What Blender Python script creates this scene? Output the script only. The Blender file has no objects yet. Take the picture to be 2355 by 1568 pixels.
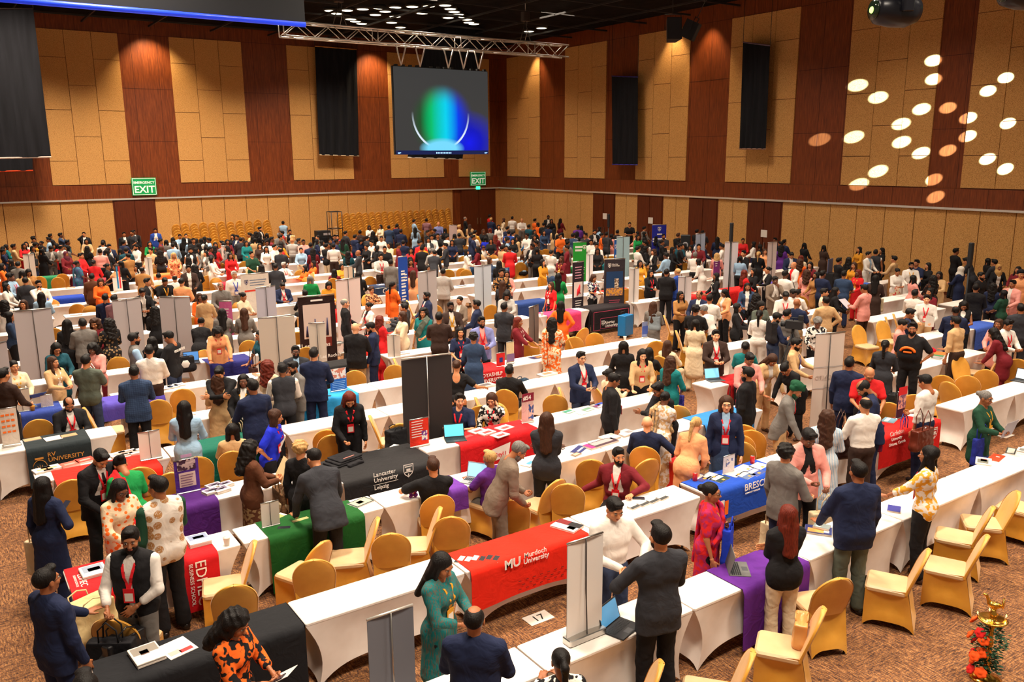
import bpy, math, random
import numpy as np
from mathutils import Matrix, Vector
rnd = random.Random(7)
SC = bpy.context.scene
COL = SC.collection
# ------------------------------------------------------------------ camera
FPX, YAW, PITCH, ROLL, CH = 1937.12, 0.59803, 0.214755, -0.006545, 5.1
IW, IH = 2355.0, 1568.0
fw = np.array([math.sin(YAW)*math.cos(PITCH), math.cos(YAW)*math.cos(PITCH), -math.sin(PITCH)])
r0 = np.array([math.cos(YAW), -math.sin(YAW), 0.0]); u0 = np.cross(r0, fw)
RT_ = r0*math.cos(ROLL)+u0*math.sin(ROLL); UP_ = -r0*math.sin(ROLL)+u0*math.cos(ROLL)
cam = bpy.data.cameras.new('camera'); camo = bpy.data.objects.new('camera', cam); COL.objects.link(camo)
m = Matrix.Identity(4)
for i in range(3):
    m[i][0] = RT_[i]; m[i][1] = UP_[i]; m[i][2] = -fw[i]
m[0][3] = 0; m[1][3] = 0; m[2][3] = CH
camo.matrix_world = m
cam.sensor_width = 36; cam.lens = FPX/IW*36; cam.clip_end = 300; cam.clip_start = .05
SC.camera = camo
def ray(px, py):
    return fw+(px-IW/2)/FPX*RT_+(IH/2-py)/FPX*UP_
def onz(px, py, z=0.):            # where a line of sight meets the level z
    v = ray(px, py); t = (z-CH)/v[2]; return v[0]*t, v[1]*t
def ony(px, py, Y):
    v = ray(px, py); t = Y/v[1]; return v[0]*t, CH+v[2]*t
def onx(px, py, X):
    v = ray(px, py); t = X/v[0]; return v[1]*t, CH+v[2]*t
# ------------------------------------------------------------------ exposure, world, lights
vs = SC.view_settings
SC.display_settings.display_device = 'sRGB'
vs.view_transform = 'Standard'; vs.look = 'None'; vs.gamma = 1.0; vs.use_curve_mapping = False; vs.exposure = 0.0
w = bpy.data.worlds.new('world'); SC.world = w; w.use_nodes = True
w.node_tree.nodes['Background'].inputs[0].default_value = (1.0, .80, .60, 1); w.node_tree.nodes['Background'].inputs[1].default_value = .27
def add_light(kind, name, loc, power, color=(1, .85, .66), size=1.0, target=None, spot=None, blend=.4, sizey=None):
    l = bpy.data.lights.new(name, kind); l.energy = power; l.color = color
    if kind == 'AREA':
        l.size = size
        if sizey: l.shape = 'RECTANGLE'; l.size_y = sizey
        else: l.shape = 'DISK'
    elif kind in ('POINT', 'SPOT'): l.shadow_soft_size = size
    if kind == 'SPOT': l.spot_size = spot; l.spot_blend = blend
    o = bpy.data.objects.new(name, l); COL.objects.link(o); o.location = loc
    if target is not None:
        d = Vector(target)-Vector(loc); o.rotation_euler = d.to_track_quat('-Z', 'Y').to_euler()
    return o
WARM = (1, .86, .68)
for iy in range(6):
    for ix in range(4):
        o_ = add_light('AREA', 'hall_downlight', (3+7.4*ix, 2+7.8*iy, 11.6), (850, 800, 600, 270)[ix]*(1.12 if iy > 1 else .9), WARM, 2.0); o_.data.spread = math.radians(128)
# wall washers close to the walls
for x in (9.7, 21.8): add_light('SPOT', 'wall_washer', (x, 45.3, 11.6), 1100, (1, .78, .46), .1, (x+.4, 46.6, 7), 1.6, .8)
for y in (42.2, 30.9, 28.6): add_light('SPOT', 'wall_washer', (30.0, y, 11.6), 520, (1, .74, .42), .1, (30.9, y, 6), 1.25, .7)
# gobo beams of the moving head near the camera, thrown on the right wall
MH = Vector((21.5, 5.0, 8.8))
for (px, py, col) in [(1970,197,0),(2017,225,0),(2145,140,0),(2146,183,0),(2117,252,0),(2070,286,0),(2071,328,0),(2116,353,0),(1961,316,0),(2017,395,0),
        (2311,180,0),(2270,210,0),(2180,248,0),(2225,272,0),(2316,285,0),(2224,314,0),(2180,346,0),(2269,367,0),(2310,390,0),(2147,413,0),(2147,456,0),(1972,426,0),(1885,321,0)]:
    yy, zz = onx(px, py, 30.77)
    add_light('SPOT', 'gobo_beam', MH, 210000, (.50, .80, 1.0), .02, (30.77, yy, zz), math.radians(1.55), .4)
# ------------------------------------------------------------------ materials
def lin(c):
    return tuple((x/12.92 if x <= .04045 else ((x+.055)/1.055)**2.4) for x in c)
def rgb(r, g, b):
    return lin((r/255., g/255., b/255.))
MATS = {}
class NT:
    def __init__(s, name):
        s.m = bpy.data.materials.new(name); s.m.use_nodes = True; s.t = s.m.node_tree
        s.b = s.t.nodes['Principled BSDF']; MATS[name] = s.m
    def n(s, typ, **k):
        o = s.t.nodes.new(typ)
        for a, v in k.items(): setattr(o, a, v)
        return o
    def l(s, a, b): s.t.links.new(a, b)
    def ramp(s, fac, stops, interp='LINEAR'):
        r = s.n('ShaderNodeValToRGB'); r.color_ramp.interpolation = interp
        e = r.color_ramp.elements
        while len(e) < len(stops): e.new(.5)
        for el, (p, c) in zip(e, stops): el.position = p; el.color = (*c, 1) if len(c) == 3 else c
        s.l(fac, r.inputs[0]); return r.outputs[0]
    def noise(s, scale, detail=2, vec=None, rough=.5):
        o = s.n('ShaderNodeTexNoise'); o.inputs['Scale'].default_value = scale; o.inputs['Detail'].default_value = detail; o.inputs['Roughness'].default_value = rough
        if vec is not None: s.l(vec, o.inputs['Vector'])
        return o.outputs['Fac']
    def mix(s, fac, a, b, mode='MIX'):
        o = s.n('ShaderNodeMix', data_type='RGBA', blend_type=mode)
        for sock, v in ((o.inputs['Factor'], fac), (o.inputs['A'], a), (o.inputs['B'], b)):
            if isinstance(v, (int, float)): sock.default_value = v
            elif isinstance(v, tuple): sock.default_value = (*v, 1)
            else: s.l(v, sock)
        return o.outputs['Result']
    def obj(s): return s.n('ShaderNodeTexCoord').outputs['Object']
    def mapv(s, vec, sc=(1, 1, 1), rot=(0, 0, 0), loc=(0, 0, 0)):
        o = s.n('ShaderNodeMapping'); s.l(vec, o.inputs[0]); o.inputs['Scale'].default_value = sc; o.inputs['Rotation'].default_value = rot; o.inputs['Location'].default_value = loc
        return o.outputs[0]
    def bump(s, h, st=.2, d=.01):
        o = s.n('ShaderNodeBump'); o.inputs['Strength'].default_value = st; o.inputs['Distance'].default_value = d; s.l(h, o.inputs['Height']); s.l(o.outputs[0], s.b.inputs['Normal'])
    def base(s, c):
        if isinstance(c, tuple): s.b.inputs['Base Color'].default_value = (*c, 1)
        else: s.l(c, s.b.inputs['Base Color'])
    def rough(s, r, metal=0, spec=.5, coat=0):
        s.b.inputs['Roughness'].default_value = r; s.b.inputs['Metallic'].default_value = metal; s.b.inputs['Specular IOR Level'].default_value = spec
def plain(name, c, r=.7, metal=0, em=0, spec=.4):
    if name in MATS: return MATS[name]
    q = NT(name); q.base(c); q.rough(r, metal, spec)
    if em: q.b.inputs['Emission Color'].default_value = (*c, 1); q.b.inputs['Emission Strength'].default_value = em
    return q.m
# carpet
q = NT('carpet'); v = q.obj()
n1 = q.noise(1.0, 3, q.mapv(v, (55, 9, 1), (0, 0, .25)), .7); n2 = q.noise(1.0, 2, q.mapv(v, (9, 55, 1), (0, 0, .25)), .7); n3 = q.noise(70, 1, v); n4 = q.noise(1.6, 2, v)
a = q.ramp(n1, [(.38, rgb(56, 36, 28)), (.5, rgb(140, 92, 54)), (.64, rgb(206, 148, 94))])
b = q.ramp(n2, [(.38, rgb(52, 36, 30)), (.5, rgb(128, 84, 50)), (.62, rgb(182, 128, 80))])
c = q.mix(.45, a, b)
chk = q.n('ShaderNodeTexChecker'); chk.inputs['Scale'].default_value = 1.0; q.l(q.mapv(v, (1/.6, 1/.6, 1)), chk.inputs[0]); chk.inputs['Scale'].default_value = 1
c2 = q.mix(chk.outputs['Fac'], a, b); c = q.mix(.4, c, c2)
c = q.mix(q.ramp(n3, [(.42, (0, 0, 0)), (.6, (.6, .6, .6))]), c, rgb(62, 54, 60))
q.base(c); q.rough(.95, 0, .1); q.bump(n1, .5, .01)
# fabric acoustic panel
q = NT('acoustic_fabric'); v = q.obj(); n = q.noise(42, 2, v, .7); n2 = q.noise(7, 3, v)
c = q.ramp(n, [(.34, rgb(146, 102, 58)), (.48, rgb(200, 146, 84)), (.62, rgb(216, 164, 102))])
q.base(q.mix(q.ramp(n2, [(.4, (0, 0, 0)), (.7, (.3, .3, .3))]), c, rgb(206, 156, 94))); q.rough(.9, 0, .15); q.bump(n, .15, .01)
# wood veneer
q = NT('wood_veneer'); v = q.obj(); n = q.noise(3, 4, q.mapv(v, (9, 9, .6)), .6)
q.base(q.ramp(n, [(.3, rgb(96, 42, 16)), (.55, rgb(122, 58, 24)), (.75, rgb(146, 74, 30))])); q.rough(.42, 0, .4)
q = NT('door_wood'); v = q.obj(); n = q.noise(3, 4, q.mapv(v, (9, 9, .6)), .6)
q.base(q.ramp(n, [(.3, rgb(80, 32, 14)), (.7, rgb(104, 46, 20))])); q.rough(.4, 0, .4)
q = NT('ceiling_black'); v = q.obj(); q.base(q.ramp(q.noise(2, 3, v), [(.4, (.004, .004, .005)), (.7, (.012, .011, .011))])); q.rough(.9, 0, .1)
q = NT('black_drape'); v = q.obj(); n = q.noise(1, 3, q.mapv(v, (5, 5, .5))); q.base(q.ramp(n, [(.3, rgb(15, 15, 19)), (.7, rgb(26, 26, 31))])); q.rough(.9, 0, .2); q.bump(n, .5, .1)
# cloth families: the colour is each object's own colour
def cloth(name, fn=None, r=.85, bump=.25, bs=14):
    q = NT(name); v = q.obj(); oi = q.n('ShaderNodeObjectInfo'); c1 = oi.outputs['Color']
    at = q.n('ShaderNodeAttribute', attribute_type='OBJECT', attribute_name='col2'); c2 = at.outputs['Color']
    c = c1 if fn is None else fn(q, v, c1, c2)
    n = q.noise(bs, 3, v)
    c = q.mix(.18, c, q.mix(1.0, c, q.ramp(n, [(.3, (.55, .55, .55)), (.7, (1, 1, 1))]), 'MULTIPLY'))
    q.base(c); q.rough(r, 0, .25)
    if bump:
        wv = q.n('ShaderNodeTexNoise'); wv.inputs['Scale'].default_value = 5.5; wv.inputs['Detail'].default_value = 2.5; wv.inputs['Distortion'].default_value = 1.6; q.l(v, wv.inputs['Vector'])
        q.bump(wv.outputs['Fac'], .42, .035)
    return q.m
cloth('cloth')
def f_floral(q, v, a, b):
    vo = q.n('ShaderNodeTexVoronoi'); vo.inputs['Scale'].default_value = 15; q.l(v, vo.inputs['Vector'])
    return q.mix(q.ramp(vo.outputs['Distance'], [(.33, (1, 1, 1)), (.4, (0, 0, 0))]), a, b)
cloth('floral', f_floral)
def f_print(q, v, a, b):
    n = q.noise(17, 1, v); return q.mix(q.ramp(n, [(.49, (0, 0, 0)), (.53, (1, 1, 1))]), a, b)
cloth('print', f_print)
def f_check(q, v, a, b):
    o = q.n('ShaderNodeTexBrick'); o.offset = 0; o.inputs['Scale'].default_value = 18; o.inputs['Mortar Size'].default_value = .035; o.inputs['Brick Width'].default_value = .6; o.inputs['Row Height'].default_value = .6
    s = q.n('ShaderNodeSeparateXYZ'); q.l(v, s.inputs[0]); cb = q.n('ShaderNodeCombineXYZ'); q.l(s.outputs[0], cb.inputs[0]); q.l(s.outputs[2], cb.inputs[1]); q.l(cb.outputs[0], o.inputs['Vector'])
    return q.mix(o.outputs['Fac'], a, b)
cloth('check', f_check)
def f_stripe(q, v, a, b):
    o = q.n('ShaderNodeTexWave'); o.inputs['Scale'].default_value = 14; q.l(v, o.inputs['Vector'])
    return q.mix(q.ramp(o.outputs['Fac'], [(.55, (0, 0, 0)), (.65, (1, 1, 1))]), a, b)
cloth('stripe', f_stripe)
def f_lines(q, v, a, b):
    n = q.noise(1, 3, q.mapv(v, (90, 90, 8))); return q.mix(q.ramp(n, [(.48, (0, 0, 0)), (.56, (1, 1, 1))]), a, b)
cloth('ikat', f_lines)
def f_big(q, v, a, b):
    vo = q.n('ShaderNodeTexVoronoi'); vo.inputs['Scale'].default_value = 9; vo.inputs['Randomness'].default_value = .5; q.l(v, vo.inputs['Vector'])
    n = q.noise(90, 1, v); f = q.mix(1.0, q.ramp(vo.outputs['Distance'], [(.36, (1, 1, 1)), (.4, (0, 0, 0))]), q.ramp(n, [(.35, (.5, .5, .5)), (.5, (1, 1, 1))]), 'MULTIPLY')
    return q.mix(f, a, b)
cloth('motif', f_big)
# hair, skin
q = NT('hair'); v = q.obj(); oi = q.n('ShaderNodeObjectInfo'); n = q.noise(1, 3, q.mapv(v, (110, 110, 18)))
q.base(q.mix(1.0, oi.outputs['Color'], q.ramp(n, [(.3, (.5, .5, .5)), (.7, (1.25, 1.25, 1.25))]), 'MULTIPLY')); q.rough(.55, 0, .22); q.bump(n, .6, .01)
q = NT('skin'); oi = q.n('ShaderNodeObjectInfo'); q.base(oi.outputs['Color']); q.rough(.5, 0, .4); q.b.inputs['Subsurface Weight'].default_value = .0
plain('eye_white', rgb(225, 215, 205), .3); plain('iris', rgb(28, 16, 12), .2); plain('brow', rgb(26, 17, 14), .8); plain('lips', rgb(150, 72, 62), .5)
q = NT('flat_color'); oi = q.n('ShaderNodeObjectInfo'); q.base(oi.outputs['Color']); q.rough(.5, 0, .3)
q = NT('gloss_color'); oi = q.n('ShaderNodeObjectInfo'); q.base(oi.outputs['Color']); q.rough(.22, 0, .5)
q = NT('metal'); q.base(rgb(190, 188, 184)); q.rough(.3, 1)
q = NT('brass'); q.base(rgb(222, 168, 72)); q.rough(.22, 1)
q = NT('steel_white'); q.base(rgb(214, 208, 200)); q.rough(.35, .6)
# stretch covers
q = NT('white_cover'); v = q.obj(); n = q.noise(5, 2, v); q.base(q.ramp(n, [(.3, rgb(226, 214, 206)), (.7, rgb(236, 226, 220))])); q.rough(.75, 0, .25); q.bump(n, .06, .05)
q = NT('gold_cover'); v = q.obj(); n = q.noise(6, 3, v); q.base(q.ramp(n, [(.3, rgb(206, 142, 38)), (.7, rgb(218, 156, 52))])); q.rough(.42, 0, .5); q.bump(n, .12, .03); q.b.inputs['Sheen Weight'].default_value = .25
q = NT('seat_gold_sheen'); v = q.obj(); n = q.noise(6, 3, v); q.base(q.ramp(n, [(.3, rgb(204, 166, 122)), (.7, rgb(212, 176, 132))])); q.rough(.4, 0, .5); q.bump(n, .1, .03)  # gold cover on the seats, paled: sheen of the hall lights put into the colour
q = NT('rail_bright'); q.base(rgb(222, 216, 208)); q.rough(.25, .5)
q = NT('crowd_vertex'); at = q.n('ShaderNodeAttribute', attribute_name='col'); q.base(at.outputs['Color']); q.rough(.8, 0, .25)
# ------------------------------------------------------------------ mesh helpers
def mk_mesh(name, V, F, mats=(), mi=None, smooth=True):
    me = bpy.data.meshes.new(name)
    V = np.asarray(V, dtype=np.float32); me.vertices.add(len(V)); me.vertices.foreach_set('co', V.ravel())
    if isinstance(F, np.ndarray) and F.ndim == 2:
        k = F.shape[1]; fl = F.astype(np.int32).ravel(); st = np.arange(0, len(fl), k, dtype=np.int32); nf = len(F)
    else:
        fl = np.array([i for f in F for i in f], dtype=np.int32); ls = np.array([len(f) for f in F], dtype=np.int32)
        st = np.concatenate([[0], np.cumsum(ls)[:-1]]).astype(np.int32); nf = len(F)
    me.loops.add(len(fl)); me.loops.foreach_set('vertex_index', fl)
    me.polygons.add(nf); me.polygons.foreach_set('loop_start', st)
    for m_ in mats: me.materials.append(MATS[m_] if isinstance(m_, str) else m_)
    if mi is not None: me.polygons.foreach_set('material_index', np.asarray(mi, dtype=np.int32))
    if smooth is not False: me.polygons.foreach_set('use_smooth', np.ones(nf, dtype=bool))
    me.update(calc_edges=True); me.validate()
    return me
class MB:
    """collects boxes, tubes, lathes and quads that become one mesh"""
    def __init__(s): s.V = []; s.F = []; s.M = []; s.S = []
    def add(s, V, F, mat=0, smooth=False):
        o = len(s.V); s.V += [tuple(v) for v in V]; s.F += [tuple(i+o for i in f) for f in F]; s.M += [mat]*len(F); s.S += [smooth]*len(F); return s
    def box(s, x0, x1, y0, y1, z0, z1, mat=0, rot=0, c=(0, 0)):
        V = [(x, y, z) for z in (z0, z1) for y in (y0, y1) for x in (x0, x1)]
        if rot:
            ca, sa = math.cos(rot), math.sin(rot); V = [(c[0]+(x-c[0])*ca-(y-c[1])*sa, c[1]+(x-c[0])*sa+(y-c[1])*ca, z) for x, y, z in V]
        return s.add(V, [(0, 2, 3, 1), (4, 5, 7, 6), (0, 1, 5, 4), (2, 6, 7, 3), (0, 4, 6, 2), (1, 3, 7, 5)], mat)
    def rbox(s, x0, x1, y0, y1, z0, z1, r=.01, mat=0, n=3):
        """box with rounded vertical edges and softened top"""
        P = []
        r = min(r, (x1-x0)/2.01, (y1-y0)/2.01)
        for cx_, cy_, a0 in ((x1-r, y1-r, 0), (x0+r, y1-r, 90), (x0+r, y0+r, 180), (x1-r, y0+r, 270)):
            for i in range(n+1):
                a = math.radians(a0+90*i/n); P.append((cx_, cy_, math.cos(a), math.sin(a)))
        k = len(P); L = []
        for z, rr in ((z0, r*.6), (z0+r*.4, r), (z1-r*.4, r), (z1, r*.6)): L.append([(a+rr*c_, b+rr*d, z) for a, b, c_, d in P])
        V = [p for l in L for p in l]; F = []
        for j in range(3):
            for i in range(k): F.append((j*k+i, j*k+(i+1) % k, (j+1)*k+(i+1) % k, (j+1)*k+i))
        F.append(tuple(reversed(range(k)))); F.append(tuple(3*k+i for i in range(k)))
        return s.add(V, F, mat)
    def tube(s, pts, r, n=8, mat=0, close=False):
        pts = [Vector(p) for p in pts]; V = []; F = []; N = len(pts)
        rr = r if isinstance(r, (list, tuple)) else [r]*N
        up = Vector((0, 0, 1))
        for i, p in enumerate(pts):
            d = (pts[min(i+1, N-1)]-pts[max(i-1, 0)])
            if d.length < 1e-9: d = Vector((0, 0, 1))
            d.normalize(); a = d.cross(up)
            if a.length < .05: a = d.cross(Vector((1, 0, 0)))
            a.normalize(); b = d.cross(a)
            for k in range(n):
                t = 2*math.pi*k/n; V.append(p+a*(rr[i]*math.cos(t))+b*(rr[i]*math.sin(t)))
        for i in range(N-1):
            for k in range(n): F.append((i*n+k, (i+1)*n+k, (i+1)*n+(k+1) % n, i*n+(k+1) % n))
        F.append(tuple(range(n))); F.append(tuple((N-1)*n+k for k in reversed(range(n))))
        return s.add(V, F, mat, True)
    def lathe(s, prof, c=(0, 0, 0), n=20, mat=0):
        V = []; F = []
        for r, z in prof:
            for k in range(n): t = 2*math.pi*k/n; V.append((c[0]+r*math.cos(t), c[1]+r*math.sin(t), c[2]+z))
        for i in range(len(prof)-1):
            for k in range(n): F.append((i*n+k, i*n+(k+1) % n, (i+1)*n+(k+1) % n, (i+1)*n+k))
        F.append(tuple(reversed(range(n)))); F.append(tuple((len(prof)-1)*n+k for k in range(n)))
        return s.add(V, F, mat, True)
    def ribbon(s, pts, wv, th, mat=0):
        """thin strap: pts centre line, wv half-width vectors, th thickness vector"""
        V = []; F = []
        for p, w_ in zip(pts, wv):
            p = Vector(p); w_ = Vector(w_); t = Vector(th); V += [p-w_, p+w_, p+w_+t, p-w_+t]
        for i in range(len(pts)-1):
            for k in range(4): F.append((4*i+k, 4*i+(k+1) % 4, 4*i+4+(k+1) % 4, 4*i+4+k))
        F.append((3, 2, 1, 0)); e = 4*(len(pts)-1); F.append((e, e+1, e+2, e+3))
        return s.add(V, F, mat)
    def grid(s, fn, nu, nv, mat=0, smooth=True):
        V = [fn(i/nu, j/nv) for j in range(nv+1) for i in range(nu+1)]
        F = [(j*(nu+1)+i, j*(nu+1)+i+1, (j+1)*(nu+1)+i+1, (j+1)*(nu+1)+i) for j in range(nv) for i in range(nu)]
        return s.add(V, F, mat, smooth)
    def mesh(s, name, *mats):
        me = mk_mesh(name, s.V, s.F, mats, s.M, smooth=False); me.polygons.foreach_set('use_smooth', s.S); return me
    def obj(s, name, *mats, parent=None, loc=None, color=None, col2=None):
        return link(name, s.mesh(name, *mats), parent, loc, color, col2)
def link(name, me, parent=None, loc=None, color=None, col2=None, rot=None, scale=None):
    o = bpy.data.objects.new(name, me); COL.objects.link(o)
    if parent is not None: o.parent = parent
    if loc is not None: o.location = loc
    if rot is not None: o.rotation_euler = rot
    if scale is not None: o.scale = scale
    if color is not None: o.color = (*color, 1)
    if col2 is not None: o['col2'] = [float(c_) for c_ in col2]
    return o
def thing(name, label, cat, loc=(0, 0, 0), rz=0, group=None, o=None):
    if o is None: o = bpy.data.objects.new(name, None); COL.objects.link(o); o.empty_display_size = .1
    if loc is not None: o.location = loc
    if rz: o.rotation_euler = (0, 0, rz)
    o['label'] = label; o['category'] = cat
    if group: o['group'] = group
    return o
def struct(name, mb, *mats, parent=None):
    o = mb.obj(name, *mats, parent=parent)
    if parent is None: o['kind'] = 'structure'
    return o
def text_mesh(txt, size, thick=.0015, mat='white_ink', align='LEFT', bold=0, space=1.0, shear=0):
    cu = bpy.data.curves.new('lettering', 'FONT'); cu.body = txt; cu.size = size; cu.extrude = thick; cu.align_x = align; cu.resolution_u = 2; cu.offset = bold; cu.space_line = space; cu.shear = shear
    t = bpy.data.objects.new('tmp', cu); COL.objects.link(t); bpy.context.view_layer.update()
    me = bpy.data.meshes.new_from_object(t.evaluated_get(bpy.context.evaluated_depsgraph_get())); bpy.data.objects.remove(t); bpy.data.curves.remove(cu)
    me.materials.clear(); me.materials.append(MATS[mat]); me.name = 'lettering'; return me
plain('white_ink', rgb(240, 232, 226), .6); plain('gold_ink', rgb(204, 138, 58), .5); plain('black_ink', rgb(25, 22, 24), .6); plain('red_ink', rgb(205, 28, 36), .6); plain('pink_ink', rgb(200, 80, 110), .6); plain('orange_ink', rgb(240, 110, 20), .6); plain('dull_red_ink', rgb(120, 30, 20), .6); plain('navy_ink', rgb(30, 40, 100), .6); plain('grey_ink', rgb(150, 146, 150), .6)
def letters(txt, size, parent, loc, rot=(math.pi/2, 0, 0), mat='white_ink', label=None, align='LEFT', bold=.0, space=1., shear=0):
    o = link('lettering', text_mesh(txt, size, .0015, mat, align, bold*size, space, shear), parent, loc, rot=rot)
    if label: o['label'] = label
    return o
# ------------------------------------------------------------------ the room
RX, RY, RZ = 30.77, 46.5, 11.85
X0, Y0 = -9.0, -4.0
struct('floor', MB().box(X0, RX+.3, Y0, RY+.3, -.2, 0), 'carpet')
mb = MB().box(X0, RX+.3, Y0, RY+.3, RZ, RZ+.2)
ceil = struct('ceiling', mb, 'ceiling_black')
mb = MB()
for i in range(14): mb.box(-8+i*3, -7.94+i*3, Y0, RY, RZ-.35, RZ-.27)
for j in range(17): mb.box(X0, RX, -3+j*3, -2.94+j*3, RZ-.28, RZ-.2)
mb.obj('ceiling_grid', plain('grid_black', (.02, .018, .018), .6), parent=ceil)
def build_wall(side, L0, L1, beige, lowbeige, doors, place):
    # s runs along the wall, depth d grows into the room
    mb = MB(); place(mb, L0, L1, -.3, 0, 0, RZ, 0)
    wall = struct('wall_'+side, mb, 'wood_veneer')
    f = MB()
    for a, b in beige:
        n = max(1, round((b-a)/1.207)); wd = (b-a)/n
        for k in range(n):
            zs = [3.91, 5.05, 7.45, 9.85, 11.11] if (k % 2 == 0) else [3.91, 6.2, 8.6, 11.11]
            for z0, z1 in zip(zs[:-1], zs[1:]): place(f, a+k*wd+.011, a+(k+1)*wd-.011, 0, .05, z0+.011, z1-.011, 0)
    f.obj('acoustic_panel', 'acoustic_fabric', parent=wall)
    f = MB()
    for a, b in lowbeige:
        n = max(1, round((b-a)/1.2)); wd = (b-a)/n
        for k in range(n): place(f, a+k*wd+.014, a+(k+1)*wd-.014, 0, .05, .12, 3.12, 0)
    f.obj('lower_acoustic_panel', 'acoustic_fabric', parent=wall)
    f = MB(); place(f, L0, L1, 0, .14, 3.13, 3.21, 0); struct('trim_1' if side == 'left' else 'trim_2', f, 'rail_bright')
    f = MB(); place(f, L0, L1, 0, .1, 3.2, 3.88, 0); f.obj('wood_band', 'wood_veneer', parent=wall)
    # veneer joints
    f = MB(); s = L0
    while s < L1: place(f, s-.006, s+.006, .1, .104, 3.2, 3.88, 0); place(f, s-.006, s+.006, 0, .004, 3.88, RZ, 0); s += 1.207
    for z in (6.0, 8.55, 11.11): place(f, L0, L1, 0, .004, z-.007, z+.007, 0)
    f.obj('joint_line', plain('joint_dark', rgb(50, 16, 8), .7), parent=wall)
    f = MB(); place(f, L0, L1, 0, .03, 0, .12, 0); struct('baseboard_'+side, f, 'door_wood')
    return wall
def pl_left(mb, s0, s1, d0, d1, z0, z1, mat): mb.box(s0, s1, RY-d1, RY-d0, z0, z1, mat)
def pl_right(mb, s0, s1, d0, d1, z0, z1, mat): mb.box(RX-d1, RX-d0, s0, s1, z0, z1, mat)
wall_l = build_wall('left', X0, RX, [(-7.1, -3.5), (-1.06, 2.54), (4.98, 8.54), (10.91, 14.54), (16.97, 20.6), (23.0, 26.63), (27.7, 30.05)],
    [(X0, -4.4), (-4.4, 7.6), (9.49, 27.2), (30.4, RX)], None, pl_left)
wall_r = build_wall('right', Y0, RY, [(0.5, 4.1), (6.5, 10.3), (12.7, 16.36), (17.6, 21.27), (23.73, 27.4), (29.92, 33.53), (35.98, 39.58), (42.0, 45.5)],
    [(Y0, 24.08), (25.9, 27.77), (29.54, 31.43), (33.23, 35.1), (36.86, RY)], None, pl_right)
dn = 0
def door(place, a, b, two, sign):
    global dn; dn += 1
    f = MB(); place(f, a-.06, b+.06, 0, .06, 0, 3.14, 0)
    o = struct('door_%d' % dn, f, 'door_wood')
    mid = (a+b)/2
    for (p, q_) in ([(a, mid), (mid, b)] if two else [(a, b)]):
        g_ = MB(); place(g_, p+.02, q_-.02, .05, .09, .02, 3.06, 0); g_.obj('door_leaf', 'door_wood', parent=o)
    if two:
        for s in (-.12, .12):
            g_ = MB(); place(g_, mid+s-.02, mid+s+.02, .09, .14, .9, 1.3, 0); g_.obj('door_handle', 'metal', parent=o)
    return o
door(pl_left, 7.6, 9.49, True, 0); door(pl_left, 27.84, 30.35, True, 0)
for a, b in ((35.1, 36.86), (31.43, 33.23), (27.78, 29.54), (24.09, 25.9)): door(pl_right, a, b, True, 0)
for k, (px, py) in enumerate(((1391, 497), (1496, 507), (1757, 537))):
    yy, zz = onx(px, py, RX-.1)
    o = MB().box(RX-.105, RX-.095, yy-.17, yy+.17, zz-.16, zz+.16).obj('door_notice', plain('paper_white', rgb(226, 214, 204), .8))
    thing('door_notice', ['white paper notice on the brown right wall door nearest the corner', 'white paper notice on the second brown door from the corner', 'wide white paper notice on the rightmost brown door'][k], 'notice', None, o=o)
# hanging drapes
def drape(label, p00, p10, p01, p11, top_c, bot_c, curve=.05, fringe='flat_color'):
    # corners: top left, top right, bottom left, bottom right
    t = thing('black_drape', label, 'drape', tuple(p00)); a, b, c_, d = [np.array(p, float)-np.array(p00, float) for p in (p00, p10, p01, p11)]
    nrm = np.cross(b-a, c_-a); nrm /= np.linalg.norm(nrm)
    def fn(sgn):
        def g_(u, v):
            p = (a*(1-u)+b*u)*(1-v)+(c_*(1-u)+d*u)*v
            return p+nrm*(curve*math.sin(u*31+v*2)*(.3+.7*v)+sgn*.006)
        return g_
    m_ = MB().grid(fn(1), 60, 10).grid(fn(-1), 60, 10); m_.obj('cloth_panel', 'black_drape', parent=t)
    MB().tube([a, b], .03).obj('top_bar', 'flat_color', parent=t, color=top_c); MB().tube([c_, d], .03).obj('bottom_bar', 'flat_color', parent=t, color=bot_c)
    for e_ in (a, b): MB().tube([e_, (e_[0], e_[1], RZ-p00[2])], .012, 6).obj('hanging_wire', plain('wire_dark', (.02, .02, .02), .5), parent=t)
    return t
Yd = 45.9; Xd = 30.2
def LW(px, py, Y=Yd): x, z = ony(px, py, Y); return (x, Y, z)
def RW(px, py, X=Xd): y, z = onx(px, py, X); return (X, y, z)
drape('black drape on the rear wall left of the big lit screen', LW(724, 106), LW(820, 114), LW(735, 356), LW(826, 359), rgb(200, 140, 70), rgb(200, 180, 150))
drape('tall narrow black drape on the right wall nearer the corner', RW(1407, 175), RW(1467, 177), RW(1408, 378), RW(1466, 379), rgb(50, 40, 120), rgb(60, 50, 150), .02)
drape('black drape on the beige right wall panel, right of the ceiling speakers', RW(1709, 97), RW(1771, 105), RW(1700, 342), RW(1760, 343), rgb(110, 90, 110), rgb(150, 110, 90), .02)
drape('small black drape with an orange hem at the far left', LW(-160, 100, 45), LW(60, 100, 45), LW(-160, 398, 45), LW(76, 392, 45), rgb(60, 20, 20), rgb(220, 70, 30), .03)
drape('large black drape with a pale hem hanging at the upper left edge', LW(-420, 20, 36), LW(76, 20, 36), LW(-420, 372, 36), LW(118, 361, 36), rgb(50, 40, 40), rgb(190, 170, 160), .05)
drape('small black backing cloth hung behind the lit screen', LW(985, 40, 40), LW(1118, 42, 40), LW(938, 362, 40), LW(1064, 366, 40), rgb(150, 110, 90), rgb(220, 210, 200), .03)
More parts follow.
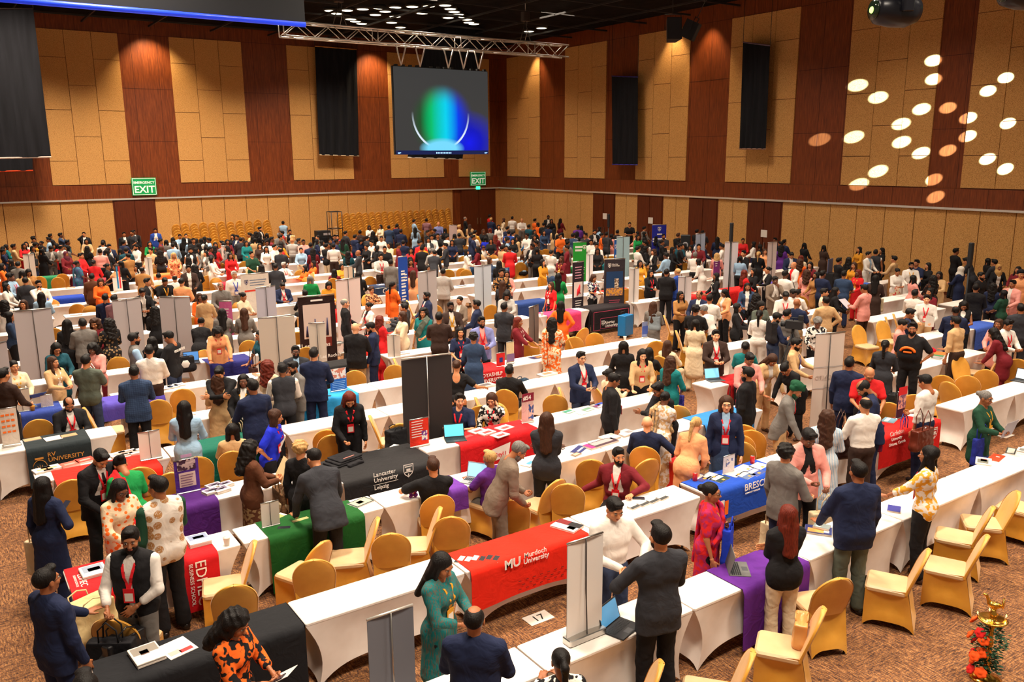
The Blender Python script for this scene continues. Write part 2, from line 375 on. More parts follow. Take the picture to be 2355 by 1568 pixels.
# big dark projection screen with blue lit bar
zb = 8.0
a, b = np.array([*onz(-260, -6, zb), zb]), np.array([*onz(702, 57, zb), zb]); a[1] = b[1]
t = thing('projection_screen', 'wide black projection screen with a blue lit bottom bar, top left', 'screen', tuple(a))
def scr(sg): return lambda u, v: ((b-a)*u+np.array([0, .004*sg, .05+v*3.2])).tolist()
MB().grid(scr(1), 12, 4).grid(scr(-1), 12, 4).obj('screen_cloth', plain('screen_back', rgb(22, 24, 30), .7), parent=t)
MB().tube([(0, 0, 0), tuple(b-a)], .055, 12).obj('bottom_bar', plain('blue_bar', rgb(30, 60, 210), .4, 0, 0.7), parent=t)
MB().tube([(0, 0, 3.25), (b[0]-a[0], 0, 3.25)], .09, 12).obj('roller_housing', plain('housing_black', (.01, .01, .012), .6), parent=t)
# truss
yT = 30.9; zT = 9.92
xa = ony(652, 60, yT)[0]; xb = ony(1308, 110, yT)[0]
def truss(label, xa, xb, y, z, s=.5):
    t = thing('lighting_truss', label, 'truss', (xa, y, z-s))
    L = xb-xa
    for (dy, dz) in ((0, 0), (0, s), (s, 0), (s, s)): MB().tube([(0, dy, dz), (L, dy, dz)], .032, 8).obj('chord_tube', 'steel_white', parent=t)
    mb = MB(); n = int(L/.6); st = L/n
    for k in range(n):
        x = k*st; o = (x, x+st) if k % 2 == 0 else (x+st, x)
        mb.tube([(o[0], 0, 0), (o[1], 0, s)], .016, 6).tube([(o[0], s, 0), (o[1], s, s)], .016, 6).tube([(o[0], 0, 0), (o[1], s, 0)], .016, 6).tube([(o[1], 0, s), (o[0], s, s)], .016, 6)
        if k % 6 == 0: mb.tube([(x, 0, 0), (x, 0, s)], .02, 6).tube([(x, s, 0), (x, s, s)], .02, 6)
    mb.obj('lattice_brace', 'steel_white', parent=t)
    return t
truss('long silver lattice truss under the dark ceiling carrying the lit screen', xa, xb, yT, zT)
for k, px in enumerate((788, 1216)):
    x = ony(px, 60, yT)[0]; t = thing('chain_hoist', ['chain hoist clamped to the left part of the silver truss', 'chain hoist clamped to the right part of the silver truss'][k], 'hoist', (x, yT+.25, zT))
    MB().rbox(-.16, .16, -.14, .14, .85, 1.25, .05).obj('motor_body', plain('hoist_body', rgb(60, 50, 46), .45, .4), parent=t)
    MB().tube([(0, 0, 1.25), (0, 0, RZ-zT)], .015).obj('chain', 'metal', parent=t)
    for s in (-1, 1): MB().tube([(0, 0, .85), (s*.28, 0, .02)], .022).obj('sling', plain('sling_dark', rgb(70, 64, 60), .6), parent=t)
    MB().tube([(.1, .02, .85), (.14, .1, .4), (.05, .12, .02)], .01).obj('chain_bag_cord', 'metal', parent=t)
# LED screen
yS = yT+.25
x0, z1 = ony(905, 134, yS); x1, _ = ony(1121, 147, yS); z1 = 8.62; z0 = ony(1010, 355, yS)[1]
ccx = (x0+x1)/2
q = NT('screen_picture'); v = q.obj(); sp = q.n('ShaderNodeSeparateXYZ'); q.l(v, sp.inputs[0])
def mth(op, a, b=None, c=None):
    o = q.n('ShaderNodeMath', operation=op)
    for i, z in enumerate((a, b, c)):
        if z is None: continue
        if isinstance(z, (int, float)): o.inputs[i].default_value = z
        else: q.l(z, o.inputs[i])
    return o.outputs[0]
SWD, SHT = x1-x0, z1-z0
U = mth('DIVIDE', sp.outputs[0], SWD/2); Vv = mth('DIVIDE', sp.outputs[2], SHT/2)   # -1..1
def blob(cx_, cy_, rx, ry):
    a_ = mth('POWER', mth('DIVIDE', mth('SUBTRACT', U, cx_), rx), 2); b_ = mth('POWER', mth('DIVIDE', mth('SUBTRACT', Vv, cy_), ry), 2)
    return mth('SQRT', mth('ADD', a_, b_))
d1 = blob(-.02, -.22, .74, .92)
col = q.ramp(U, [(0, (0, 0, 0)), (1, (1, 1, 1))])
mr = q.n('ShaderNodeMapRange'); q.l(U, mr.inputs[0]); mr.inputs[1].default_value = -.5; mr.inputs[2].default_value = .6
core = q.ramp(mr.outputs[0], [(0, rgb(0, 90, 30)), (.22, rgb(0, 190, 110)), (.5, rgb(0, 210, 240)), (.75, rgb(0, 60, 240)), (1, rgb(10, 20, 190))])
bg = q.ramp(blob(.55, -.72, .72, .8), [(0, rgb(16, 26, 240)), (.4, rgb(14, 22, 190)), (1, rgb(62, 61, 60))])
c = q.mix(q.ramp(d1, [(.42, (1, 1, 1)), (.98, (0, 0, 0))], 'EASE'), bg, core)
ring = blob(-.05, -.05, .62, .84)
rm = q.ramp(ring, [(.93, (0, 0, 0)), (.955, (1, 1, 1)), (1.03, (1, 1, 1)), (1.1, (0, 0, 0))])
low = q.ramp(mth('MULTIPLY_ADD', Vv, -.5, .5), [(.5, (0, 0, 0)), (.75, (1, 1, 1))])
c = q.mix(q.mix(1.0, rm, low, 'MULTIPLY'), c, rgb(225, 240, 255))
c = q.mix(q.ramp(blob(-.04, -.86, .5, .26), [(.6, (1, 1, 1)), (1.1, (0, 0, 0))]), c, rgb(120, 220, 255))
c = q.mix(q.ramp(mth('MULTIPLY_ADD', Vv, .5, .5), [(.035, (1, 1, 1)), (.045, (0, 0, 0))], 'CONSTANT'), c, rgb(24, 34, 80))
q.base((0, 0, 0)); q.l(c, q.b.inputs['Emission Color']); q.b.inputs['Emission Strength'].default_value = 1.0; q.rough(.4, 0, .2)
t = thing('display_screen', 'large lit video screen showing a green and blue glowing crescent', 'screen', (ccx, yS, (z0+z1)/2))
MB().box(-SWD/2, SWD/2, 0, .08, -SHT/2, SHT/2).obj('display_panel', 'screen_picture', parent=t)
MB().box(-SWD/2-.03, SWD/2+.03, .08, .2, -SHT/2, SHT/2+.03).obj('screen_frame', plain('frame_black', (.01, .01, .01), .6), parent=t)
mb = MB()
for k in range(14):
    if k % 5 != 4: xx = -SWD/2+.12+k*(SWD-.24)/13; mb.box(xx-.06, xx+.06, .02, .14, SHT/2, SHT/2+.09)
mb.obj('hanging_bracket', plain('frame_black', (.01, .01, .01), .6), parent=t)
mb = MB()
for k in range(10): xx = -.38+k*.075; mb.box(xx, xx+.045, -.003, 0, -SHT/2+.03, -SHT/2+.09)
for xx in (-SWD/2+.05, SWD/2-.2): mb.box(xx, xx+.14, -.003, 0, -SHT/2+.06, -SHT/2+.08).box(xx, xx+.1, -.003, 0, -SHT/2+.03, -SHT/2+.05)
ic = mb.obj('taskbar_icon', plain('icon_glow', rgb(150, 200, 255), .5, 0, 1.0), parent=t)
for k, px in enumerate((962, 1002, 1033, 1068, 1101)):
    px = (923+k*44 if k < 2 else 1032+(k-2)*35)
    xx = ony(px, 130, yS)[0]-ccx; ht = SHT/2
    m_ = MB(); top = zT-.5-(z0+z1)/2
    for s in (-1, 1): m_.tube([(xx+s*.22, 0, top), (xx, .05, ht+.05)], .03, 8)
    m_.obj('hanger_strut', 'steel_white', parent=t)
# ceiling lamps
LMP = [(470,72),(583,70),(515,92),(565,110),(608,130),(640,145),(682,160),(703,122),(775,100),(690,62),(800,55),(842,78),(910,50),(908,112),(885,153),(945,185),(1025,45),(1092,90),(1137,42),(1248,36),(1282,60),(1308,80),(1335,98),(1375,115),(1268,120),(1394,132),(1408,152),(1442,162),(1900,190),(1815,212)]
protoL = None
for k, (a_, b_) in enumerate(LMP):
    x, y = onz(a_/2.944+600, b_/2.944, RZ-.12)
    side = 'left' if a_ < 1000 else 'right'
    lab = 'round white ceiling downlight glowing in the dark ceiling above the silver truss'
    if k == 28: lab = 'single bright downlight right of the hoist over the right truss end'
    if k == 29: lab = 'small downlight directly beside the hoist above the right truss end'
    if k == 19: lab = 'biggest brightest downlight at the top of the diagonal row'
    t = thing('ceiling_light', lab, 'ceiling light', (x, y, RZ-.12), group='round downlights in the dark ceiling')
    if protoL is None:
        m1 = MB().lathe([(.3, .12), (.34, .0), (.3, -.02), (.27, .0)], n=20).mesh('frame', plain('lamp_rim', rgb(60, 56, 52), .5))
        m2 = MB().lathe([(.26, 0.005), (.26, -.01), (.2, -.02)], n=20).mesh('diffuser', plain('lamp_glow', rgb(255, 244, 214), .5, 0, 3.0)); protoL = 1
    link('frame', m1, t); link('diffuser', m2, t)
# speakers hung near the right wall
def hung_box(label, px, py, d, wd, hh, rz, tilt, name='loudspeaker'):
    v = ray(px, py); p = v*d/np.dot(v, fw)+np.array([0, 0, CH])
    t = thing(name, label, 'loudspeaker', tuple(p), rz)
    t.rotation_euler = (tilt, 0, rz)
    mb = MB(); mb.add([(-wd/2, -.2, -hh/2), (wd/2, -.2, -hh/2), (wd*.3, .3, -hh/2), (-wd*.3, .3, -hh/2), (-wd/2, -.2, hh/2), (wd/2, -.2, hh/2), (wd*.3, .3, hh/2), (-wd*.3, .3, hh/2)],
        [(0, 1, 5, 4), (1, 2, 6, 5), (2, 3, 7, 6), (3, 0, 4, 7), (3, 2, 1, 0), (4, 5, 6, 7)]); mb.obj('cabinet', plain('speaker_black', rgb(24, 24, 28), .6), parent=t)
    MB().box(-wd*.46, wd*.46, -.215, -.2, -hh*.47, hh*.47).obj('grille', plain('speaker_grille', rgb(44, 46, 52), .8), parent=t)
    MB().tube([(-wd/2-.03, 0, 0), (-wd/2-.03, 0, hh/2+.15), (wd/2+.03, 0, hh/2+.15), (wd/2+.03, 0, 0)], .02).tube([(0, 0, hh/2+.15), (0, 0, hh/2+.15+1.2)], .015).obj('yoke_bracket', 'housing_black', parent=t)
    return t
hung_box('bigger black loudspeaker hanging under the ceiling by the right wall', 1548, 68, 31, .55, .78, -.5, -.15)
hung_box('smaller tilted black loudspeaker hanging right of a bigger one', 1590, 70, 30, .38, .62, .5, .45)
def moving_head(label, px, py, d, s, rz, green):
    v = ray(px, py); p = v*d/np.dot(v, fw)+np.array([0, 0, CH]); t = thing('stage_light', label, 'stage light', tuple(p), rz)
    MB().lathe([(.08, -.26), (.14, -.22), (.17, -.05), (.17, .1), (.12, .22), (.05, .25)], n=24).obj('lamp_head', plain('stage_black', rgb(26, 26, 34), .3, .2), parent=t).rotation_euler = (math.pi/2, 0, math.pi/2)
    o = MB().lathe([(.1, 0), (.1, .02), (.04, .03)], n=20).obj('lens_glass', plain('lens_dark', rgb(30, 44, 30), .08), parent=t); o.location = (-.25, 0, 0); o.rotation_euler = (0, -math.pi/2, 0); o = MB().lathe([(.035, .03), (.03, .04), (.01, .045)], n=14).obj('lens', plain('lens_glow', rgb(190, 255, 120) if green else rgb(170, 240, 255), .2, 0, 2.5), parent=t); o.location = (-.25, 0, 0); o.rotation_euler = (0, -math.pi/2, 0)
    m_ = MB()
    for k in (-1, 1): m_.rbox(-.06, .06, k*.2-.03, k*.2+.03, -.04, .34, .02)
    m_.rbox(-.1, .1, -.23, .23, .3, .36, .02); m_.obj('yoke', 'stage_black', parent=t)
    MB().rbox(-.16, .16, -.14, .14, .36, .48, .03).tube([(0, 0, .48), (0, 0, RZ-p[2])], .03).obj('base_clamp', 'stage_black', parent=t)
    return t
moving_head('black moving stage light with a greenish lens at the top right', 2062, 24, 8.8, 1, -.45, True)
moving_head('second black stage light cut by the top right corner', 2350, -14, 9.5, 1, -.3, False)
# exit signs
q = NT('exit_green'); q.base(rgb(14, 150, 80)); q.b.inputs['Emission Color'].default_value = (*rgb(14, 150, 80), 1); q.b.inputs['Emission Strength'].default_value = .25; q.rough(.4)
plain('exit_white', rgb(235, 245, 225), .5, 0, .35)
for k, (lx, rx_, ty, by) in enumerate(((301.5, 358, 409, 450), (1082, 1117, 395, 427))):
    Yp = RY-.19; x0_, zt_ = ony(lx, ty, Yp); x1_, _ = ony(rx_, ty, Yp); _, zb_ = ony(lx, by, Yp); w_, h_ = x1_-x0_, zt_-zb_
    t = thing('exit_sign', ['green emergency exit sign on the left above the rear brown door', 'green emergency exit sign in the room corner right of the screen'][k], 'exit sign', (x0_, Yp, zb_))
    MB().box(0, w_, 0, .08, 0, h_).obj('sign_board', 'exit_green', parent=t)
    b_ = MB(); e = .045
    for (p, q_, r_, s_) in ((.03, w_-.03, .03, .03+e*.5), (.03, w_-.03, h_-.03-e*.5, h_-.03), (.03, .03+e*.5, .03, h_-.03), (w_-.03-e*.5, w_-.03, .03, h_-.03)): b_.box(p, q_, -.006, 0, r_, s_)
    b_.obj('border_line', 'exit_white', parent=t)
    letters('EMERGENCY', h_*.2, t, (w_/2, -.008, h_*.66), mat='exit_white', align='CENTER', bold=.02); letters('EXIT', h_*.54, t, (w_/2, -.008, h_*.16), mat='exit_white', align='CENTER', bold=.02)
    if k: MB().rbox(w_/2-.15, w_/2+.15, 0, .05, -.25, -.06, .03).obj('lamp', plain('green_glow', rgb(60, 255, 170), .4, 0, 2.0), parent=t)
# ------------------------------------------------------------------ smooth solids: blended shapes meshed as one continuous surface
def _ev(pr, X, Y, Z):
    k = pr[0]
    if k == 'c':
        a, b, r1, r2 = pr[1:5]; ax, ay, az = a; bx, by, bz = b[0]-ax, b[1]-ay, b[2]-az; L = bx*bx+by*by+bz*bz+1e-12
        px, py, pz = X-ax, Y-ay, Z-az; t = np.clip((px*bx+py*by+pz*bz)/L, 0, 1)
        return np.sqrt((px-t*bx)**2+(py-t*by)**2+(pz-t*bz)**2)-(r1+t*(r2-r1))
    c, r = pr[1], pr[2]; R = pr[3] if len(pr) > 3 else None
    x, y, z = X-c[0], Y-c[1], Z-c[2]
    if R is not None: x, y, z = R[0][0]*x+R[1][0]*y+R[2][0]*z, R[0][1]*x+R[1][1]*y+R[2][1]*z, R[0][2]*x+R[1][2]*y+R[2][2]*z
    if k == 'e':
        k0 = np.sqrt((x/r[0])**2+(y/r[1])**2+(z/r[2])**2); k1 = np.sqrt((x/r[0]**2)**2+(y/r[1]**2)**2+(z/r[2]**2)**2)+1e-9
        return k0*(k0-1)/k1
    q = [np.abs(x)-r[0], np.abs(y)-r[1], np.abs(z)-r[2]]
    return np.sqrt(np.maximum(q[0], 0)**2+np.maximum(q[1], 0)**2+np.maximum(q[2], 0)**2)+np.minimum(np.maximum(q[0], np.maximum(q[1], q[2])), 0)-(.008 if k == 'b' else 0)
def _bb(pr):
    if pr[0] == 'c':
        a, b, r1, r2 = pr[1:5]; r = max(r1, r2); return [min(a[i], b[i])-r for i in range(3)], [max(a[i], b[i])+r for i in range(3)]
    c, r = pr[1], pr[2]; m_ = max(r) if len(pr) > 3 and pr[3] is not None else None
    rr = [m_*1.75]*3 if m_ else r
    return [c[i]-rr[i] for i in range(3)], [c[i]+rr[i] for i in range(3)]
def solid(ops, res, wob=0.):
    """ops: list of (mode, k, prim) with mode u union, s subtract"""
    B = [_bb(p) for m_, k, p in ops if m_ == 'u']
    lo = np.min([b[0] for b in B], axis=0)-3*res; hi = np.max([b[1] for b in B], axis=0)+3*res
    n = np.ceil((hi-lo)/res).astype(int)+1
    ax = [lo[i]+np.arange(n[i])*res for i in range(3)]
    F = np.full(n, .4, dtype=np.float64)
    for mode, k, p in ops:
        b0, b1 = _bb(p); pad = k+2.5*res
        if mode == 's': pad = k+res*.5
        i0 = [max(0, int((b0[i]-pad-lo[i])/res)) for i in range(3)]; i1 = [min(n[i], int((b1[i]+pad-lo[i])/res)+2) for i in range(3)]
        if any(i1[i] <= i0[i] for i in range(3)): continue
        sl = tuple(slice(i0[i], i1[i]) for i in range(3))
        X = ax[0][i0[0]:i1[0], None, None]; Y = ax[1][None, i0[1]:i1[1], None]; Z = ax[2][None, None, i0[2]:i1[2]]
        d = _ev(p, X, Y, Z); f = F[sl]
        if mode == 'u':
            h = np.maximum(k-np.abs(f-d), 0)/max(k, 1e-6); F[sl] = np.minimum(f, d)-h*h*k*.25
        else:
            d = -d; h = np.maximum(k-np.abs(f-d), 0)/max(k, 1e-6); F[sl] = np.maximum(f, d)+h*h*k*.25
    if wob:
        X = ax[0][:, None, None]; Y = ax[1][None, :, None]; Z = ax[2][None, None, :]
        F += wob*(np.sin(X*58+2*np.sin(Z*31))*np.sin(Y*53+Z*37)+.6*np.sin(Z*61+X*23))*.5
    return surf(F, lo, res)
def surf(F, lo, res):
    S = F < 0; nx, ny, nz = F.shape
    c = np.zeros((nx-1, ny-1, nz-1), np.int8)
    for i in (0, 1):
        for j in (0, 1):
            for k in (0, 1): c += S[i:nx-1+i, j:ny-1+j, k:nz-1+k]
    act = (c > 0) & (c < 8); idx = -np.ones(c.shape, np.int64); A = np.argwhere(act); idx[act] = np.arange(len(A))
    P = np.zeros((len(A), 3)); C = np.zeros(len(A)); ai, aj, ak = A.T
    for axis in range(3):
        for u in (0, 1):
            for v in (0, 1):
                o = [0, 0, 0]; o2 = [x for x in range(3) if x != axis]; o[o2[0]] = u; o[o2[1]] = v; e = list(o); e[axis] = 1
                f0 = F[ai+o[0], aj+o[1], ak+o[2]]; f1 = F[ai+e[0], aj+e[1], ak+e[2]]; s = (f0 < 0) != (f1 < 0)
                t = np.where(s, f0/(f0-f1+1e-12), 0); p = np.zeros((len(A), 3)); p[:, o2[0]] = u; p[:, o2[1]] = v; p[:, axis] = t
                P += p*s[:, None]; C += s
    V = lo+(A+P/np.maximum(C, 1)[:, None])*res
    Q = []
    for axis in range(3):
        a1, a2 = [x for x in range(3) if x != axis]
        sl0 = [slice(None)]*3; sl1 = [slice(None)]*3; sl0[axis] = slice(0, -1); sl1[axis] = slice(1, None)
        for a_ in (a1, a2):
            sl0[a_] = slice(1, -1); sl1[a_] = slice(1, -1)
        s0 = S[tuple(sl0)]; s1 = S[tuple(sl1)]; E = np.argwhere(s0 != s1)
        if not len(E): continue
        ins = s0[tuple(E.T)]; base = E.copy(); base[:, a1] += 1; base[:, a2] += 1
        def g_(d1, d2):
            b_ = base.copy(); b_[:, a1] -= d1; b_[:, a2] -= d2; return idx[tuple(b_.T)]
        q_ = np.stack([g_(1, 1), g_(0, 1), g_(0, 0), g_(1, 0)], 1)
        flip = ins if axis != 1 else ~ins
        q_[~flip] = q_[~flip][:, ::-1]; Q.append(q_)
    return V, np.concatenate(Q)
def uv_ball(c, r, n=8, m_=6):
    V = [(c[0], c[1], c[2]+r[2])]
    for j in range(1, m_):
        for i in range(n): a = math.pi*j/m_; b = 2*math.pi*i/n; V.append((c[0]+r[0]*math.sin(a)*math.cos(b), c[1]+r[1]*math.sin(a)*math.sin(b), c[2]+r[2]*math.cos(a)))
    V.append((c[0], c[1], c[2]-r[2])); F = []
    for i in range(n): F.append((0, 1+i, 1+(i+1) % n, 1+(i+1) % n))
    for j in range(m_-2):
        for i in range(n): F.append((1+j*n+i, 1+(j+1)*n+i, 1+(j+1)*n+(i+1) % n, 1+j*n+(i+1) % n))
    L = len(V)-1
    for i in range(n): F.append((1+(m_-2)*n+i, L, L, 1+(m_-2)*n+(i+1) % n))
    return np.array(V), F
# ---- head, hands
HEADS = {}
def head_geo(lod):
    if lod in HEADS: return HEADS[lod]
    ops = [('u', .02, ('e', (0, -.014, .03), (.074, .092, .084))), ('u', .03, ('e', (0, .016, -.035), (.059, .07, .078))), ('u', .03, ('e', (0, .05, -.088), (.028, .026, .022))),
        ('u', .018, ('c', (0, .082, .0), (0, .104, -.034), .006, .0135)), ('u', .01, ('e', (.013, .094, -.036), (.008, .008, .007))), ('u', .01, ('e', (-.013, .094, -.036), (.008, .008, .007))),
        ('u', .02, ('c', (-.035, .076, .022), (.035, .076, .022), .012, .012)),
        ('u', .012, ('e', (0, .084, -.063), (.024, .009, .01))), ('u', .02, ('e', (.042, .058, -.03), (.022, .022, .022))), ('u', .02, ('e', (-.042, .058, -.03), (.022, .022, .022))),
        ('s', .014, ('e', (.031, .102, .003), (.017, .016, .012))), ('s', .014, ('e', (-.031, .102, .003), (.017, .016, .012))),
        ('u', .01, ('e', (.077, -.006, -.01), (.01, .02, .031))), ('u', .01, ('e', (-.077, -.006, -.01), (.01, .02, .031))), ('s', .006, ('e', (.09, .002, -.008), (.008, .01, .016))), ('s', .006, ('e', (-.09, .002, -.008), (.008, .01, .016))),
        ('u', .03, ('c', (0, -.018, -.07), (0, -.032, -.17), .05, .056))]
    V, Q = solid(ops, .0062 if lod == 0 else .013)
    F = [tuple(q_) for q_ in Q]; M = [0]*len(F); V = list(map(tuple, V))
    def addb(c, r, mt, n=8):
        v, f = uv_ball(c, r, n, 6); o = len(V); V.extend(map(tuple, v)); F.extend(tuple(i+o for i in x) for x in f); M.extend([mt]*len(f))
    for s in (-1, 1):
        addb((s*.031, .0795, .003), (.0135, .0112, .0072), 1); addb((s*.031, .0875, .003), (.0062, .0045, .0062), 2)
        v, f = uv_ball((s*.032, .0865, .0215), (.019, .006, .0045), 8, 4); v[:, 2] -= np.abs(v[:, 0]-s*.034)*.12; o = len(V); V.extend(map(tuple, v)); F.extend(tuple(i+o for i in x) for x in f); M.extend([3]*len(f))
    addb((0, .0895, -.0585), (.021, .006, .0042), 4); addb((0, .089, -.0668), (.0175, .0062, .005), 4)
    HEADS[lod] = (np.array(V), F, M); return HEADS[lod]
HANDS = {}
def hand_geo(kind, lod):
    if (kind, lod) in HANDS: return HANDS[(kind, lod)]
    bend = {'relax': (18, 26, 18), 'grip': (50, 62, 40), 'flat': (4, 4, 3), 'point': (30, 45, 25)}[kind]
    ops = [('u', .01, ('c', (-.02, 0, 0), (.02, 0, 0), .024, .021)), ('u', .015, ('e', (.052, 0, 0), (.046, .039, .0145)))]
    for i, (y, L) in enumerate(((.029, .072), (.0095, .08), (-.0105, .075), (-.0285, .058))):
        p = np.array([.084-.004*abs(i-1.2), y, 0.]); a = 0; sp = (i-1.5)*-.05; seg = [.45, .31, .24]; r = [.0088, .008, .0072, .0062]
        for j in range(3):
            bb = bend[j]*(1+.08*i);
            if kind == 'point' and i == 0: bb = 3
            a += math.radians(bb); d = np.array([math.cos(a), sp, math.sin(a)]); q_ = p+d*L*seg[j]; ops.append(('u', .003, ('c', tuple(p), tuple(q_), r[j], r[j+1]))); p = q_
    s = {'relax': .5, 'grip': 1., 'flat': .1, 'point': .8}[kind]
    a = (.022, .03, .006); b = (.05, .056-.008*s, .014+.012*s); c = (.08, .062-.026*s, .018+.024*s)
    ops += [('u', .012, ('c', a, b, .013, .0105)), ('u', .004, ('c', b, c, .0098, .0078))]
    V, Q = solid(ops, .0046 if lod == 0 else .0095); HANDS[(kind, lod)] = (V, Q); return V, Q
def rotx(a): c, s = math.cos(a), math.sin(a); return np.array([[1, 0, 0], [0, c, -s], [0, s, c]])
def rotz(a): c, s = math.cos(a), math.sin(a); return np.array([[c, -s, 0], [s, c, 0], [0, 0, 1]])
def roty(a): c, s = math.cos(a), math.sin(a); return np.array([[c, 0, s], [0, 1, 0], [-s, 0, c]])
# ---- pose: everything below in the person's own frame, facing +Y, right hand at +X
ARM = {  # wrist target from the shoulder's side: (x outward, y forward, z height), elbow pull (x,y,z), palm normal, hand shape
 'D': ((.255, .03, .80), (.5, -1, 0), (-1, 0, 0), 'relax'), 'd': ((.24, .10, .84), (.6, -1, 0), (-1, 0, 0), 'relax'),
 'H': ((.07, .33, 1.10), (.9, -.5, -.8), (-.5, 0, .8), 'grip'), 'h': ((.13, .30, 1.02), (.8, -.5, -.8), (-.5, 0, .6), 'grip'),
 'F': ((-.10, .19, 1.14), (.9, -.1, -.8), (0, -1, 0), 'relax'), 'f': ((.03, .16, .98), (1, -.1, -.4), (0, -1, 0), 'relax'),
 'P': ((.175, .03, .99), (1, -.5, 0), (-1, 0, -.2), 'grip'), 'B': ((.05, -.15, .90), (1, -.6, 0), (0, 1, 0), 'relax'),
 'E': ((.11, .09, 1.53), (.7, .2, -1), (-1, 0, 0), 'grip'), 'C': ((.03, .155, 1.43), (.7, .2, -1), (0, -1, 0), 'grip'),
 'R': ((.17, .46, 1.00), (.5, -.3, -1), (0, 0, -1), 'flat'), 'T': ((.24, .34, .80), (.8, -.6, 0), (0, 0, -1), 'flat'),
 'X': ((.50, .22, 1.18), (.3, -1, -.5), (0, .4, -1), 'relax'), 'U': ((.06, .28, 1.58), (.9, .0, -.8), (-.5, 0, .5), 'grip'),
 'L': ((.10, .36, 1.02), (.8, -.5, -.8), (0, 0, -1), 'relax'), 'K': ((.16, .30, 1.13), (1, -.3, -.5), (-.8, .3, .6), 'relax'),
 'W': ((.46, -.02, 1.06), (.4, -.5, -1), (0, 0, -1), 'relax'), 'S': ((.13, .40, 1.12), (.8, -.5, -.9), (-.2, 0, 1), 'flat'),
 'G': ((-.12, .36, 1.30), (.8, .2, -.6), (-.6, -.6, 0), 'flat'), 'N': ((.12, .15, 1.20), (.9, -.5, -.8), (-1, 0, 0), 'grip')}
def skel(sex, arms, legs, lean, hy, hp, fat=0):
    f = sex == 'f'; k = {}
    seat = legs == 'sit'
    dz = -.43 if seat else 0.
    piv = np.array([0, 0, .95+dz]); R = rotx(-math.radians(lean)); off = np.array([0, -.07*math.sin(math.radians(lean)), 0]) if not seat else np.zeros(3)
    def T(p): return R@(np.array(p, float)+np.array([0, 0, dz])-piv)+piv+off
    k['T'] = T; k['R'] = R; sw = .163 if f else .19; k['sw'] = sw; k['fat'] = fat; k['sex'] = sex; k['seat'] = seat; k['dz'] = dz; k['off'] = off
    for s, a in ((1, arms[0]), (-1, arms[1])):
        tg, pole, pn, hk = ARM[a]; S = T((s*sw, -.005, 1.388)); w_ = np.array([s*(tg[0]+(0 if f else .015)), tg[1], tg[2]])
        W = np.array([w_[0], w_[1]+(.02 if not seat else .02), w_[2]]) if a == 'T' and not seat else T(w_)
        if a in 'RT' and not seat: W[2] = max(W[2], .78); W[2] = .80 if lean > 5 else W[2]
        if seat and a in 'TRL': W[2] = .79; W[1] = max(W[1], .30)
        la, lb = .285, .255; D = W-S; L = np.linalg.norm(D)
        if L > la+lb-.005: W = S+D/L*(la+lb-.005); D = W-S; L = la+lb-.005
        u = D/L; x = (la*la-lb*lb+L*L)/(2*L); h = math.sqrt(max(la*la-x*x, 0)); pl = R@np.array([s*pole[0], pole[1], pole[2]]); pl = pl-u*np.dot(pl, u); pl /= np.linalg.norm(pl)+1e-9
        E = S+u*x+pl*h; nn = R@np.array([s*pn[0], pn[1], pn[2]]); key = 'r' if s > 0 else 'l'
        k['S'+key], k['E'+key], k['W'+key], k['N'+key], k['K'+key] = S, E, W, nn, hk
    hips = {}
    for s, key in ((1, 'r'), (-1, 'l')):
        Hh = np.array([s*.088, 0, .90+dz])+off*.7
        if seat: Kn = np.array([s*.13, .43, .50]); A = np.array([s*.14, .40, .10]); ft = .22
        elif legs == 'walk': Kn = Hh+np.array([s*.01, .11*s, -.42]); A = np.array([s*.09, .26 if s > 0 else -.24, .09 if s > 0 else .13])
        elif legs == 'wide': Kn = np.array([s*.15, .02, .49]); A = np.array([s*.2, -.01, .09])
        elif legs == 'lift' and s < 0: Kn = np.array([-.1, .05, .47]); A = np.array([-.11, -.33, .38])
        else: Kn = np.array([s*.105, .025, .49])+off*.4; A = np.array([s*.115, -.02, .09])
        k['H'+key], k['J'+key], k['A'+key] = Hh, Kn, A
    hr = R@rotz(math.radians(hy))@rotx(-math.radians(hp)); nk = T((0, -.012, 1.505)); k['hR'] = hr; k['hP'] = nk+hr@np.array([0, .02, .10]); k['top'] = k['hP']+hr@np.array([0, -.01, .125])
    return k
def torso_ops(k, o, lo=.0, kk=.06):
    """o: how far outside the skin"""
    T = k['T']; f = k['sex'] == 'f'; ft = k['fat']; sw = k['sw']; O = []
    def c(a, b, r1, r2=None): O.append(('u', kk, ('c', tuple(T(a)), tuple(T(b)), r1+o, (r2 or r1)+o)))
    for s_ in (-1, 1): c((s_*.03, -.012, 1.43), (s_*(sw-.012), -.008, 1.388), .055, .05)
    c((-.075, -.005, 1.345), (.075, -.005, 1.345), .084)
    c((-.07 if f else -.085, .012, 1.27), (.07 if f else .085, .012, 1.27), .098+ft*.4)
    if f: c((-.065, .07, 1.275), (-.06, .07, 1.27), .055); c((.065, .07, 1.275), (.06, .07, 1.27), .055)
    c((-.045 if f else -.062, .005+ft*.5, 1.12), (.045 if f else .062, .005+ft*.5, 1.12), (.084 if f else .092)+ft)
    c((-.08, -.012, .95), (.08, -.012, .95), (.102 if f else .092)+ft*.6)
    if f: c((-.06, -.035, .92), (.06, -.035, .92), .088)
    return O
def leg_ops(k, o, end=1.0, flare=0, kk=.03):
    O = []
    for s in 'rl':
        H, J, A = k['H'+s], k['J'+s], k['A'+s]; tk = .082+(.012 if k['sex'] == 'f' else 0)
        O.append(('u', kk, ('c', tuple(H), tuple(J), tk+o, .055+o)))
        e = J+(A-J)*end; O.append(('u', kk, ('c', tuple(J), tuple(e), .054+o, (.04 if flare == 0 else .05)+o+flare)))
    return O
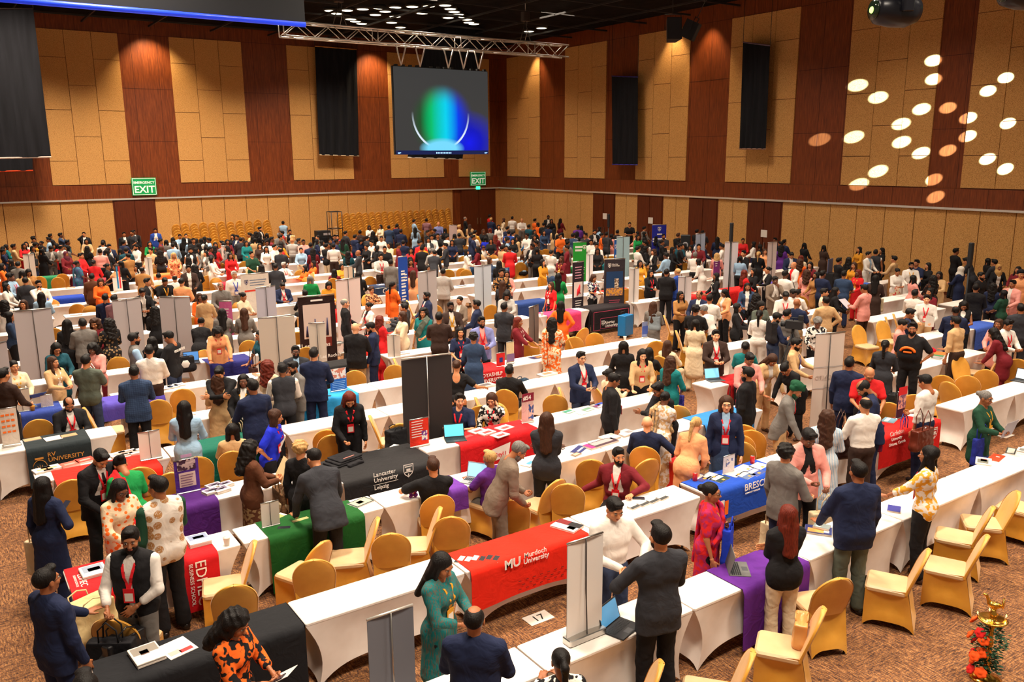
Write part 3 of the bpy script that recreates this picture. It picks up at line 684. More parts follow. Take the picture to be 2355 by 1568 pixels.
def arm_ops(k, o, ln, kk=.02, r2=.0):
    O = []
    for s in 'rl':
        S, E, W = k['S'+s], k['E'+s], k['W'+s]
        if ln <= .5: e = S+(E-S)*(ln*2); O.append(('u', kk, ('c', tuple(S), tuple(e), .054+o, .046+o+r2))); continue
        O.append(('u', kk, ('c', tuple(S), tuple(E), .052+o, .041+o))); q_ = (ln-.5)*2; e = E+(W-E)*q_; O.append(('u', kk, ('c', tuple(E), tuple(e), .041+o, .041-.016*q_+o+r2)))
    return O
PM = {}
def cached(key, fn):
    if key not in PM: PM[key] = fn()
    return PM[key]
def body_mesh(pk, lod):
    def f():
        k = skel(*pk); res = .015 if lod == 0 else .026
        ops = torso_ops(k, 0)+leg_ops(k, 0)+arm_ops(k, -.008, 1.)
        ops.append(('u', .03, ('c', tuple(k['T']((0, -.012, 1.42))), tuple(k['T']((0, -.01, 1.52))), .058, .05)))
        V, Q = solid(ops, res); V = list(map(tuple, V)); F = [tuple(q_) for q_ in Q]; M = [0]*len(F)
        hv, hf, hm = head_geo(lod); o = len(V); V += list(map(tuple, hv@k['hR'].T+k['hP'])); F += [tuple(i+o for i in x) for x in hf]; M += hm
        for s, sg in (('r', 1), ('l', -1)):
            gv, gf = hand_geo(k['K'+s], lod); d = k['W'+s]-k['E'+s]; d /= np.linalg.norm(d)
            if ARM[pk[1][0 if s == 'r' else 1]][3] == 'flat' and pk[1][0 if s == 'r' else 1] in 'TR': d = np.array([d[0]*.4, abs(d[1])+.5, 0]); d /= np.linalg.norm(d)
            n_ = k['N'+s]-d*np.dot(k['N'+s], d); n_ /= np.linalg.norm(n_)+1e-9; t_ = np.cross(d, n_)*sg
            v = k['W'+s]+gv[:, :1]*d+gv[:, 1:2]*t_+gv[:, 2:]*n_; o = len(V); V += list(map(tuple, v)); det = np.dot(np.cross(d, t_), n_)
            F += [tuple((q_ if det > 0 else q_[::-1])+o) for q_ in gf]; M += [0]*len(gf)
        F = [tuple(dict.fromkeys(f_)) for f_ in F]; ok = [i for i, f_ in enumerate(F) if len(f_) > 2]
        return mk_mesh('body', V, [F[i] for i in ok], ('skin', 'eye_white', 'iris', 'brow', 'lips'), [M[i] for i in ok])
    return cached(('body', pk, lod), f)
def smesh(name, ops, res, mat, wob=0.):
    V, Q = solid(ops, res, wob); return mk_mesh(name, V, Q, (mat,))
def fronty(ops, x, z, T=None):
    y = .45
    for _ in range(60):
        d = min(float(_ev(p, np.array(x), np.array(y), np.array(z))) for m_, kk, p in ops if m_ == 'u')
        if d < .004: return y+.004
        y -= max(d*.8, .003)
        if y < -.3: break
    return .1
TOPS = {}
def top_ops(k, typ):
    T = k['T']; O = []
    def sk(z0, r0_, z1, r1_, w0=.08, w1=None, y=-.01):   # skirt ring
        w1 = w0 if w1 is None else w1
        if k['seat']: return [('u', .05, ('c', tuple(T((s*.09, -.01, .96))), (s*.12, .38, .50), r0_*.8, .085)) for s in (-1, 1)]
        R_ = []
        for s in (-1, -.33, .33, 1): R_.append(('u', .05, ('c', (s*w0, y, z0), (s*w1, y, z1), r0_, r1_)))
        return R_
    if typ == 'su':      # suit jacket, open collar V
        O = torso_ops(k, .02)+arm_ops(k, .015, .97)
        if not k['seat']: O += [('u', .05, ('c', tuple(T((s*.09, -.005, 1.02))), tuple(T((s*.11, -.008, .80))), .1, .1)) for s in (-1, -.36, .36, 1)]; O.append(('s', .004, ('B', (0, 0, float(T((0, 0, .74))[2])-.12), (.4, .5, .16), None))) if k['R'][1][2] > -.08 else None
        O += [('u', .02, ('c', tuple(T((s*.075, -.02, 1.455))), tuple(T((s*.02, -.055, 1.485))), .022, .022)) for s in (-1, 1)]
        for s in (-1, 1): O.append(('u', .008, ('c', tuple(T((s*.075, .085, 1.40))), tuple(T((s*.028, .135, 1.16))), .018, .012)))
        Rr = k['R']
        for s in (-1, 1): O.append(('s', .004, ('B', tuple(T((s*.024, .19, 1.32))), (.034, .12, .19), Rr@roty(s*-.26))))
        O.append(('s', .004, ('B', tuple(T((0, .15, 1.45))), (.05, .125, .06), Rr))); O.append(('s', .004, ('B', tuple(T((0, .2, 1.37))), (.04, .125, .1), Rr))); O.append(('s', .004, ('B', tuple(T((0, .2, .86))), (.012, .1, .12), Rr)))
    elif typ in ('bz', 'op'):    # open jacket
        O = torso_ops(k, .018)+arm_ops(k, .014, .97)
        if not k['seat']: O += [('u', .06, ('c', tuple(T((s*.08, -.01, .98))), tuple(T((s*.095, -.01, .84))), .102, .102)) for s in (-1, -.36, .36, 1)]
        O.append(('s', .006, ('B', tuple(T((0, .2, 1.10))), (.045, .14, .38), k['R']))); O.append(('s', .006, ('B', tuple(T((0, .15, 1.44))), (.052, .13, .07), k['R'])))
    elif typ in ('sh', 'te', 'po', 'bl', 'kt', 'vt', 'cr'):
        ln = {'sh': .98, 'te': .36, 'po': .34, 'bl': .72, 'kt': .9, 'vt': 0, 'cr': .3}[typ]; o = .013 if typ != 'vt' else .022
        O = torso_ops(k, o)
        if ln: O += arm_ops(k, .014, ln, r2=(.006 if ln < .5 else 0))
        if typ in ('sh', 'po'): O += [('u', .01, ('c', tuple(T((s*.06, .0, 1.47))), tuple(T((s*.02, -.05, 1.49))), .018, .018)) for s in (-1, 1)]
        if typ in ('sh', 'po'): O.append(('s', .02, ('B', tuple(T((0, 0, .86))), (.35, .35, .13), k['R'])))
        if typ in ('te', 'vt', 'bl', 'kt'): O += [('u', .05, ('c', tuple(T((s*.065, -.01, .97))), tuple(T((s*.075, -.01, .88))), .106, .106)) for s in (-1, 1)]
        if typ == 'vt':
            O.append(('s', .004, ('B', tuple(T((0, .2, 1.12))), (.03, .14, .36), k['R']))); O.append(('s', .004, ('B', tuple(T((0, .2, 1.42))), (.055, .13, .09), k['R'])))
            for s in (-1, 1): O.append(('s', .01, ('e', tuple(T((s*.235, 0, 1.37))), (.06, .09, .1))))
        if typ in ('bl', 'kt', 'te'): O.append(('s', .01, ('e', tuple(T((0, .07, 1.50))), (.062, .085, .075))))
        if typ == 'cr': O = [x for x in O]; O.append(('s', .004, ('B', tuple(T((0, 0, .90))), (.3, .3, .17), k['R']))); O.append(('s', .01, ('e', tuple(T((0, -.09, 1.42))), (.075, .07, .13))))
        if typ == 'kt': O += sk(.98, .115, .62, .13, .07, .085)
    elif typ in ('dr', 'ku', 'sa'):
        z1 = {'dr': .45, 'ku': .52, 'sa': .13}[typ]; ln = {'dr': .7, 'ku': .78, 'sa': .36}[typ]
        O = torso_ops(k, .016)+arm_ops(k, .014, ln)+sk(.97, .113, z1, .14 if typ != 'sa' else .155, .07, .09)
        O.append(('s', .01, ('e', tuple(T((0, .07, 1.50))), (.062, .085, .075))))
    return O
def pose_parts(pk, lod, top, bot, hair, beard, extras):
    """returns list of (part name, mesh)"""
    k = cached(('sk', pk), lambda: skel(*pk)); res = .0145 if lod == 0 else .026; P = []; T = k['T']; wob = .003 if lod == 0 else 0
    P.append(('body', body_mesh(pk, lod), 'skin'))
    names = {'su': 'jacket', 'bz': 'jacket', 'op': 'jacket', 'sh': 'shirt', 'te': 't_shirt', 'po': 'polo_shirt', 'bl': 'blouse', 'kt': 'tunic', 'vt': 'vest', 'cr': 'cropped_top', 'dr': 'dress', 'ku': 'kurta', 'sa': 'sari_dress'}
    if top in ('su', 'bz', 'op', 'vt'):
        P.append(('shirt', cached(('in', pk, lod), lambda: smesh('shirt', torso_ops(k, .012)+(arm_ops(k, .012, .8) if top == 'vt' else [])+[('u', .01, ('c', tuple(T((s*.045, .01, 1.472))), tuple(T((s*.02, -.045, 1.49))), .016, .016)) for s in (-1, 1)], res, 'cloth')), 'inner'))
    P.append((names[top], cached((top, pk, lod), lambda: smesh(names[top], top_ops(k, top), res, 'cloth', wob)), 'top'))
    if top == 'sa' :
        def drp():
            O = []; a = (-.12, .10, 1.44); pts = [(-.13, -.10, 1.40), (-.135, .02, 1.475), (-.10, .115, 1.40), (-.02, .15, 1.28), (.07, .14, 1.12), (.14, .09, 1.02)]
            for p, q_ in zip(pts[:-1], pts[1:]):
                for o in (-.05, 0, .05): O.append(('u', .02, ('c', tuple(T((p[0]+o*.6, p[1], p[2]+o*.4))), tuple(T((q_[0]+o*.8, q_[1], q_[2]+o*.9))), .026, .028)))
            for o in (-.06, 0, .06): O.append(('u', .02, ('c', tuple(T((-.12+o, -.12, 1.40))), tuple(T((-.08+o*1.3, -.17, .72))), .022, .026)))
            return smesh('sari_drape', O, res*.95, 'cloth')
        P.append(('sari_drape', cached(('drp', pk, lod), drp), 'drape'))
    if bot == 'tr':
        P.append(('trousers', cached(('tr', pk, lod), lambda: smesh('trousers', [o for o in torso_ops(k, .008) if o[2][1][2]-k['dz'] < 1.02 or k['seat'] and o[2][1][2] < .62][-3:]+leg_ops(k, .016, .96, .012), res, 'cloth', wob)), 'bot'))
    elif bot == 'sk':
        def skf():
            if k['seat']: O = leg_ops(k, .03, .7)
            else: O = [('u', .06, ('c', (s*.065, -.01+k['off'][1], .98), (s*.085, 0, .28), .108, .14)) for s in (-1, -.33, .33, 1)]
            return smesh('skirt', O, res, 'cloth', wob)
        P.append(('skirt', cached(('skt', pk, lod), skf), 'bot'))
    for s in 'rl':
        def shoe(s=s):
            A = k['A'+s]; y = A[1]; lift = A[2]-.09
            return smesh('shoe', [('u', .02, ('c', (A[0], y-.045, .04+lift), (A[0]*1.08, y+.12, .032+lift), .038, .034)), ('u', .02, ('c', (A[0], y-.02, .05+lift), (A[0], y, .11+lift), .042, .04)), ('s', .004, ('B', (A[0], y, -.05+lift), (.2, .4, .052), None))], .011 if lod == 0 else .02, 'gloss_color')
        P.append(('shoe', cached(('shoe', s, tuple(k['A'+s]), lod), shoe), 'shoe'))
    hR = k['hR']; hP = k['hP']
    for nm, mesh in hair_parts(hair, lod): P.append((nm, mesh, 'head:'+nm))
    if beard: P.append(('beard', cached(('beard', beard, lod), lambda: smesh('beard', [('u', .01, ('e', (0, .02, -.055), (.064, .073, .072))), ('u', .02, ('e', (0, .05, -.09-.01*beard), (.034, .03, .03))), ('s', .004, ('B', (0, 0, .07), (.2, .2, .082), rotx(.35))), ('s', .006, ('e', (0, .1, -.058), (.026, .03, .014))), ('s', .01, ('e', (0, .12, -.015), (.03, .05, .032)))], .007 if lod == 0 else .014, 'hair', .002)), 'head:beard'))
    return P, k
def hair_parts(h, lod):
    res = .0075 if lod == 0 else .014
    cap = [('u', .01, ('e', (0, -.02, .037), (.083, .1, .089)))]
    cut = [('s', .008, ('e', (0, .115, -.04), (.078, .082, .105))), ('s', .004, ('B', (0, .115, -.1), (.12, .06, .1), None))]
    low = [('s', .006, ('B', (0, .055, -.1), (.12, .085, .085), None)), ('s', .006, ('B', (0, 0, -.17), (.12, .2, .1), None))]
    def S(*ops, w=0.0): return list(ops), w
    if h == 'bd': return []
    if h == 'sh': O = cap+[('u', .02, ('e', (0, .055, .105), (.055, .04, .024)))]+cut+low; w_ = .002
    elif h == 'bl': O = [('u', .01, ('e', (0, -.02, .03), (.081, .098, .082)))]+cut+low+[('s', .008, ('e', (0, .02, .13), (.06, .10, .055)))]; w_ = .002
    elif h == 'qf': O = cap+[('u', .02, ('c', (-.03, .055, .115), (.035, .06, .12), .032, .03))]+cut+low; w_ = .005
    elif h in ('lg', 'wv', 'cu'):
        r = {'lg': .0, 'wv': .008, 'cu': .022}[h]; L = {'lg': -.40, 'wv': -.38, 'cu': -.30}[h]
        O = [('u', .01, ('e', (0, -.022, .038), (.086+r*.5, .103+r*.4, .09+r*.4)))]+cut
        for s in (-1, 1): O += [('u', .03, ('c', (s*.055, -.035, .03), (s*.075, -.05, -.14), .045+r, .045+r)), ('u', .03, ('c', (s*.06, -.07, -.12), (s*.05, -.115, L), .042+r, .036+r)), ('u', .02, ('c', (s*.075, .01, .0), (s*.083, .02, -.16), .02+r*.6, .022+r*.6))]
        O += [('u', .03, ('c', (0, -.08, .0), (0, -.125, L-.02), .05+r, .04+r))]; w_ = {'lg': .0015, 'wv': .009, 'cu': .016}[h]
    elif h == 'fr':      # long hair with strands over the chest
        O = [('u', .01, ('e', (0, -.022, .038), (.086, .103, .09)))]+cut
        for s in (-1, 1): O += [('u', .03, ('c', (s*.055, -.035, .03), (s*.07, -.05, -.16), .045, .045)), ('u', .02, ('c', (s*.078, .01, .0), (s*.088, .045, -.17), .022, .028)), ('u', .02, ('c', (s*.088, .045, -.17), (s*.085, .085, -.33), .028, .02))]
        w_ = .004
    elif h == 'bb':
        O = [('u', .01, ('e', (0, -.022, .038), (.088, .104, .092)))]+cut
        for s in (-1, 1): O += [('u', .03, ('c', (s*.055, -.03, .03), (s*.065, -.04, -.13), .048, .046)), ('u', .02, ('c', (s*.075, .01, .0), (s*.08, .02, -.11), .022, .022))]
        w_ = .004
    elif h == 'cs': O = [('u', .01, ('e', (0, -.02, .045), (.1, .115, .1)))]+cut+[('s', .006, ('B', (0, 0, -.17), (.12, .2, .1), None))]; w_ = .018
    elif h in ('bu', 'pn', 'br'):
        O = cap+cut+low
        if h == 'bu': O.append(('u', .015, ('e', (0, -.125, .04), (.045, .04, .042))))
        if h == 'pn': O += [('u', .02, ('c', (0, -.10, .06), (0, -.155, .0), .025, .036)), ('u', .02, ('c', (0, -.155, .0), (0, -.13, -.27), .036, .018))]
        if h == 'br': O += [('u', .02, ('e', (0, -.115, .02-.05*i), (.036-.002*i, .032, .034))) for i in range(6)]
        w_ = .003
    elif h == 'hj':
        def f():
            O = [('u', .01, ('e', (0, -.015, .03), (.094, .113, .102))), ('u', .04, ('c', (0, -.01, -.05), (0, -.0, -.17), .088, .105)), ('u', .05, ('c', (0, .02, -.17), (0, .03, -.28), .12, .1)), ('s', .01, ('e', (0, .12, -.02), (.06, .07, .085)))]
            return smesh('headscarf', O, res, 'cloth')
        return [('headscarf', cached(('hj', lod), f))]
    elif h == 'tb':
        def f():
            O = [('u', .03, ('e', (0, -.02, .09), (.095, .115, .075)))]+[('u', .006, ('c', (s*.088, -.04, .02+.022*i), (0, .1-.008*i, .075+.022*i), .024, .018)) for s in (-1, 1) for i in range(4)]+[('u', .02, ('c', (-.07, -.07, .03), (.07, -.07, .03), .04, .04)), ('s', .01, ('B', (0, .02, -.14), (.2, .2, .12), None))]
            return smesh('turban', O, res, 'cloth')
        return [('turban', cached(('tb', lod), f))]
    return [('hair', cached(('hair', h, lod), lambda: smesh('hair', O, res, 'hair', w_)))]
# ------------------------------------------------------------------ furniture
def cover_mesh(L, D, H=.75, arch=.2, g=.012):
    """stretch cover of a trestle table: top with softened rim, sides drawn in to the feet and arched between them"""
    mb = MB(); r = .02
    mb.rbox(-L/2, L/2, -D/2, D/2, H-.035, H, .018)
    def side(p0, p1, n):     # p0,p1 top corners; the corners themselves draw inwards on the way to the feet
        w_ = math.hypot(p1[0]-p0[0], p1[1]-p0[1]); nx, ny = n
        def fn(u, v):
            a = arch*(1-(2*u-1)**4)*min(1, w_/1.2); zb = .004+a; z = (H-.03)*(1-v)+zb*v
            pull = .04*math.sin(math.pi*v)*(1-(2*u-1)**2)*min(1, w_/1.)
            c = 1-(.11*v+.09*math.sin(math.pi*v))/(L/2); d = 1-.03*v/(D/2)
            x = (p0[0]+(p1[0]-p0[0])*u)*c; y = (p0[1]+(p1[1]-p0[1])*u)*d
            return (x-nx*pull, y-ny*pull, z)
        mb.grid(fn, max(8, int(w_*12)), 8)
        mb.grid(lambda u, v: tuple(np.array(fn(1-u, v))-np.array((nx*.006, ny*.006, 0))), max(8, int(w_*12)), 8)
    a, b = L/2-.002, D/2-.002
    side((-a, -b), (a, -b), (0, -1)); side((a, -b), (a, b), (1, 0)); side((a, b), (-a, b), (0, 1)); side((-a, b), (-a, -b), (-1, 0))
    return mb.mesh('stretch_cover', 'white_cover')
TC = {}
def table(x0, x1, y0, y1, label, H=.75, rot=0, arch=.2):
    L, D = round(x1-x0, 2), round(y1-y0, 2); key = (L, D, arch)
    if key not in TC:
        leg = MB().tube([(0, 0, 0), (0, 0, .7)], .016, 8).mesh('leg', 'metal'); TC[key] = (cover_mesh(L, D, H, arch), leg)
    t = thing('exhibition_table', label, 'table', ((x0+x1)/2, (y0+y1)/2, 0), rot, 'white covered tables in rows across the hall')
    link('stretch_cover', TC[key][0], t)
    for sx in (-1, 1):
        for sy in (-1, 1): link('leg', TC[key][1], t, (sx*(L/2-.2), sy*(D/2-.1), 0))
    return t
def banner_cloth(name, x0, x1, y0, y1, color, label, drop=.62, back=.1, z=.752, mat='cloth', ruffle=.012, pinch=0, side=0, cat='tablecloth'):
    """a runner laid over a table: top, front fall (towards -Y), short back fall"""
    t = thing(name, label, cat, (x0, y0, 0)); W_, D = x1-x0, y1-y0; mb = MB()
    dc = abs(int(x0*100)) % 7
    def path(v):
        Ltot = back+D+drop; s = v*Ltot
        if s < back: return D+.012, z-back+s
        if s < back+D: return D-(s-back), z+.004
        return -.014, z-(s-back-D)
    def fn(off):
        def g_(u, v):
            y, zz = path(v); f = max(0, (v*(back+D+drop)-back-D)/drop)
            sag = pinch*f*math.sin(math.pi*u)*.5
            return (u*W_, y-(ruffle*f*(1+math.sin(u*W_*14+dc)) if f > 0 else 0)-off*(1 if f > 0 else 0)+(0), zz+off*(0 if f > 0 else 1)+sag)
        return g_
    nv = max(14, int((back+D+drop)/.06)); mb.grid(fn(0), max(10, int(W_*10)), nv)
    mb.grid(lambda u, v: fn(.004)(1-u, v), max(10, int(W_*10)), nv)
    mb.obj('runner_cloth', mat, parent=t, color=color)
    if side:
        for s, xx in ((1, W_+.006), (-1, -.006)):
            if side == s or side == 2:
                MB().grid(lambda u, v: (xx+s*.01*math.sin(u*9)*v, (u if s > 0 else 1-u)*D, z-v*drop), 10, 10).grid(lambda u, v: (xx+s*(.003+.01*math.sin((1-u)*9)*v), ((1-u) if s > 0 else u)*D, z-v*drop), 10, 10).obj('side_fall', mat, parent=t, color=color)
    return t
# --- covered banquet chair
def chair_meshes():
    R_ = {}
    mb = MB(); W = .225; H = .93; sh = .46
    def bk(z):   # back plane depth (chair faces +Y, back at -Y), leaning
        return -.2-.16*max(0, (z-sh))/(H-sh)-.0
    def wid(z):
        if z > .68: t = (z-.68)/(H-.68); return W*math.sqrt(max(0, 1-t*t))*1.0+.0
        if z > sh: return W*(.93+.07*(z-sh)/(.68-sh))
        return W*.93
    zs = [sh-.02+(H-sh+.02)*math.sin(math.pi/2*i/16) for i in range(17)]
    def back(o, sg):
        def fn(u, v):
            i = v*16; z = zs[int(i)] if i < 16 else zs[16]; w_ = wid(z)+.004; x = (2*u-1)*w_
            e = max(0, 1-(x/(w_+1e-6))**2)**.5
            return (x*sg, bk(z)+o*(.022*e+.006)+.03*(x/W)**2*.6, z+0*o)
        return fn
    mb.grid(back(1, -1), 12, 16).grid(back(-1, 1), 12, 16)
    # rim strip
    L = []
    for z in zs: L.append((-wid(z)-.004, z))
    L += [(-a, z) for a, z in reversed(L)]
    V = []
    for x, z in L: y = bk(z)+.03*(x/W)**2*.6; V += [(x, y-.012, z), (x*1.02, y, z+.004), (x, y+.012, z)]
    F = []
    for i in range(len(L)-1):
        for k in (0, 1): F.append((3*i+k, 3*i+k+1, 3*i+4+k, 3*i+3+k))
    mb.add(V, F, 0, True)
    R_['back_cover'] = mb.mesh('back_cover', 'gold_cover')
    R_['seat_cover'] = MB().rbox(-.215, .215, -.2, .235, sh-.05, sh+.02, .05, 0, 5).mesh('seat_cover', 'seat_gold_sheen')
    mb = MB()
    def side(p0, p1, q0, q1, n, zt0, zt1):
        def fn(u, v):
            a = .085*(1-(2*u-1)**4); zb = .003+a; zt = zt0*(1-u)+zt1*u
            tx = p0[0]*(1-u)+p1[0]*u; ty = p0[1]*(1-u)+p1[1]*u; bx = q0[0]*(1-u)+q1[0]*u; by = q0[1]*(1-u)+q1[1]*u
            vv = v; pull = .045*math.sin(math.pi*min(1, v*1.1))*(1-(2*u-1)**2)
            return (tx*(1-vv)+bx*vv-n[0]*pull, ty*(1-vv)+by*vv-n[1]*pull, zt*(1-v)+zb*v)
        mb.grid(fn, 10, 8); mb.grid(lambda u, v: tuple(np.array(fn(1-u, v))-np.array((n[0]*.005, n[1]*.005, 0))), 10, 8)
    f = [(-.21, .225), (.21, .225), (.21, -.2), (-.21, -.2)]; g_ = [(-.2, .23), (.2, .23), (.205, -.30), (-.205, -.30)]
    side(f[1], f[0], g_[1], g_[0], (0, 1), sh-.01, sh-.01); side(f[2], f[1], g_[2], g_[1], (1, 0), sh+.02, sh-.01); side(f[0], f[3], g_[0], g_[3], (-1, 0), sh-.01, sh+.02); side(f[3], f[2], g_[3], g_[2], (0, -1), sh+.05, sh+.05)
    R_['skirt_cover'] = mb.mesh('skirt_cover', 'gold_cover')
    R_['leg'] = MB().tube([(0, 0, .0), (0, 0, .1)], .012, 8).mesh('leg', plain('leg_dark', rgb(40, 30, 24), .4, .3))
    return R_
CH_ = chair_meshes(); CHLEG = [(-.182, .205), (.182, .205), (.185, -.272), (-.185, -.272)]
def chair(x, y, rz, label, z=0., full=True, group='gold covered banquet chairs on the floor'):
    t = thing('banquet_chair', label, 'chair', (x, y, z), rz, group)
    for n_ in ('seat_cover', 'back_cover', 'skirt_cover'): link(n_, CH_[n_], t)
    if full:
        for a, b in CHLEG: link('leg', CH_['leg'], t, (a, b, 0))
    return t
# --- roller banner
def rollup(x, y, rz, label, col, w=.85, h=2., back=True, col2=None, z=0., name='roller_banner', lines=0, mat='cloth', cat='banner', group=None, poly='metal'):
    """stands on its cassette; front (printed side) faces local -Y, the grey back with the pole faces +Y"""
    t = thing(name, label, cat, (x, y, z), rz, group); s = min(1, h/1.2)
    MB().rbox(-w/2-.01, w/2+.01, -.06*s, .09*s, 0, .08*s, .02).obj('cassette_base', 'metal', parent=t)
    MB().grid(lambda u, v: ((2*u-1)*w/2, .004-.012*math.sin(math.pi*u), .07*s+v*(h-.09*s)), 8, 6).grid(lambda u, v: ((1-2*u)*w/2, .010-.012*math.sin(math.pi*(1-u)), .07*s+v*(h-.09*s)), 8, 6, 1).obj('banner_sheet', mat, plain('banner_back_%d' % int(sum(col2 if col2 is not None else (1, 1, 1))*997), col2 if col2 is not None else rgb(204, 192, 190), .7), parent=t, color=col)
    MB().tube([(-w/2, .004, h), (w/2, .004, h)], .014*max(s, .6), 8).obj('top_rail', poly, parent=t)
    MB().tube([(0, .06*s, .06*s), (0, .03*s, h*.5), (0, .018, h)], .009*max(s, .5), 6).obj('support_pole', plain('pole_dark', rgb(70, 62, 60), .4, .5) if poly == 'metal' else 'metal', parent=t)
    return t
def stack_of(name, label, x, y, z, n, w, d, rz, cover, group=None, th=.006, cat='magazines'):
    """pile of n booklets with slightly turned edges"""
    t = thing(name, label, cat, (x, y, z), rz, group)
    mb = MB()
    for i in range(n): e = rnd.uniform(-.004, .004); f = rnd.uniform(-.004, .004); mb.box(-w/2+e, w/2+e, -d/2+f, d/2+f, i*th, (i+.82)*th)
    mb.obj('pages', plain('paper_white', rgb(226, 214, 204), .8), parent=t)
    c = MB().box(-w/2, w/2, -d/2, d/2, n*th, n*th+.0015).obj('cover_sheet', 'flat_color', parent=t, color=cover[0])
    for k, (a, b, c_, d_, cc) in enumerate(cover[1:]): MB().box(-w/2+a*w, -w/2+b*w, -d/2+c_*d, -d/2+d_*d, n*th+.0015, n*th+.0022).obj('printed_block', 'flat_color', parent=t, color=cc)
    return t
def laptop(x, y, z, rz, label, scr=rgb(90, 190, 230), body=rgb(40, 40, 44), open_=105):
    t = thing('laptop', label, 'laptop', (x, y, z), rz)
    MB().rbox(-.165, .165, -.115, .115, 0, .016, .008).obj('keyboard_base', 'flat_color', parent=t, color=body)
    mb = MB()
    for r in range(5):
        for c_ in range(12): mb.box(-.148+c_*.0248, -.148+c_*.0248+.02, -.015+r*.021, -.015+r*.021+.016, .016, .018)
    o = mb.obj('keys', 'flat_color', parent=t, color=(.01, .01, .012)); o['kind'] = 'stuff'
    MB().box(-.045, .045, -.1, -.04, .016, .0166).obj('touchpad', 'flat_color', parent=t, color=rgb(70, 70, 74))
    a = math.radians(open_-90); o = MB().rbox(-.165, .165, -.004, .004, 0, .215, .004).obj('lid', 'flat_color', parent=t, color=body); o.location = (0, .115, .014); o.rotation_euler = (-a, 0, 0)
    s_ = MB().box(-.152, .152, -.0052, -.0042, .014, .2).obj('screen', plain('scr%d' % int(sum(scr)*1000), scr, .3, 0, .8), parent=o)
    return t
def bag(x, y, z, rz, label, col, w=.34, h=.36, d=.12, name='tote_bag', handle=.22, mat='cloth', soft=.04, col2=None):
    t = thing(name, label, 'bag', (x, y, z), rz)
    O = [('u', .03, ('c', (-w/2+.05, 0, .05), (w/2-.05, 0, .05), d/2, d/2)), ('u', .05, ('b', (0, 0, h*.5), (w/2-.012, d/2*.75, h*.5-.012))), ('s', .02, ('e', (0, 0, h*1.03), (w*.4, d*.3, .06)))]
    link('bag_body', smesh('bag_body', O, .014, mat, .003), t, color=col, col2=col2)
    for s in (-1, 1): MB().tube([(-w*.22, s*d*.3, h*.85), (-w*.2, s*d*.4, h+handle*.6), (0, s*d*.4, h+handle), (w*.2, s*d*.4, h+handle*.6), (w*.22, s*d*.3, h*.85)], .008, 6).obj('handle', mat, parent=t, color=col, col2=col2)
    return t
# ------------------------------------------------------------------ people: wording, placing, dressing
CN = dict(bk=(24,22,25,'black'), ch=(48,48,54,'charcoal'), gy=(112,106,102,'grey'), lg=(176,170,166,'light grey'), nv=(28,36,66,'navy'), bl=(36,66,150,'blue'), rb=(24,40,190,'royal blue'), lb=(150,180,208,'light blue'),
 wh=(226,216,208,'white'), cr=(222,200,168,'cream'), be=(204,164,118,'beige'), tn=(170,118,66,'tan'), br=(92,52,32,'brown'), db=(56,38,32,'dark brown'), rd=(206,30,34,'red'), mr=(112,24,34,'maroon'), pk=(228,150,140,'pink'), mg=(170,34,84,'magenta'),
 pu=(92,40,130,'purple'), la=(120,124,176,'lavender blue'), gn=(24,140,70,'green'), dg=(28,66,48,'dark green'), te=(16,110,112,'teal'), dt=(20,70,84,'dark teal'), gg=(86,92,82,'grey green'), og=(236,104,30,'orange'), pe=(234,160,110,'peach'),
 ye=(224,160,50,'yellow'), mu=(206,138,34,'mustard'), tp=(122,104,90,'taupe'), kh=(150,120,84,'khaki'), mv=(140,96,104,'mauve'), cb=(48,66,96,'slate blue'), je=(48,58,84,'denim'))
HN = dict(sh='short %s hair', bd='a bald head', bl='balding %s hair', qf='swept up %s hair', lg='long straight %s hair', wv='long wavy %s hair', cu='curly %s hair', fr='long %s hair', bb='bobbed %s hair', cs='short curly %s hair', bu='a %s hair bun', pn='a %s ponytail', br='a %s braid')
HC = dict(k=(20,14,13,'black'), b=(66,38,24,'brown'), r=(104,34,20,'reddish'), g=(120,114,110,'grey'), n=(196,152,96,'blond'), w=(188,182,176,'white'))
TN = dict(su='suit jacket', bz='blazer', op='open jacket', sh='shirt', te='t-shirt', po='polo shirt', bl='blouse', kt='tunic', vt='vest', cr='cropped top', dr='dress', ku='long kurta', sa='sari')
PATN = dict(f='floral', p='printed', c='checked', s='striped', i='woven', m='motif')
PMAT = dict(f='floral', p='print', c='check', s='stripe', i='ikat', m='motif')
SKIN = dict(a=(226,160,120), b=(196,128,86), c=(158,96,60), d=(112,66,44), e=(84,50,36))
DIR = dict(c=180, cr=135, r=90, ar=45, a=0, al=-45, l=-90, cl=-135)   # degrees clockwise from looking straight away from the viewer
def cc(n): return rgb(*CN[n][:3])
def heading(x, y, d):          # rotation about Z for something whose front is +Y
    base = math.atan2(-x, y)   # +Y turned to point away from the camera
    return base-math.radians(DIR[d] if d in DIR else float(d))
LANDS = []
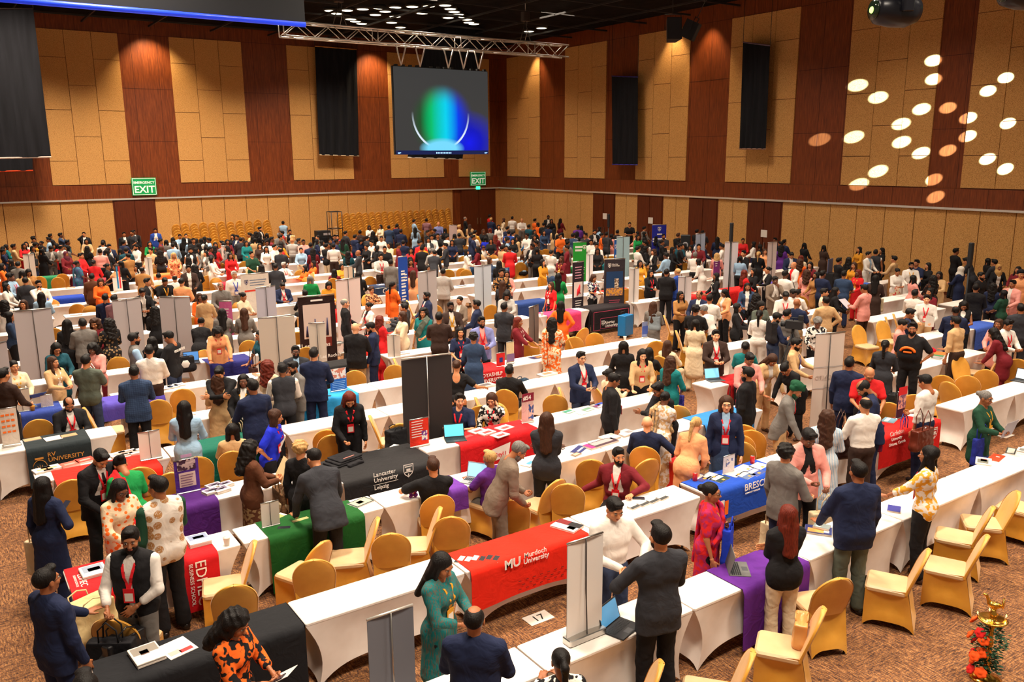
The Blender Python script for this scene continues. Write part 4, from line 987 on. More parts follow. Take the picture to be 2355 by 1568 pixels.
def parse(s, ox, oy, sc):
    w_ = s.split(); p = dict(px=ox+float(w_[0])/sc, py=oy+float(w_[1])/sc, h=None, lean=0, hy=0, hp=0, legs='st', seat=0, lan=None, beard=0, fat=0, tie=None, x=[], lab=None, skin=None, gl=0)
    p['hair'], _, hc = w_[2].partition('.'); p['hc'] = hc or 'k'
    t = w_[3]; t, _, pat = t.partition('~'); t, _, inn = t.partition('/'); p['top'], _, p['tc'] = t.partition(':'); p['inn'] = inn or 'wh'; p['pat'] = pat[:1] if pat else None; p['pc'] = pat[1:] if pat else None
    b = w_[4]; b, _, bp = b.partition('~'); p['bot'], _, p['bc'] = b.partition(':'); p['bpat'] = bp[:1] if bp else None; p['bpc'] = bp[1:] if bp else None
    p['dir'] = w_[5]; p['arms'] = w_[6] if len(w_) > 6 else 'DD'; p['sex'] = 'f' if p['hair'] in ('lg', 'wv', 'cu', 'fr', 'bb', 'bu', 'pn', 'br', 'hj') or p['top'] in ('bz', 'dr', 'ku', 'sa', 'bl', 'cr') else 'm'
    for e in w_[7:]:
        k, _, v = e.partition('=')
        if k == 'sit': p['legs'] = 'sit'
        elif k in ('lean', 'hy', 'hp', 'fat', 'h'): p[k] = float(v)
        elif k in ('legs', 'lan', 'tie', 'skin', 'sex', 'lab', 'dc'): p[k] = v.replace('_', ' ') if k == 'lab' else v
        elif k == 'bd': p['beard'] = 1
        elif k == 'gl': p['gl'] = 1
        else: p['x'].append(e)
    return p
def lanyard(t, k, ops, col, badge=True, big=False):
    T = k['T']; mb = MB(); pts = []
    def at(x, z): y = fronty(ops, *[float(a) for a in T((x, 0, z))[[0, 2]]]); return (float(T((x, 0, z))[0]), y, float(T((x, 0, z))[2]))
    for s in (-1, 1):
        P = [tuple(T((s*.02, -.065, 1.475))), tuple(T((s*.062, -.02, 1.478)))]+[at(s*.066*(1-i/5)+s*.006, 1.44-i*.055) for i in range(1, 6)]
        P = [(a_, b_+(.008 if i_ > 1 else 0), c_) for i_, (a_, b_, c_) in enumerate(P)]; mb.ribbon(P, [(.013, 0, .003)]*len(P), (0, .004, .001))
    o = mb.obj('lanyard', 'flat_color', parent=t, color=col)
    if badge:
        bx, by, bz = at(0, 1.10); w_, h_ = (.052, .072)
        b = MB().rbox(-w_, w_, -.003, .003, -h_, h_, .006).obj('badge', 'flat_color', parent=t, loc=(bx, by+.012, bz), color=col)
        MB().box(-w_*.75, w_*.75, .003, .005, -h_*.75, h_*.35).obj('badge_card', 'paper_white', parent=b)
TAKEN = []
def spot(p, h, dx=0., dy=0.):
    pk = (p['sex'], p['arms'], p['legs'], p['lean'], p['hy'], p['hp'], p['fat']); p['pk'] = pk
    k = cached(('sk', pk), lambda: skel(*pk)); sc = h/1.72; top = k['top']*sc
    x, y = onz(p['px']+dx, p['py']+dy, top[2]); rz = heading(x, y, p['dir']); ca, sa_ = math.cos(rz), math.sin(rz)
    return x-(ca*top[0]-sa_*top[1]), y-(sa_*top[0]+ca*top[1]), rz, sc, k
def settle(p):
    # nobody shares their place with a neighbour or a table: the body height decides how far away a head seen at this spot stands
    h0 = p['h'] or (1.62 if p['sex'] == 'f' else 1.72); best = None
    far = p['lod'] == 1
    if p['lab'] and 'hug' in p['lab']: x, y, rz, sc, k = spot(p, h0); TAKEN.append((x, y)); p['spot'] = (0, x, y, rz, sc, k); return p['spot']
    for dh in (0, -.02, .02, -.04, .04, -.06, .06, -.08, .08, -.10, .10):
        for dx, dy in (((0, 0), (-5, 0), (5, 0), (0, 4), (0, -4), (-8, 3), (8, 3)) if far else ((0, 0), (-5, 0), (5, 0), (0, 5))):
            h = h0+dh; x, y, rz, sc, k = spot(p, h, dx, dy); c = abs(dh)*3+abs(dx)*.03+abs(dy)*.03
            for (a, b) in TAKEN:
                d = math.hypot(a-x, b-y)
                if d < .46: c += (.46-d)*14
            bx, by = x, y-(.05 if p['legs'] == 'sit' else 0)
            for a, b, ya, yb in TAB:
                ox_ = min(bx+.17-a, b-bx+.17); oy_ = min(by+.15-ya, yb-by+.15)
                if ox_ > 0 and oy_ > 0: c += min(ox_, oy_)*9
            c += 20*max(0, y-45.6)+20*max(0, x-29.9)
            if best is None or c < best[0]: best = (c, x, y, rz, sc, k)
    TAKEN.append((best[1], best[2])); p['spot'] = best; return best
def person(p, lod, used):
    f = p['sex'] == 'f'; c_, x, y, rz, sc, k = p['spot']; pk = p['pk']
    P, k = pose_parts(pk, lod, p['top'], p['bot'], p['hair'], p['beard'], p['x'])
    t = thing('person', '', 'person', (x, y, 0), rz); t.scale = (sc,)*3
    sk = SKIN[p['skin'] or rnd.choice('bccbcd')]; j = rnd.uniform(.92, 1.08)
    hcol = rgb(*HC[p['hc']][:3]) if p['hair'] not in ('hj', 'tb') else cc(p['hc'])
    for nm, me, role in P:
        if role == 'skin': c = rgb(*[min(255, a*j) for a in sk])
        elif role == 'top': c = cc(p['tc'])
        elif role == 'inner': c = cc(p['inn'])
        elif role == 'bot': c = cc(p['bc'] or 'bk')
        elif role == 'drape': c = cc(p.get('dc') or p['tc'])
        elif role == 'shoe': c = rgb(24, 20, 20) if not f else rgb(70, 46, 36)
        else: c = hcol
        o = link(nm, me, t, color=c)
        pt = (p['pat'], p['pc']) if role == 'top' or (role == 'drape' and p['pat']) else ((p['bpat'], p['bpc']) if role == 'bot' else (None, None))
        if pt[0]:
            o.material_slots[0].link = 'OBJECT'; o.material_slots[0].material = MATS[PMAT[pt[0]]]; o['col2'] = list(cc(pt[1]))
        if role.startswith('head:'):
            M = Matrix.Identity(4)
            for a in range(3):
                for b in range(3): M[a][b] = k['hR'][a][b]
                M[a][3] = k['hP'][a]
            o.matrix_basis = M
    if lod == 0 or p['lan']:
        tops = cached(('topsops', p['top'], pk), lambda: top_ops(k, p['top']))
        if p['top'] in ('su', 'bz', 'op', 'vt'): tops = torso_ops(k, .014)+[o_ for o_ in tops if 0]
        if p['lan']: lanyard(t, k, tops, {'r': rgb(214, 26, 36), 'y': rgb(214, 150, 40), 'b': rgb(50, 70, 160), 'w': rgb(225, 215, 205)}[p['lan'][0]], badge=len(p['lan']) < 2 or p['lan'][1] != 'n')
    if lod == 0 and (p['top'] == 'su' and p['tie']):
        T = k['T']; mb = MB(); pts = [(0, z) for z in (1.44, 1.41, 1.30, 1.18, 1.10)]
        P_ = []
        for a, z in pts:
            q_ = T((a, 0, z)); P_.append((float(q_[0]), fronty(torso_ops(k, .014), float(q_[0]), float(q_[2]))+.004, float(q_[2])))
        mb.ribbon(P_, [(w_, 0, 0) for w_ in (.018, .012, .022, .03, .004)], (0, .006, 0)); mb.obj('necktie', 'flat_color', parent=t, color=cc(p['tie']))
    if p['gl'] and lod == 0:
        mb = MB()
        for s in (-1, 1): mb.tube([(s*.032+.02*math.cos(a), .098, .002+.016*math.sin(a)) for a in np.linspace(0, 2*math.pi, 13)], .0022, 5); mb.tube([(s*.052, .098, .006), (s*.078, .0, .0)], .0022, 5)
        mb.tube([(-.012, .1, .004), (.012, .1, .004)], .0022, 5); o = mb.obj('glasses', 'flat_color', parent=t, color=(.02, .02, .02))
        M = Matrix.Identity(4)
        for a in range(3):
            for b in range(3): M[a][b] = k['hR'][a][b]
            M[a][3] = k['hP'][a]
        o.matrix_basis = M
    for s, ch in (('r', p['arms'][0]), ('l', p['arms'][1])):
        p['W'+s] = Matrix.LocRotScale((x, y, 0), Matrix.Rotation(rz, 3, 'Z'), (sc,)*3)@Vector(k['W'+s]+(k['W'+s]-k['E'+s])/np.linalg.norm(k['W'+s]-k['E'+s])*.09)
    p['obj'] = t; p['pos'] = (x, y); p['rz'] = rz; p['k'] = k; p['sc'] = sc
    t['label'] = wording(p, used)
    return t
def wording(p, used):
    if p['lab']:
        L = p['lab'].replace('seated man', 'seated').replace('seated woman', 'seated').replace('large man', 'large')
        for w_ in ('man ', 'woman '):
            if L.startswith(w_): L = L[len(w_):]
        L = L if L.startswith('person') else ('young person'+L[len('young person'):] if L.startswith('young person') else 'person '+L)
        if L not in used: used.add(L); return L
    hn = HN.get(p['hair'])
    if p['hair'] == 'hj': hair = 'a %s headscarf' % CN[p['hc']][3]
    elif p['hair'] == 'tb': hair = 'a %s turban' % CN[p['hc']][3]
    else: hair = hn % HC[p['hc']][3] if '%s' in hn else hn
    top = '%s %s%s' % (CN[p['tc']][3], (PATN[p['pat']]+' ') if p['pat'] else '', TN[p['top']])
    act = {'sit': 'seated '}.get(p['legs'], '')
    if p['lean'] >= 20 and not act: act = 'bending '
    base = 'person %swith %s in %s' % (act, hair, top)
    c = sorted(LANDS, key=lambda l: (l[0]-p['px'])**2+((l[1]-p['py'])*1.6)**2)
    for l in c[:9]:
        dx, dy = p['px']-l[0], p['py']-l[1]
        rel = ('right of' if dx > 0 else 'left of') if abs(dx) > abs(dy)*1.1 else ('behind' if dy < 0 else 'in front of')
        for extra in ('', ):
            L = '%s %s the %s' % (base, rel, l[2])
            if len(L.split()) <= 16 and L not in used: used.add(L); return L
    n = 2
    while True:
        L = '%s, far row %d' % (base, n); n += 1
        if L not in used: used.add(L); print('LABELFALL', L); return L
# ------------------------------------------------------------------ rows of covered tables
TW = 1.8
def seen(x, y, z=.75):
    d = np.array([x, y, z-CH]); f = d@fw
    if f < 1: return None
    return IW/2+FPX*(d@RT_)/f, IH/2-FPX*(d@UP_)/f
ORD = ['first', 'second', 'third', 'fourth', 'fifth', 'sixth', 'seventh', 'eighth', 'ninth', 'tenth', 'eleventh', 'twelfth', 'thirteenth', 'fourteenth', 'fifteenth', 'sixteenth', 'seventeenth', 'eighteenth', 'nineteenth', 'twentieth']
ROWS = [(5.22, 5.70, [(2.1+1.8*i, 3.9+1.8*i) for i in range(7)]),
 (7.15, 7.65, [(.62, 2.45)]+[(2.45+1.8*i, 4.25+1.8*i) for i in range(3)]+[(7.95, 9.75), (9.75, 11.55), (11.75, 13.6), (14.3, 16.1), (16.1, 17.9)]),
 (9.22, 9.70, [(.68, 2.48), (2.5, 4.3), (4.3, 6.1), (6.2, 8.0), (8.0, 9.8), (9.8, 11.6), (15.6, 17.4), (17.4, 19.2)]),
 (10.72, 11.22, [(2.15, 3.95), (5.72, 7.5), (7.5, 9.3), (9.3, 11.1), (11.9, 13.7), (13.9, 15.7), (19.4, 21.2), (21.3, 23.1)]),
 (12.75, 13.3, [(.72, 2.5), (2.5, 4.28), (4.3, 6.1), (6.1, 7.9), (7.9, 9.7), (9.7, 11.5), (14.6, 16.4), (16.5, 18.3), (20.3, 22.1), (22.1, 23.9), (24.4, 26.2)]),
 (14.4, 14.95, [(.2, 2.05), (3.1, 4.9), (4.9, 6.7), (6.7, 8.5), (8.9, 10.7), (10.7, 12.5), (12.5, 14.2), (17.6, 19.4), (19.5, 21.3), (23.0, 24.8), (24.9, 26.7)])]
for y in (16.6, 18.65, 20.7, 22.7, 24.6, 26.5, 28.6, 30.4, 32.4, 34.3, 36.2):
    r_ = []; i = 0; x = .3+(.4 if int(y*10) % 2 else 0)
    while x < 27.5:
        sp = seen(x+.9, y)
        if y == 16.6 and 11.0 < x < 15.2:
            x += .45; i += 1; continue
        if sp and -60 < sp[0] < 2400 and rnd.random() > .07: r_.append((x, x+1.8))
        x += 1.8 if i % 3 else 2.05; i += 1
    ROWS.append((y, y+.5, r_))
TAB = []
for ri, (ya, yb, segs) in enumerate(ROWS):
    for si, (a, b) in enumerate(segs):
        lab = 'white covered table, %s from the left end of the %s table row' % (ORD[si], ORD[ri])
        if len(segs) == 1: lab = 'white covered table in the %s row' % ORD[ri]
        table(a+.008, b-.008, ya, yb, lab, rot=0, arch=.2 if ri < 6 else .2); TAB.append((a, b, ya, yb))
table(4.18, 5.7, 10.3, 11.22, 'deep white table under the black cloth with the white shield')
# --- printed and plain runners. pixel anchors only tell where along the row they start and end
def shield(t, x, z, h, mat='white_ink', y=-.03):
    mb = MB(); w_ = h*.8; P = []
    out = [(-.5, .5), (.5, .5), (.5, 0), (.38, -.25), (0, -.5), (-.38, -.25), (-.5, 0)]
    for s, f in ((1, 0), (.86, 1)): P.append([(x+a*w_*s, y, z+b*h*s) for a, b in out])
    n = len(out); mb.add(P[0]+P[1], [(i, (i+1) % n, n+(i+1) % n, n+i) for i in range(n)])
    for k in range(3): mb.box(x-w_*.35, x+w_*.35, y-.001, y, z+h*(.28-.2*k), z+h*(.36-.2*k)) if k != 1 else mb.box(x-w_*.2, x+w_*.2, y-.001, y, z-h*.02, z+h*.16)
    mb.box(x-w_*.06, x+w_*.06, y-.001, y, z-h*.38, z-h*.2)
    o = mb.obj('emblem', mat, parent=t); return o
C = banner_cloth
def LT(t, Y, px, py, cap, txt, mat='white_ink', label=None, bold=.008, off=.045):
    # lettering whose first letter stands where the photo shows it on the cloth's front
    x, z = ony(px, py, Y-off); d = np.array([x, Y, z-CH])@fw
    return letters(txt, cap/FPX*d/.7/.97, t, (x-t.location.x, -off, z), mat=mat, label=label, bold=bold)
FC = lambda a: rgb(*a)
t = C('table_runner', 4.3, 5.93, 7.13, 7.66, FC((226, 38, 16)), 'bright red tablecloth with large white lettering in the second row', .5, .1, ruffle=.004, pinch=.12)
LT(t, 7.13, 1205, 1284, 12, 'Murdoch', label='white lettering', bold=.012); LT(t, 7.13, 1204, 1298, 12, 'University', bold=.012); LT(t, 7.13, 1160, 1311, 21, 'MU', bold=.03, label='big white monogram')
mb = MB()
for i in range(9):
    for j in range(3): mb.box(.6+i*.1+(j % 2)*.05, .64+i*.1+(j % 2)*.05, -.036, -.035, .36+j*.05, .37+j*.05)
mb.obj('dotted_pattern', 'dull_red_ink', parent=t)['kind'] = 'stuff'
t = C('table_runner', .66, 2.44, 7.13, 7.66, FC((26, 26, 30)), 'plain black tablecloth at the bottom left holding two brochures', .66, .1, side=1)
t = C('table_runner', 6.38, 7.45, 5.19, 5.72, FC((92, 34, 132)), 'plain purple tablecloth under an open grey laptop in the nearest row', .68, .1)
t = C('table_runner', 7.98, 9.5, 7.13, 7.66, FC((28, 72, 176)), 'royal blue tablecloth with white serif lettering, right of the glasses woman', .42, .1, ruffle=.004)
LT(t, 7.13, 1712, 1130, 16, 'BRESCIA', label='white lettering'); LT(t, 7.13, 1714, 1137, 3.5, 'UNIVERSITY COLLEGE'); mb = MB().box(.2, .27, -.031, -.03, .44, .62); mb.obj('emblem', 'white_ink', parent=t); MB().box(.28, .35, -.031, -.03, .4, .6).obj('emblem', 'orange_ink', parent=t)
t = C('table_runner', 11.8, 13.55, 7.13, 7.66, FC((206, 26, 24)), 'red tablecloth with white lettering on a corner table in the right aisle', .5, .1, ruffle=.004, side=1)
LT(t, 7.13, 2046, 1005, 11, 'Carleton', label='white lettering'); LT(t, 7.13, 2050, 1015, 7, 'University'); LT(t, 7.13, 2044, 1028, 7, 'Ottawa, Canada'); shield(t, 1.55, .56, .2)
t = C('table_runner', .7, 1.2, 9.0, 9.72, FC((214, 28, 34)), 'narrow red runner with sideways white lettering beside the vest man', .5, .1, ruffle=.003)
letters('EDHEC', .1, t, (.1, .48, .762), rot=(0, 0, -math.pi/2)); letters('BUSINESS SCHOOL', .035, t, (.06, .48, .762), rot=(0, 0, -math.pi/2))
t = C('table_runner', 1.78, 2.2, 9.18, 9.72, FC((196, 20, 28)), 'narrow red runner with sideways lettering right of the orange motif vest', .64, .1, ruffle=.003)
letters('EDHEC', .17, t, (.16, -.03, .72), rot=(math.pi/2, math.pi/2, 0)); letters('BUSINESS SCHOOL', .06, t, (.09, -.03, .7), rot=(math.pi/2, math.pi/2, 0))
t = C('table_runner', 2.79, 4.0, 9.18, 9.72, FC((22, 84, 30)), 'plain green tablecloth under the leaning man in the dark suit', .7, .1)
t = C('table_runner', 4.95, 5.52, 9.2, 9.72, FC((104, 50, 150)), 'small purple cloth under the table right of the seated man in black', .3, .1)
t = C('table_runner', 2.15, 2.63, 10.7, 11.24, FC((76, 26, 110)), 'short dark purple tablecloth behind the orange motif vest', .6, .1)
t = C('table_runner', 4.2, 5.68, 10.28, 11.24, FC((34, 32, 34)), 'black tablecloth with white shield emblem and lettering in the left middle', .62, .06, ruffle=.006)
LT(t, 10.28, 858.5, 1098, 10, 'Lancaster', label='white lettering'); LT(t, 10.28, 860, 1110.5, 10, 'University'); LT(t, 10.28, 861, 1127, 9, 'Leipzig'); xs, zs_ = ony(939, 1082, 10.24); shield(t, xs-4.2, zs_, .2, y=-.045); MB().box(.42, .8, -.046, -.045, zs_-.1, zs_-.094).obj('rule_line', 'white_ink', parent=t)
t = C('table_runner', 6.3, 7.78, 10.7, 11.24, FC((206, 22, 30)), 'red tablecloth with a pale pennant shape between two seated people', .66, .1, side=1)
P_ = [ony(a, b, 10.65) for a, b in ((1140, 1059), (1170, 1047), (1174, 1016), (1132, 1034))]; mb = MB().add([(x-6.3, -.05, z) for x, z in P_], [(0, 1, 2, 3)]); mb.obj('pennant_mark', 'white_ink', parent=t); LT(t, 10.7, 1135, 1053, 10, 'CityU', mat='red_ink', label='red lettering', off=.06)
MB().add([(.05, -.05, .12), (.5, -.05, .2), (.5, -.05, .34), (.05, -.05, .24)], [(0, 1, 2, 3)]).obj('pennant_mark', 'white_ink', parent=t)
t = C('table_runner', .72, 1.62, 14.36, 15.0, FC((36, 44, 48)), 'dark grey tablecloth with gold emblem and gold lettering on the left', .62, .05, ruffle=.006)
t.location.x = .74
LT(t, 14.36, 109.5, 1050.5, 9.5, 'RV', mat='gold_ink', label='gold lettering'); LT(t, 14.36, 111.5, 1062, 9.5, 'UNIVERSITY', mat='gold_ink', label='gold lettering'); MB().box(.34, .84, -.036, -.035, .3, .308).obj('rule_line', 'gold_ink', parent=t)
mb = MB(); mb.tube([(.16+.1*math.cos(a), -.034, .44+.13*math.sin(a)) for a in np.linspace(0, 2*math.pi, 17)], .005, 4)
for a in np.linspace(.3, math.pi-.3, 7): mb.tube([(.16, -.034, .38), (.16+.085*math.cos(a), -.034, .38+.085*math.sin(a)*1.3)], .003, 4)
mb.box(.1, .22, -.036, -.034, .58, .61).box(.08, .24, -.036, -.034, .27, .29); mb.obj('emblem', 'gold_ink', parent=t)
t = C('table_runner', .95, 2.3, 12.4, 13.15, FC((222, 34, 20)), 'bright red cloth with white booklets in front of the dark grey cloth', .5, .1, side=1)
t = C('table_runner', 2.95, 3.95, 12.72, 13.32, FC((14, 96, 78)), 'teal green tablecloth beside the seated woman in beige', .66, .1)
t = C('table_runner', 5.0, 6.25, 14.36, 14.98, FC((44, 150, 214)), 'shiny sky blue tablecloth between white tables left of centre', .7, .1, side=1)
VX0, VX1 = ony(1099, 868, 14.36)[0], ony(1163, 852, 14.36)[0]
t = C('table_runner', VX0, VX1, 14.37, 14.98, FC((200, 30, 34)), 'red tablecloth with white capitals right of the black banner', .62, .1, ruffle=.004)
LT(t, 14.36, 1101, 871, 8.5, 'VIDYASHILP', label='white lettering', bold=.01); LT(t, 14.36, 1100, 884, 8.5, 'UNIVERSITY', bold=.01)
t = C('table_runner', 12.42, 13.6, 10.7, 11.24, FC((168, 20, 26)), 'dark red tablecloth with white diamond logo right of centre', .66, .1, side=-1)
letters('TORONTO', .1, t, (.5, -.045, .4)); mb = MB()
for i in range(3): r_ = .11-.035*i; mb.add([(.3, -.046-.001*i, .42+r_), (.3+r_, -.046-.001*i, .42), (.3, -.046-.001*i, .42-r_), (.3-r_, -.046-.001*i, .42)], [(0, 3, 2, 1)], i % 2)
mb.obj('diamond_mark', 'white_ink', 'red_ink', parent=t)
t = C('table_runner', 10.1, 11.3, 9.18, 9.72, FC((44, 120, 190)), 'light blue cloth left of the woman with glasses and blue dress', .3, .1)
t = C('table_runner', .85, 1.5, 16.55, 17.12, FC((50, 70, 150)), 'blue cloth beside the smiling woman at the left edge', .6, .05)
t = C('table_runner', 2.1, 3.2, 16.3, 16.9, FC((84, 70, 170)), 'violet cloth behind the seated man with the phone', .3, .05)
t = C('table_runner', 4.55, 5.5, 18.3, 18.95, FC((36, 36, 104)), 'dark navy blue tablecloth in front of the woman in the peach top', .66, .05)
t = C('table_runner', 5.9, 7.3, 16.55, 17.12, FC((26, 24, 26)), 'black tablecloth with white lettering near the two men in dark suits', .6, .05, ruffle=.004)
LT(t, 16.55, 737, 824, 7.5, 'Les Roches', label='white lettering', bold=.01)
t = C('table_runner', 15.45, 16.95, 18.6, 19.3, FC((32, 26, 30)), 'black tablecloth with a thin red frame and white lettering', .64, .1, ruffle=.004, side=-1)
LT(t, 18.6, 1390, 745, 6.5, 'Abertay', label='white lettering', bold=.012); LT(t, 18.6, 1391, 752.5, 6.5, 'University', bold=.012); shield(t, .44, .32, .15)
mb = MB()
for a, b, c_, d in ((.08, 1.44, .66, .675), (.08, .095, .12, .675), (1.425, 1.44, .2, .675), (.08, .34, .12, .132), (.34, 1.2, .46, .468), (.34, 1.2, .16, .168), (.34, .348, .16, .468), (1.192, 1.2, .16, .468)): mb.box(a, b, -.034, -.032, c_, d)
mb.obj('frame_line', 'pink_ink', parent=t)
FARC = [(95, 640, (30, 110, 70), 'green'), (165, 652, (150, 40, 50), 'dark red'), (188, 690, (30, 60, 160), 'blue'), (500, 660, (170, 30, 50), 'crimson'), (395, 632, (236, 120, 60), 'orange'), (850, 572, (190, 30, 36), 'red'), (1060, 580, (40, 90, 190), 'blue'), (1150, 620, (30, 60, 90), 'dark blue'),
 (1190, 570, (30, 110, 170), 'sea blue'), (1240, 625, (40, 130, 70), 'green'), (1310, 620, (30, 70, 170), 'blue'), (1380, 605, (30, 110, 120), 'teal'), (1460, 662, (220, 50, 40), 'red'), (1600, 668, (214, 40, 40), 'bright red'), (1690, 665, (216, 30, 30), 'red'), (1555, 675, (120, 40, 130), 'purple'),
 (1440, 735, (220, 60, 110), 'pink'), (1750, 655, (90, 70, 170), 'violet'), (880, 660, (36, 50, 80), 'navy'), (1290, 700, (36, 60, 120), 'deep blue'), (2230, 730, (60, 90, 180), 'blue'), (900, 770, (220, 50, 40), 'orange red'), (720, 715, (210, 40, 40), 'red'), (2000, 668, (60, 100, 190), 'blue')]
usedc = set(); lastx = {}
for px, py, c_, nm in FARC:
    x, y = onz(px, py, .75); best = min(TAB, key=lambda q_: abs(q_[2]-y)*1.2+max(0, q_[0]-x, x-q_[1]))
    if best in usedc: continue
    usedc.add(best); a, b, ya, yb = best; x0 = a+.25
    side_ = 'left' if px < 785 else ('centre' if px < 1570 else 'right')
    nth = sum(1 for l in usedc if l == (nm, side_));
    lab = '%s table runner on a far white table, %s part of the hall' % (nm, side_)
    if lab in lastx: lab = '%s runner hanging from a far table, %s part of the hall' % (nm, side_)
    lastx[lab] = 1
    C('table_runner', x0, x0+1.2, ya-.02, yb+.02, FC(c_), lab, .55, .05)
# ------------------------------------------------------------------ chairs: pixel of the top of each back, and where the seat points
CHS = '''563 1234 l|536 1339 a|733 1243 al|720 1281 a|858 1192 l|898 1221 a|1002 1168 l|1037 1183 a|1277 1100 al|1306 1108 a|1361 1053 a|1489 1052 -35|1517 1031 30|1178 1145 a|1505 1523 l|1716 1497 l
1917 1320 -35|1880 1397 l|2123 1262 l|2258 1229 l|2262 1160 l|2331 1129 -105|2345 1085 -75|160 1094 a|319 1071 a|392 1083 a|451 1047 a|540 1051 a|256 1415 30|128 990 a
85 962 a|201 936 r|270 819 a|362 917 a|418 892 a|468 803 a|571 781 a|571 700 a|120 690 a|176 698 a|207 702 a|445 728 a|120 752 a|736 975 a|762 997 a|858 955 r
920 971 a|1012 943 a|1101 914 r|1106 930 a|815 850 a|907 837 a|912 824 r|683 762 a|1219 783 a|1311 770 r|1321 773 a|1341 753 al|1368 764 a|1532 725 r|1202 898 a|1277 905 a|1293 891 r|1519 843 a
1712 974 a|1730 986 a|1704 997 a|1705 1012 a|1560 930 a|1975 748 135|2042 729 r|2060 722 r|2030 738 135|2209 820 135|2267 807 l|2228 862 a|2270 848 a|2170 861 a|2185 877 30|2343 824 a|2046 923 a|2105 905 a
140 627 a|132 637 a|90 635 a|348 616 a|380 615 a|476 633 a|388 551 a|206 597 a|471 634 a|537 577 a|507 604 a|562 600 a|752 561 a|851 635 a|854 554 a|881 556 a|911 571 a|878 577 a|913 571 a|1017 589 a|1066 588 a|1072 619 a|1062 616 a|1032 619 a|1068 563 a|1160 578 a|1135 585 a
1208 574 a|1189 601 a|1216 601 a|1176 611 a|1240 574 a|1255 572 a|1312 588 a|1388 588 a|1386 586 a|1407 588 a|1443 663 a|1471 664 a|1484 608 a|1518 608 a|1558 606 a|1573 603 a|1842 680 a|1845 678 a|690 620 a|640 627 a|720 640 a|500 640 a|330 700 a|690 790 a|560 700 a|1130 700 a|1000 700 a|1620 760 a|1560 760 r|1500 780 a|940 690 r'''
seenc = []; CHI = []
for s in CHS.replace('\n', '|').split('|'):
    a, b, d = s.split(); px, py = float(a), float(b)
    if any(abs(px-q_[0]) < 7 and abs(py-q_[1]) < 6 for q_ in seenc): continue
    seenc.append((px, py)); x, y = onz(px, py, .93); rz = heading(x, y, d)
    x += -math.sin(rz)*.3; y += math.cos(rz)*.3     # back's top sits behind the seat centre
    if y < 45.6: CHI.append([px, py, x, y, rz, d])
for c_ in CHI:                                      # keep legs out of the tables
    for a, b, ya, yb in TAB+[(4.18, 5.7, 10.3, 11.22)]:
        if a-.2 < c_[2] < b+.2 and ya-.27 < c_[3] < yb+.3:
            c_[3] = ya-.3 if c_[3] < (ya+yb)/2 else yb+.33
# ------------------------------------------------------------------ roller banners. centre of the top rail in the photo, its left/right ends, height
def rb(pxl, pyl, pxr, pyr, h, lab, col, face='c', z=0., back=None, mat='cloth', flip=True, yrow=None, poly='metal', name='roller_banner'):
    a = np.array(onz(pxl, pyl, z+h)); b = np.array(onz(pxr, pyr, z+h))
    if yrow is not None:
        v = ray((pxl+pxr)/2, (pyl+pyr)/2); t_ = yrow/v[1]; c_ = np.array([v[0]*t_, yrow]); d = np.linalg.norm(c_)
        w_ = (pxr-pxl)/FPX*(np.array([*c_, z+h-CH])@fw); a = c_-np.array([w_/2, 0]); b = c_+np.array([w_/2, 0])
    c_ = (a+b)/2; w_ = float(np.linalg.norm(b-a)); ang = math.atan2(b[1]-a[1], b[0]-a[0])
    if flip: return rollup(c_[0], c_[1], ang+math.pi, lab, col, w_, h, col2=back, z=z, mat=mat, poly=poly, name=name), w_   # grey back seen
    return rollup(c_[0], c_[1], ang, lab, col, w_, h, col2=back, z=z, mat=mat, name=name), w_
GB = rgb(176, 164, 164)
PRN = (.5, .45, .45)
rb(30, 716, 117, 708, 2.0, 'grey back of the leftmost tall roller banner with a dark pole', PRN, back=GB)
rb(257, 691, 322, 684, 2.0, 'grey back of the roller banner behind the bald man in a vest', PRN, back=GB)
rb(365, 682, 436, 682, 2.0, 'grey back of the roller banner behind the man in black t-shirt', PRN, back=GB)
rb(593, 732, 676, 724, 2.0, 'tall pale back of the roller banner behind the curly reddish haired woman', PRN, back=rgb(196, 180, 166))
rb(587, 662, 632, 656, 2.0, 'narrow bluish grey banner back above the pale banner', PRN, back=rgb(170, 164, 176))
rb(709, 743, 748, 742, 1.5, 'low pale banner back in front of the man looking down', PRN, back=rgb(206, 190, 176))
rb(771, 645, 827, 637, 2.0, 'pinkish white banner back right of the graduation photo banner', PRN, back=rgb(216, 192, 186))
rb(960, 626, 1003, 620, 2.0, 'grey banner back left of the pale blue banner', PRN, back=rgb(172, 162, 162))
rb(1090, 612, 1129, 608, 2.0, 'tall pale blue banner back in the centre of the hall', PRN, back=rgb(186, 194, 206))
rb(922, 826, 1037, 812, 2.0, 'wide black banner back with a white pole behind the red desk sign', PRN, back=rgb(42, 36, 36), poly='steel_white')
rb(1667, 557, 1698, 556, 2.1, 'tall white roller banner near the right wall speaker pole', PRN, back=rgb(214, 206, 210))
t, w_ = rb(1876, 768, 1943, 763, 2.1, 'tall cream banner back with mirrored faint print right of the green turban', PRN, back=rgb(222, 204, 192))
plain('faint_ink', rgb(196, 174, 164), .7); o = letters('TORONTO', .11, t, (-.02, .0185, 1.28), rot=(math.pi/2, 0, 0), mat='faint_ink', align='CENTER', bold=.01)
for zz in (1.12, 1.5): MB().box(-w_/2, w_/2, .0165, .0185, zz, zz+.008).obj('faint_line', 'grey_ink', parent=t)
rb(1766, 558, 1787, 555, 2.1, 'narrow white banner with vertical print near the purple dress', PRN, back=rgb(224, 208, 200))
rb(1600, 538, 1622, 535, 2.1, 'slim pale blue banner against the second brown door', PRN, back=rgb(170, 184, 210))
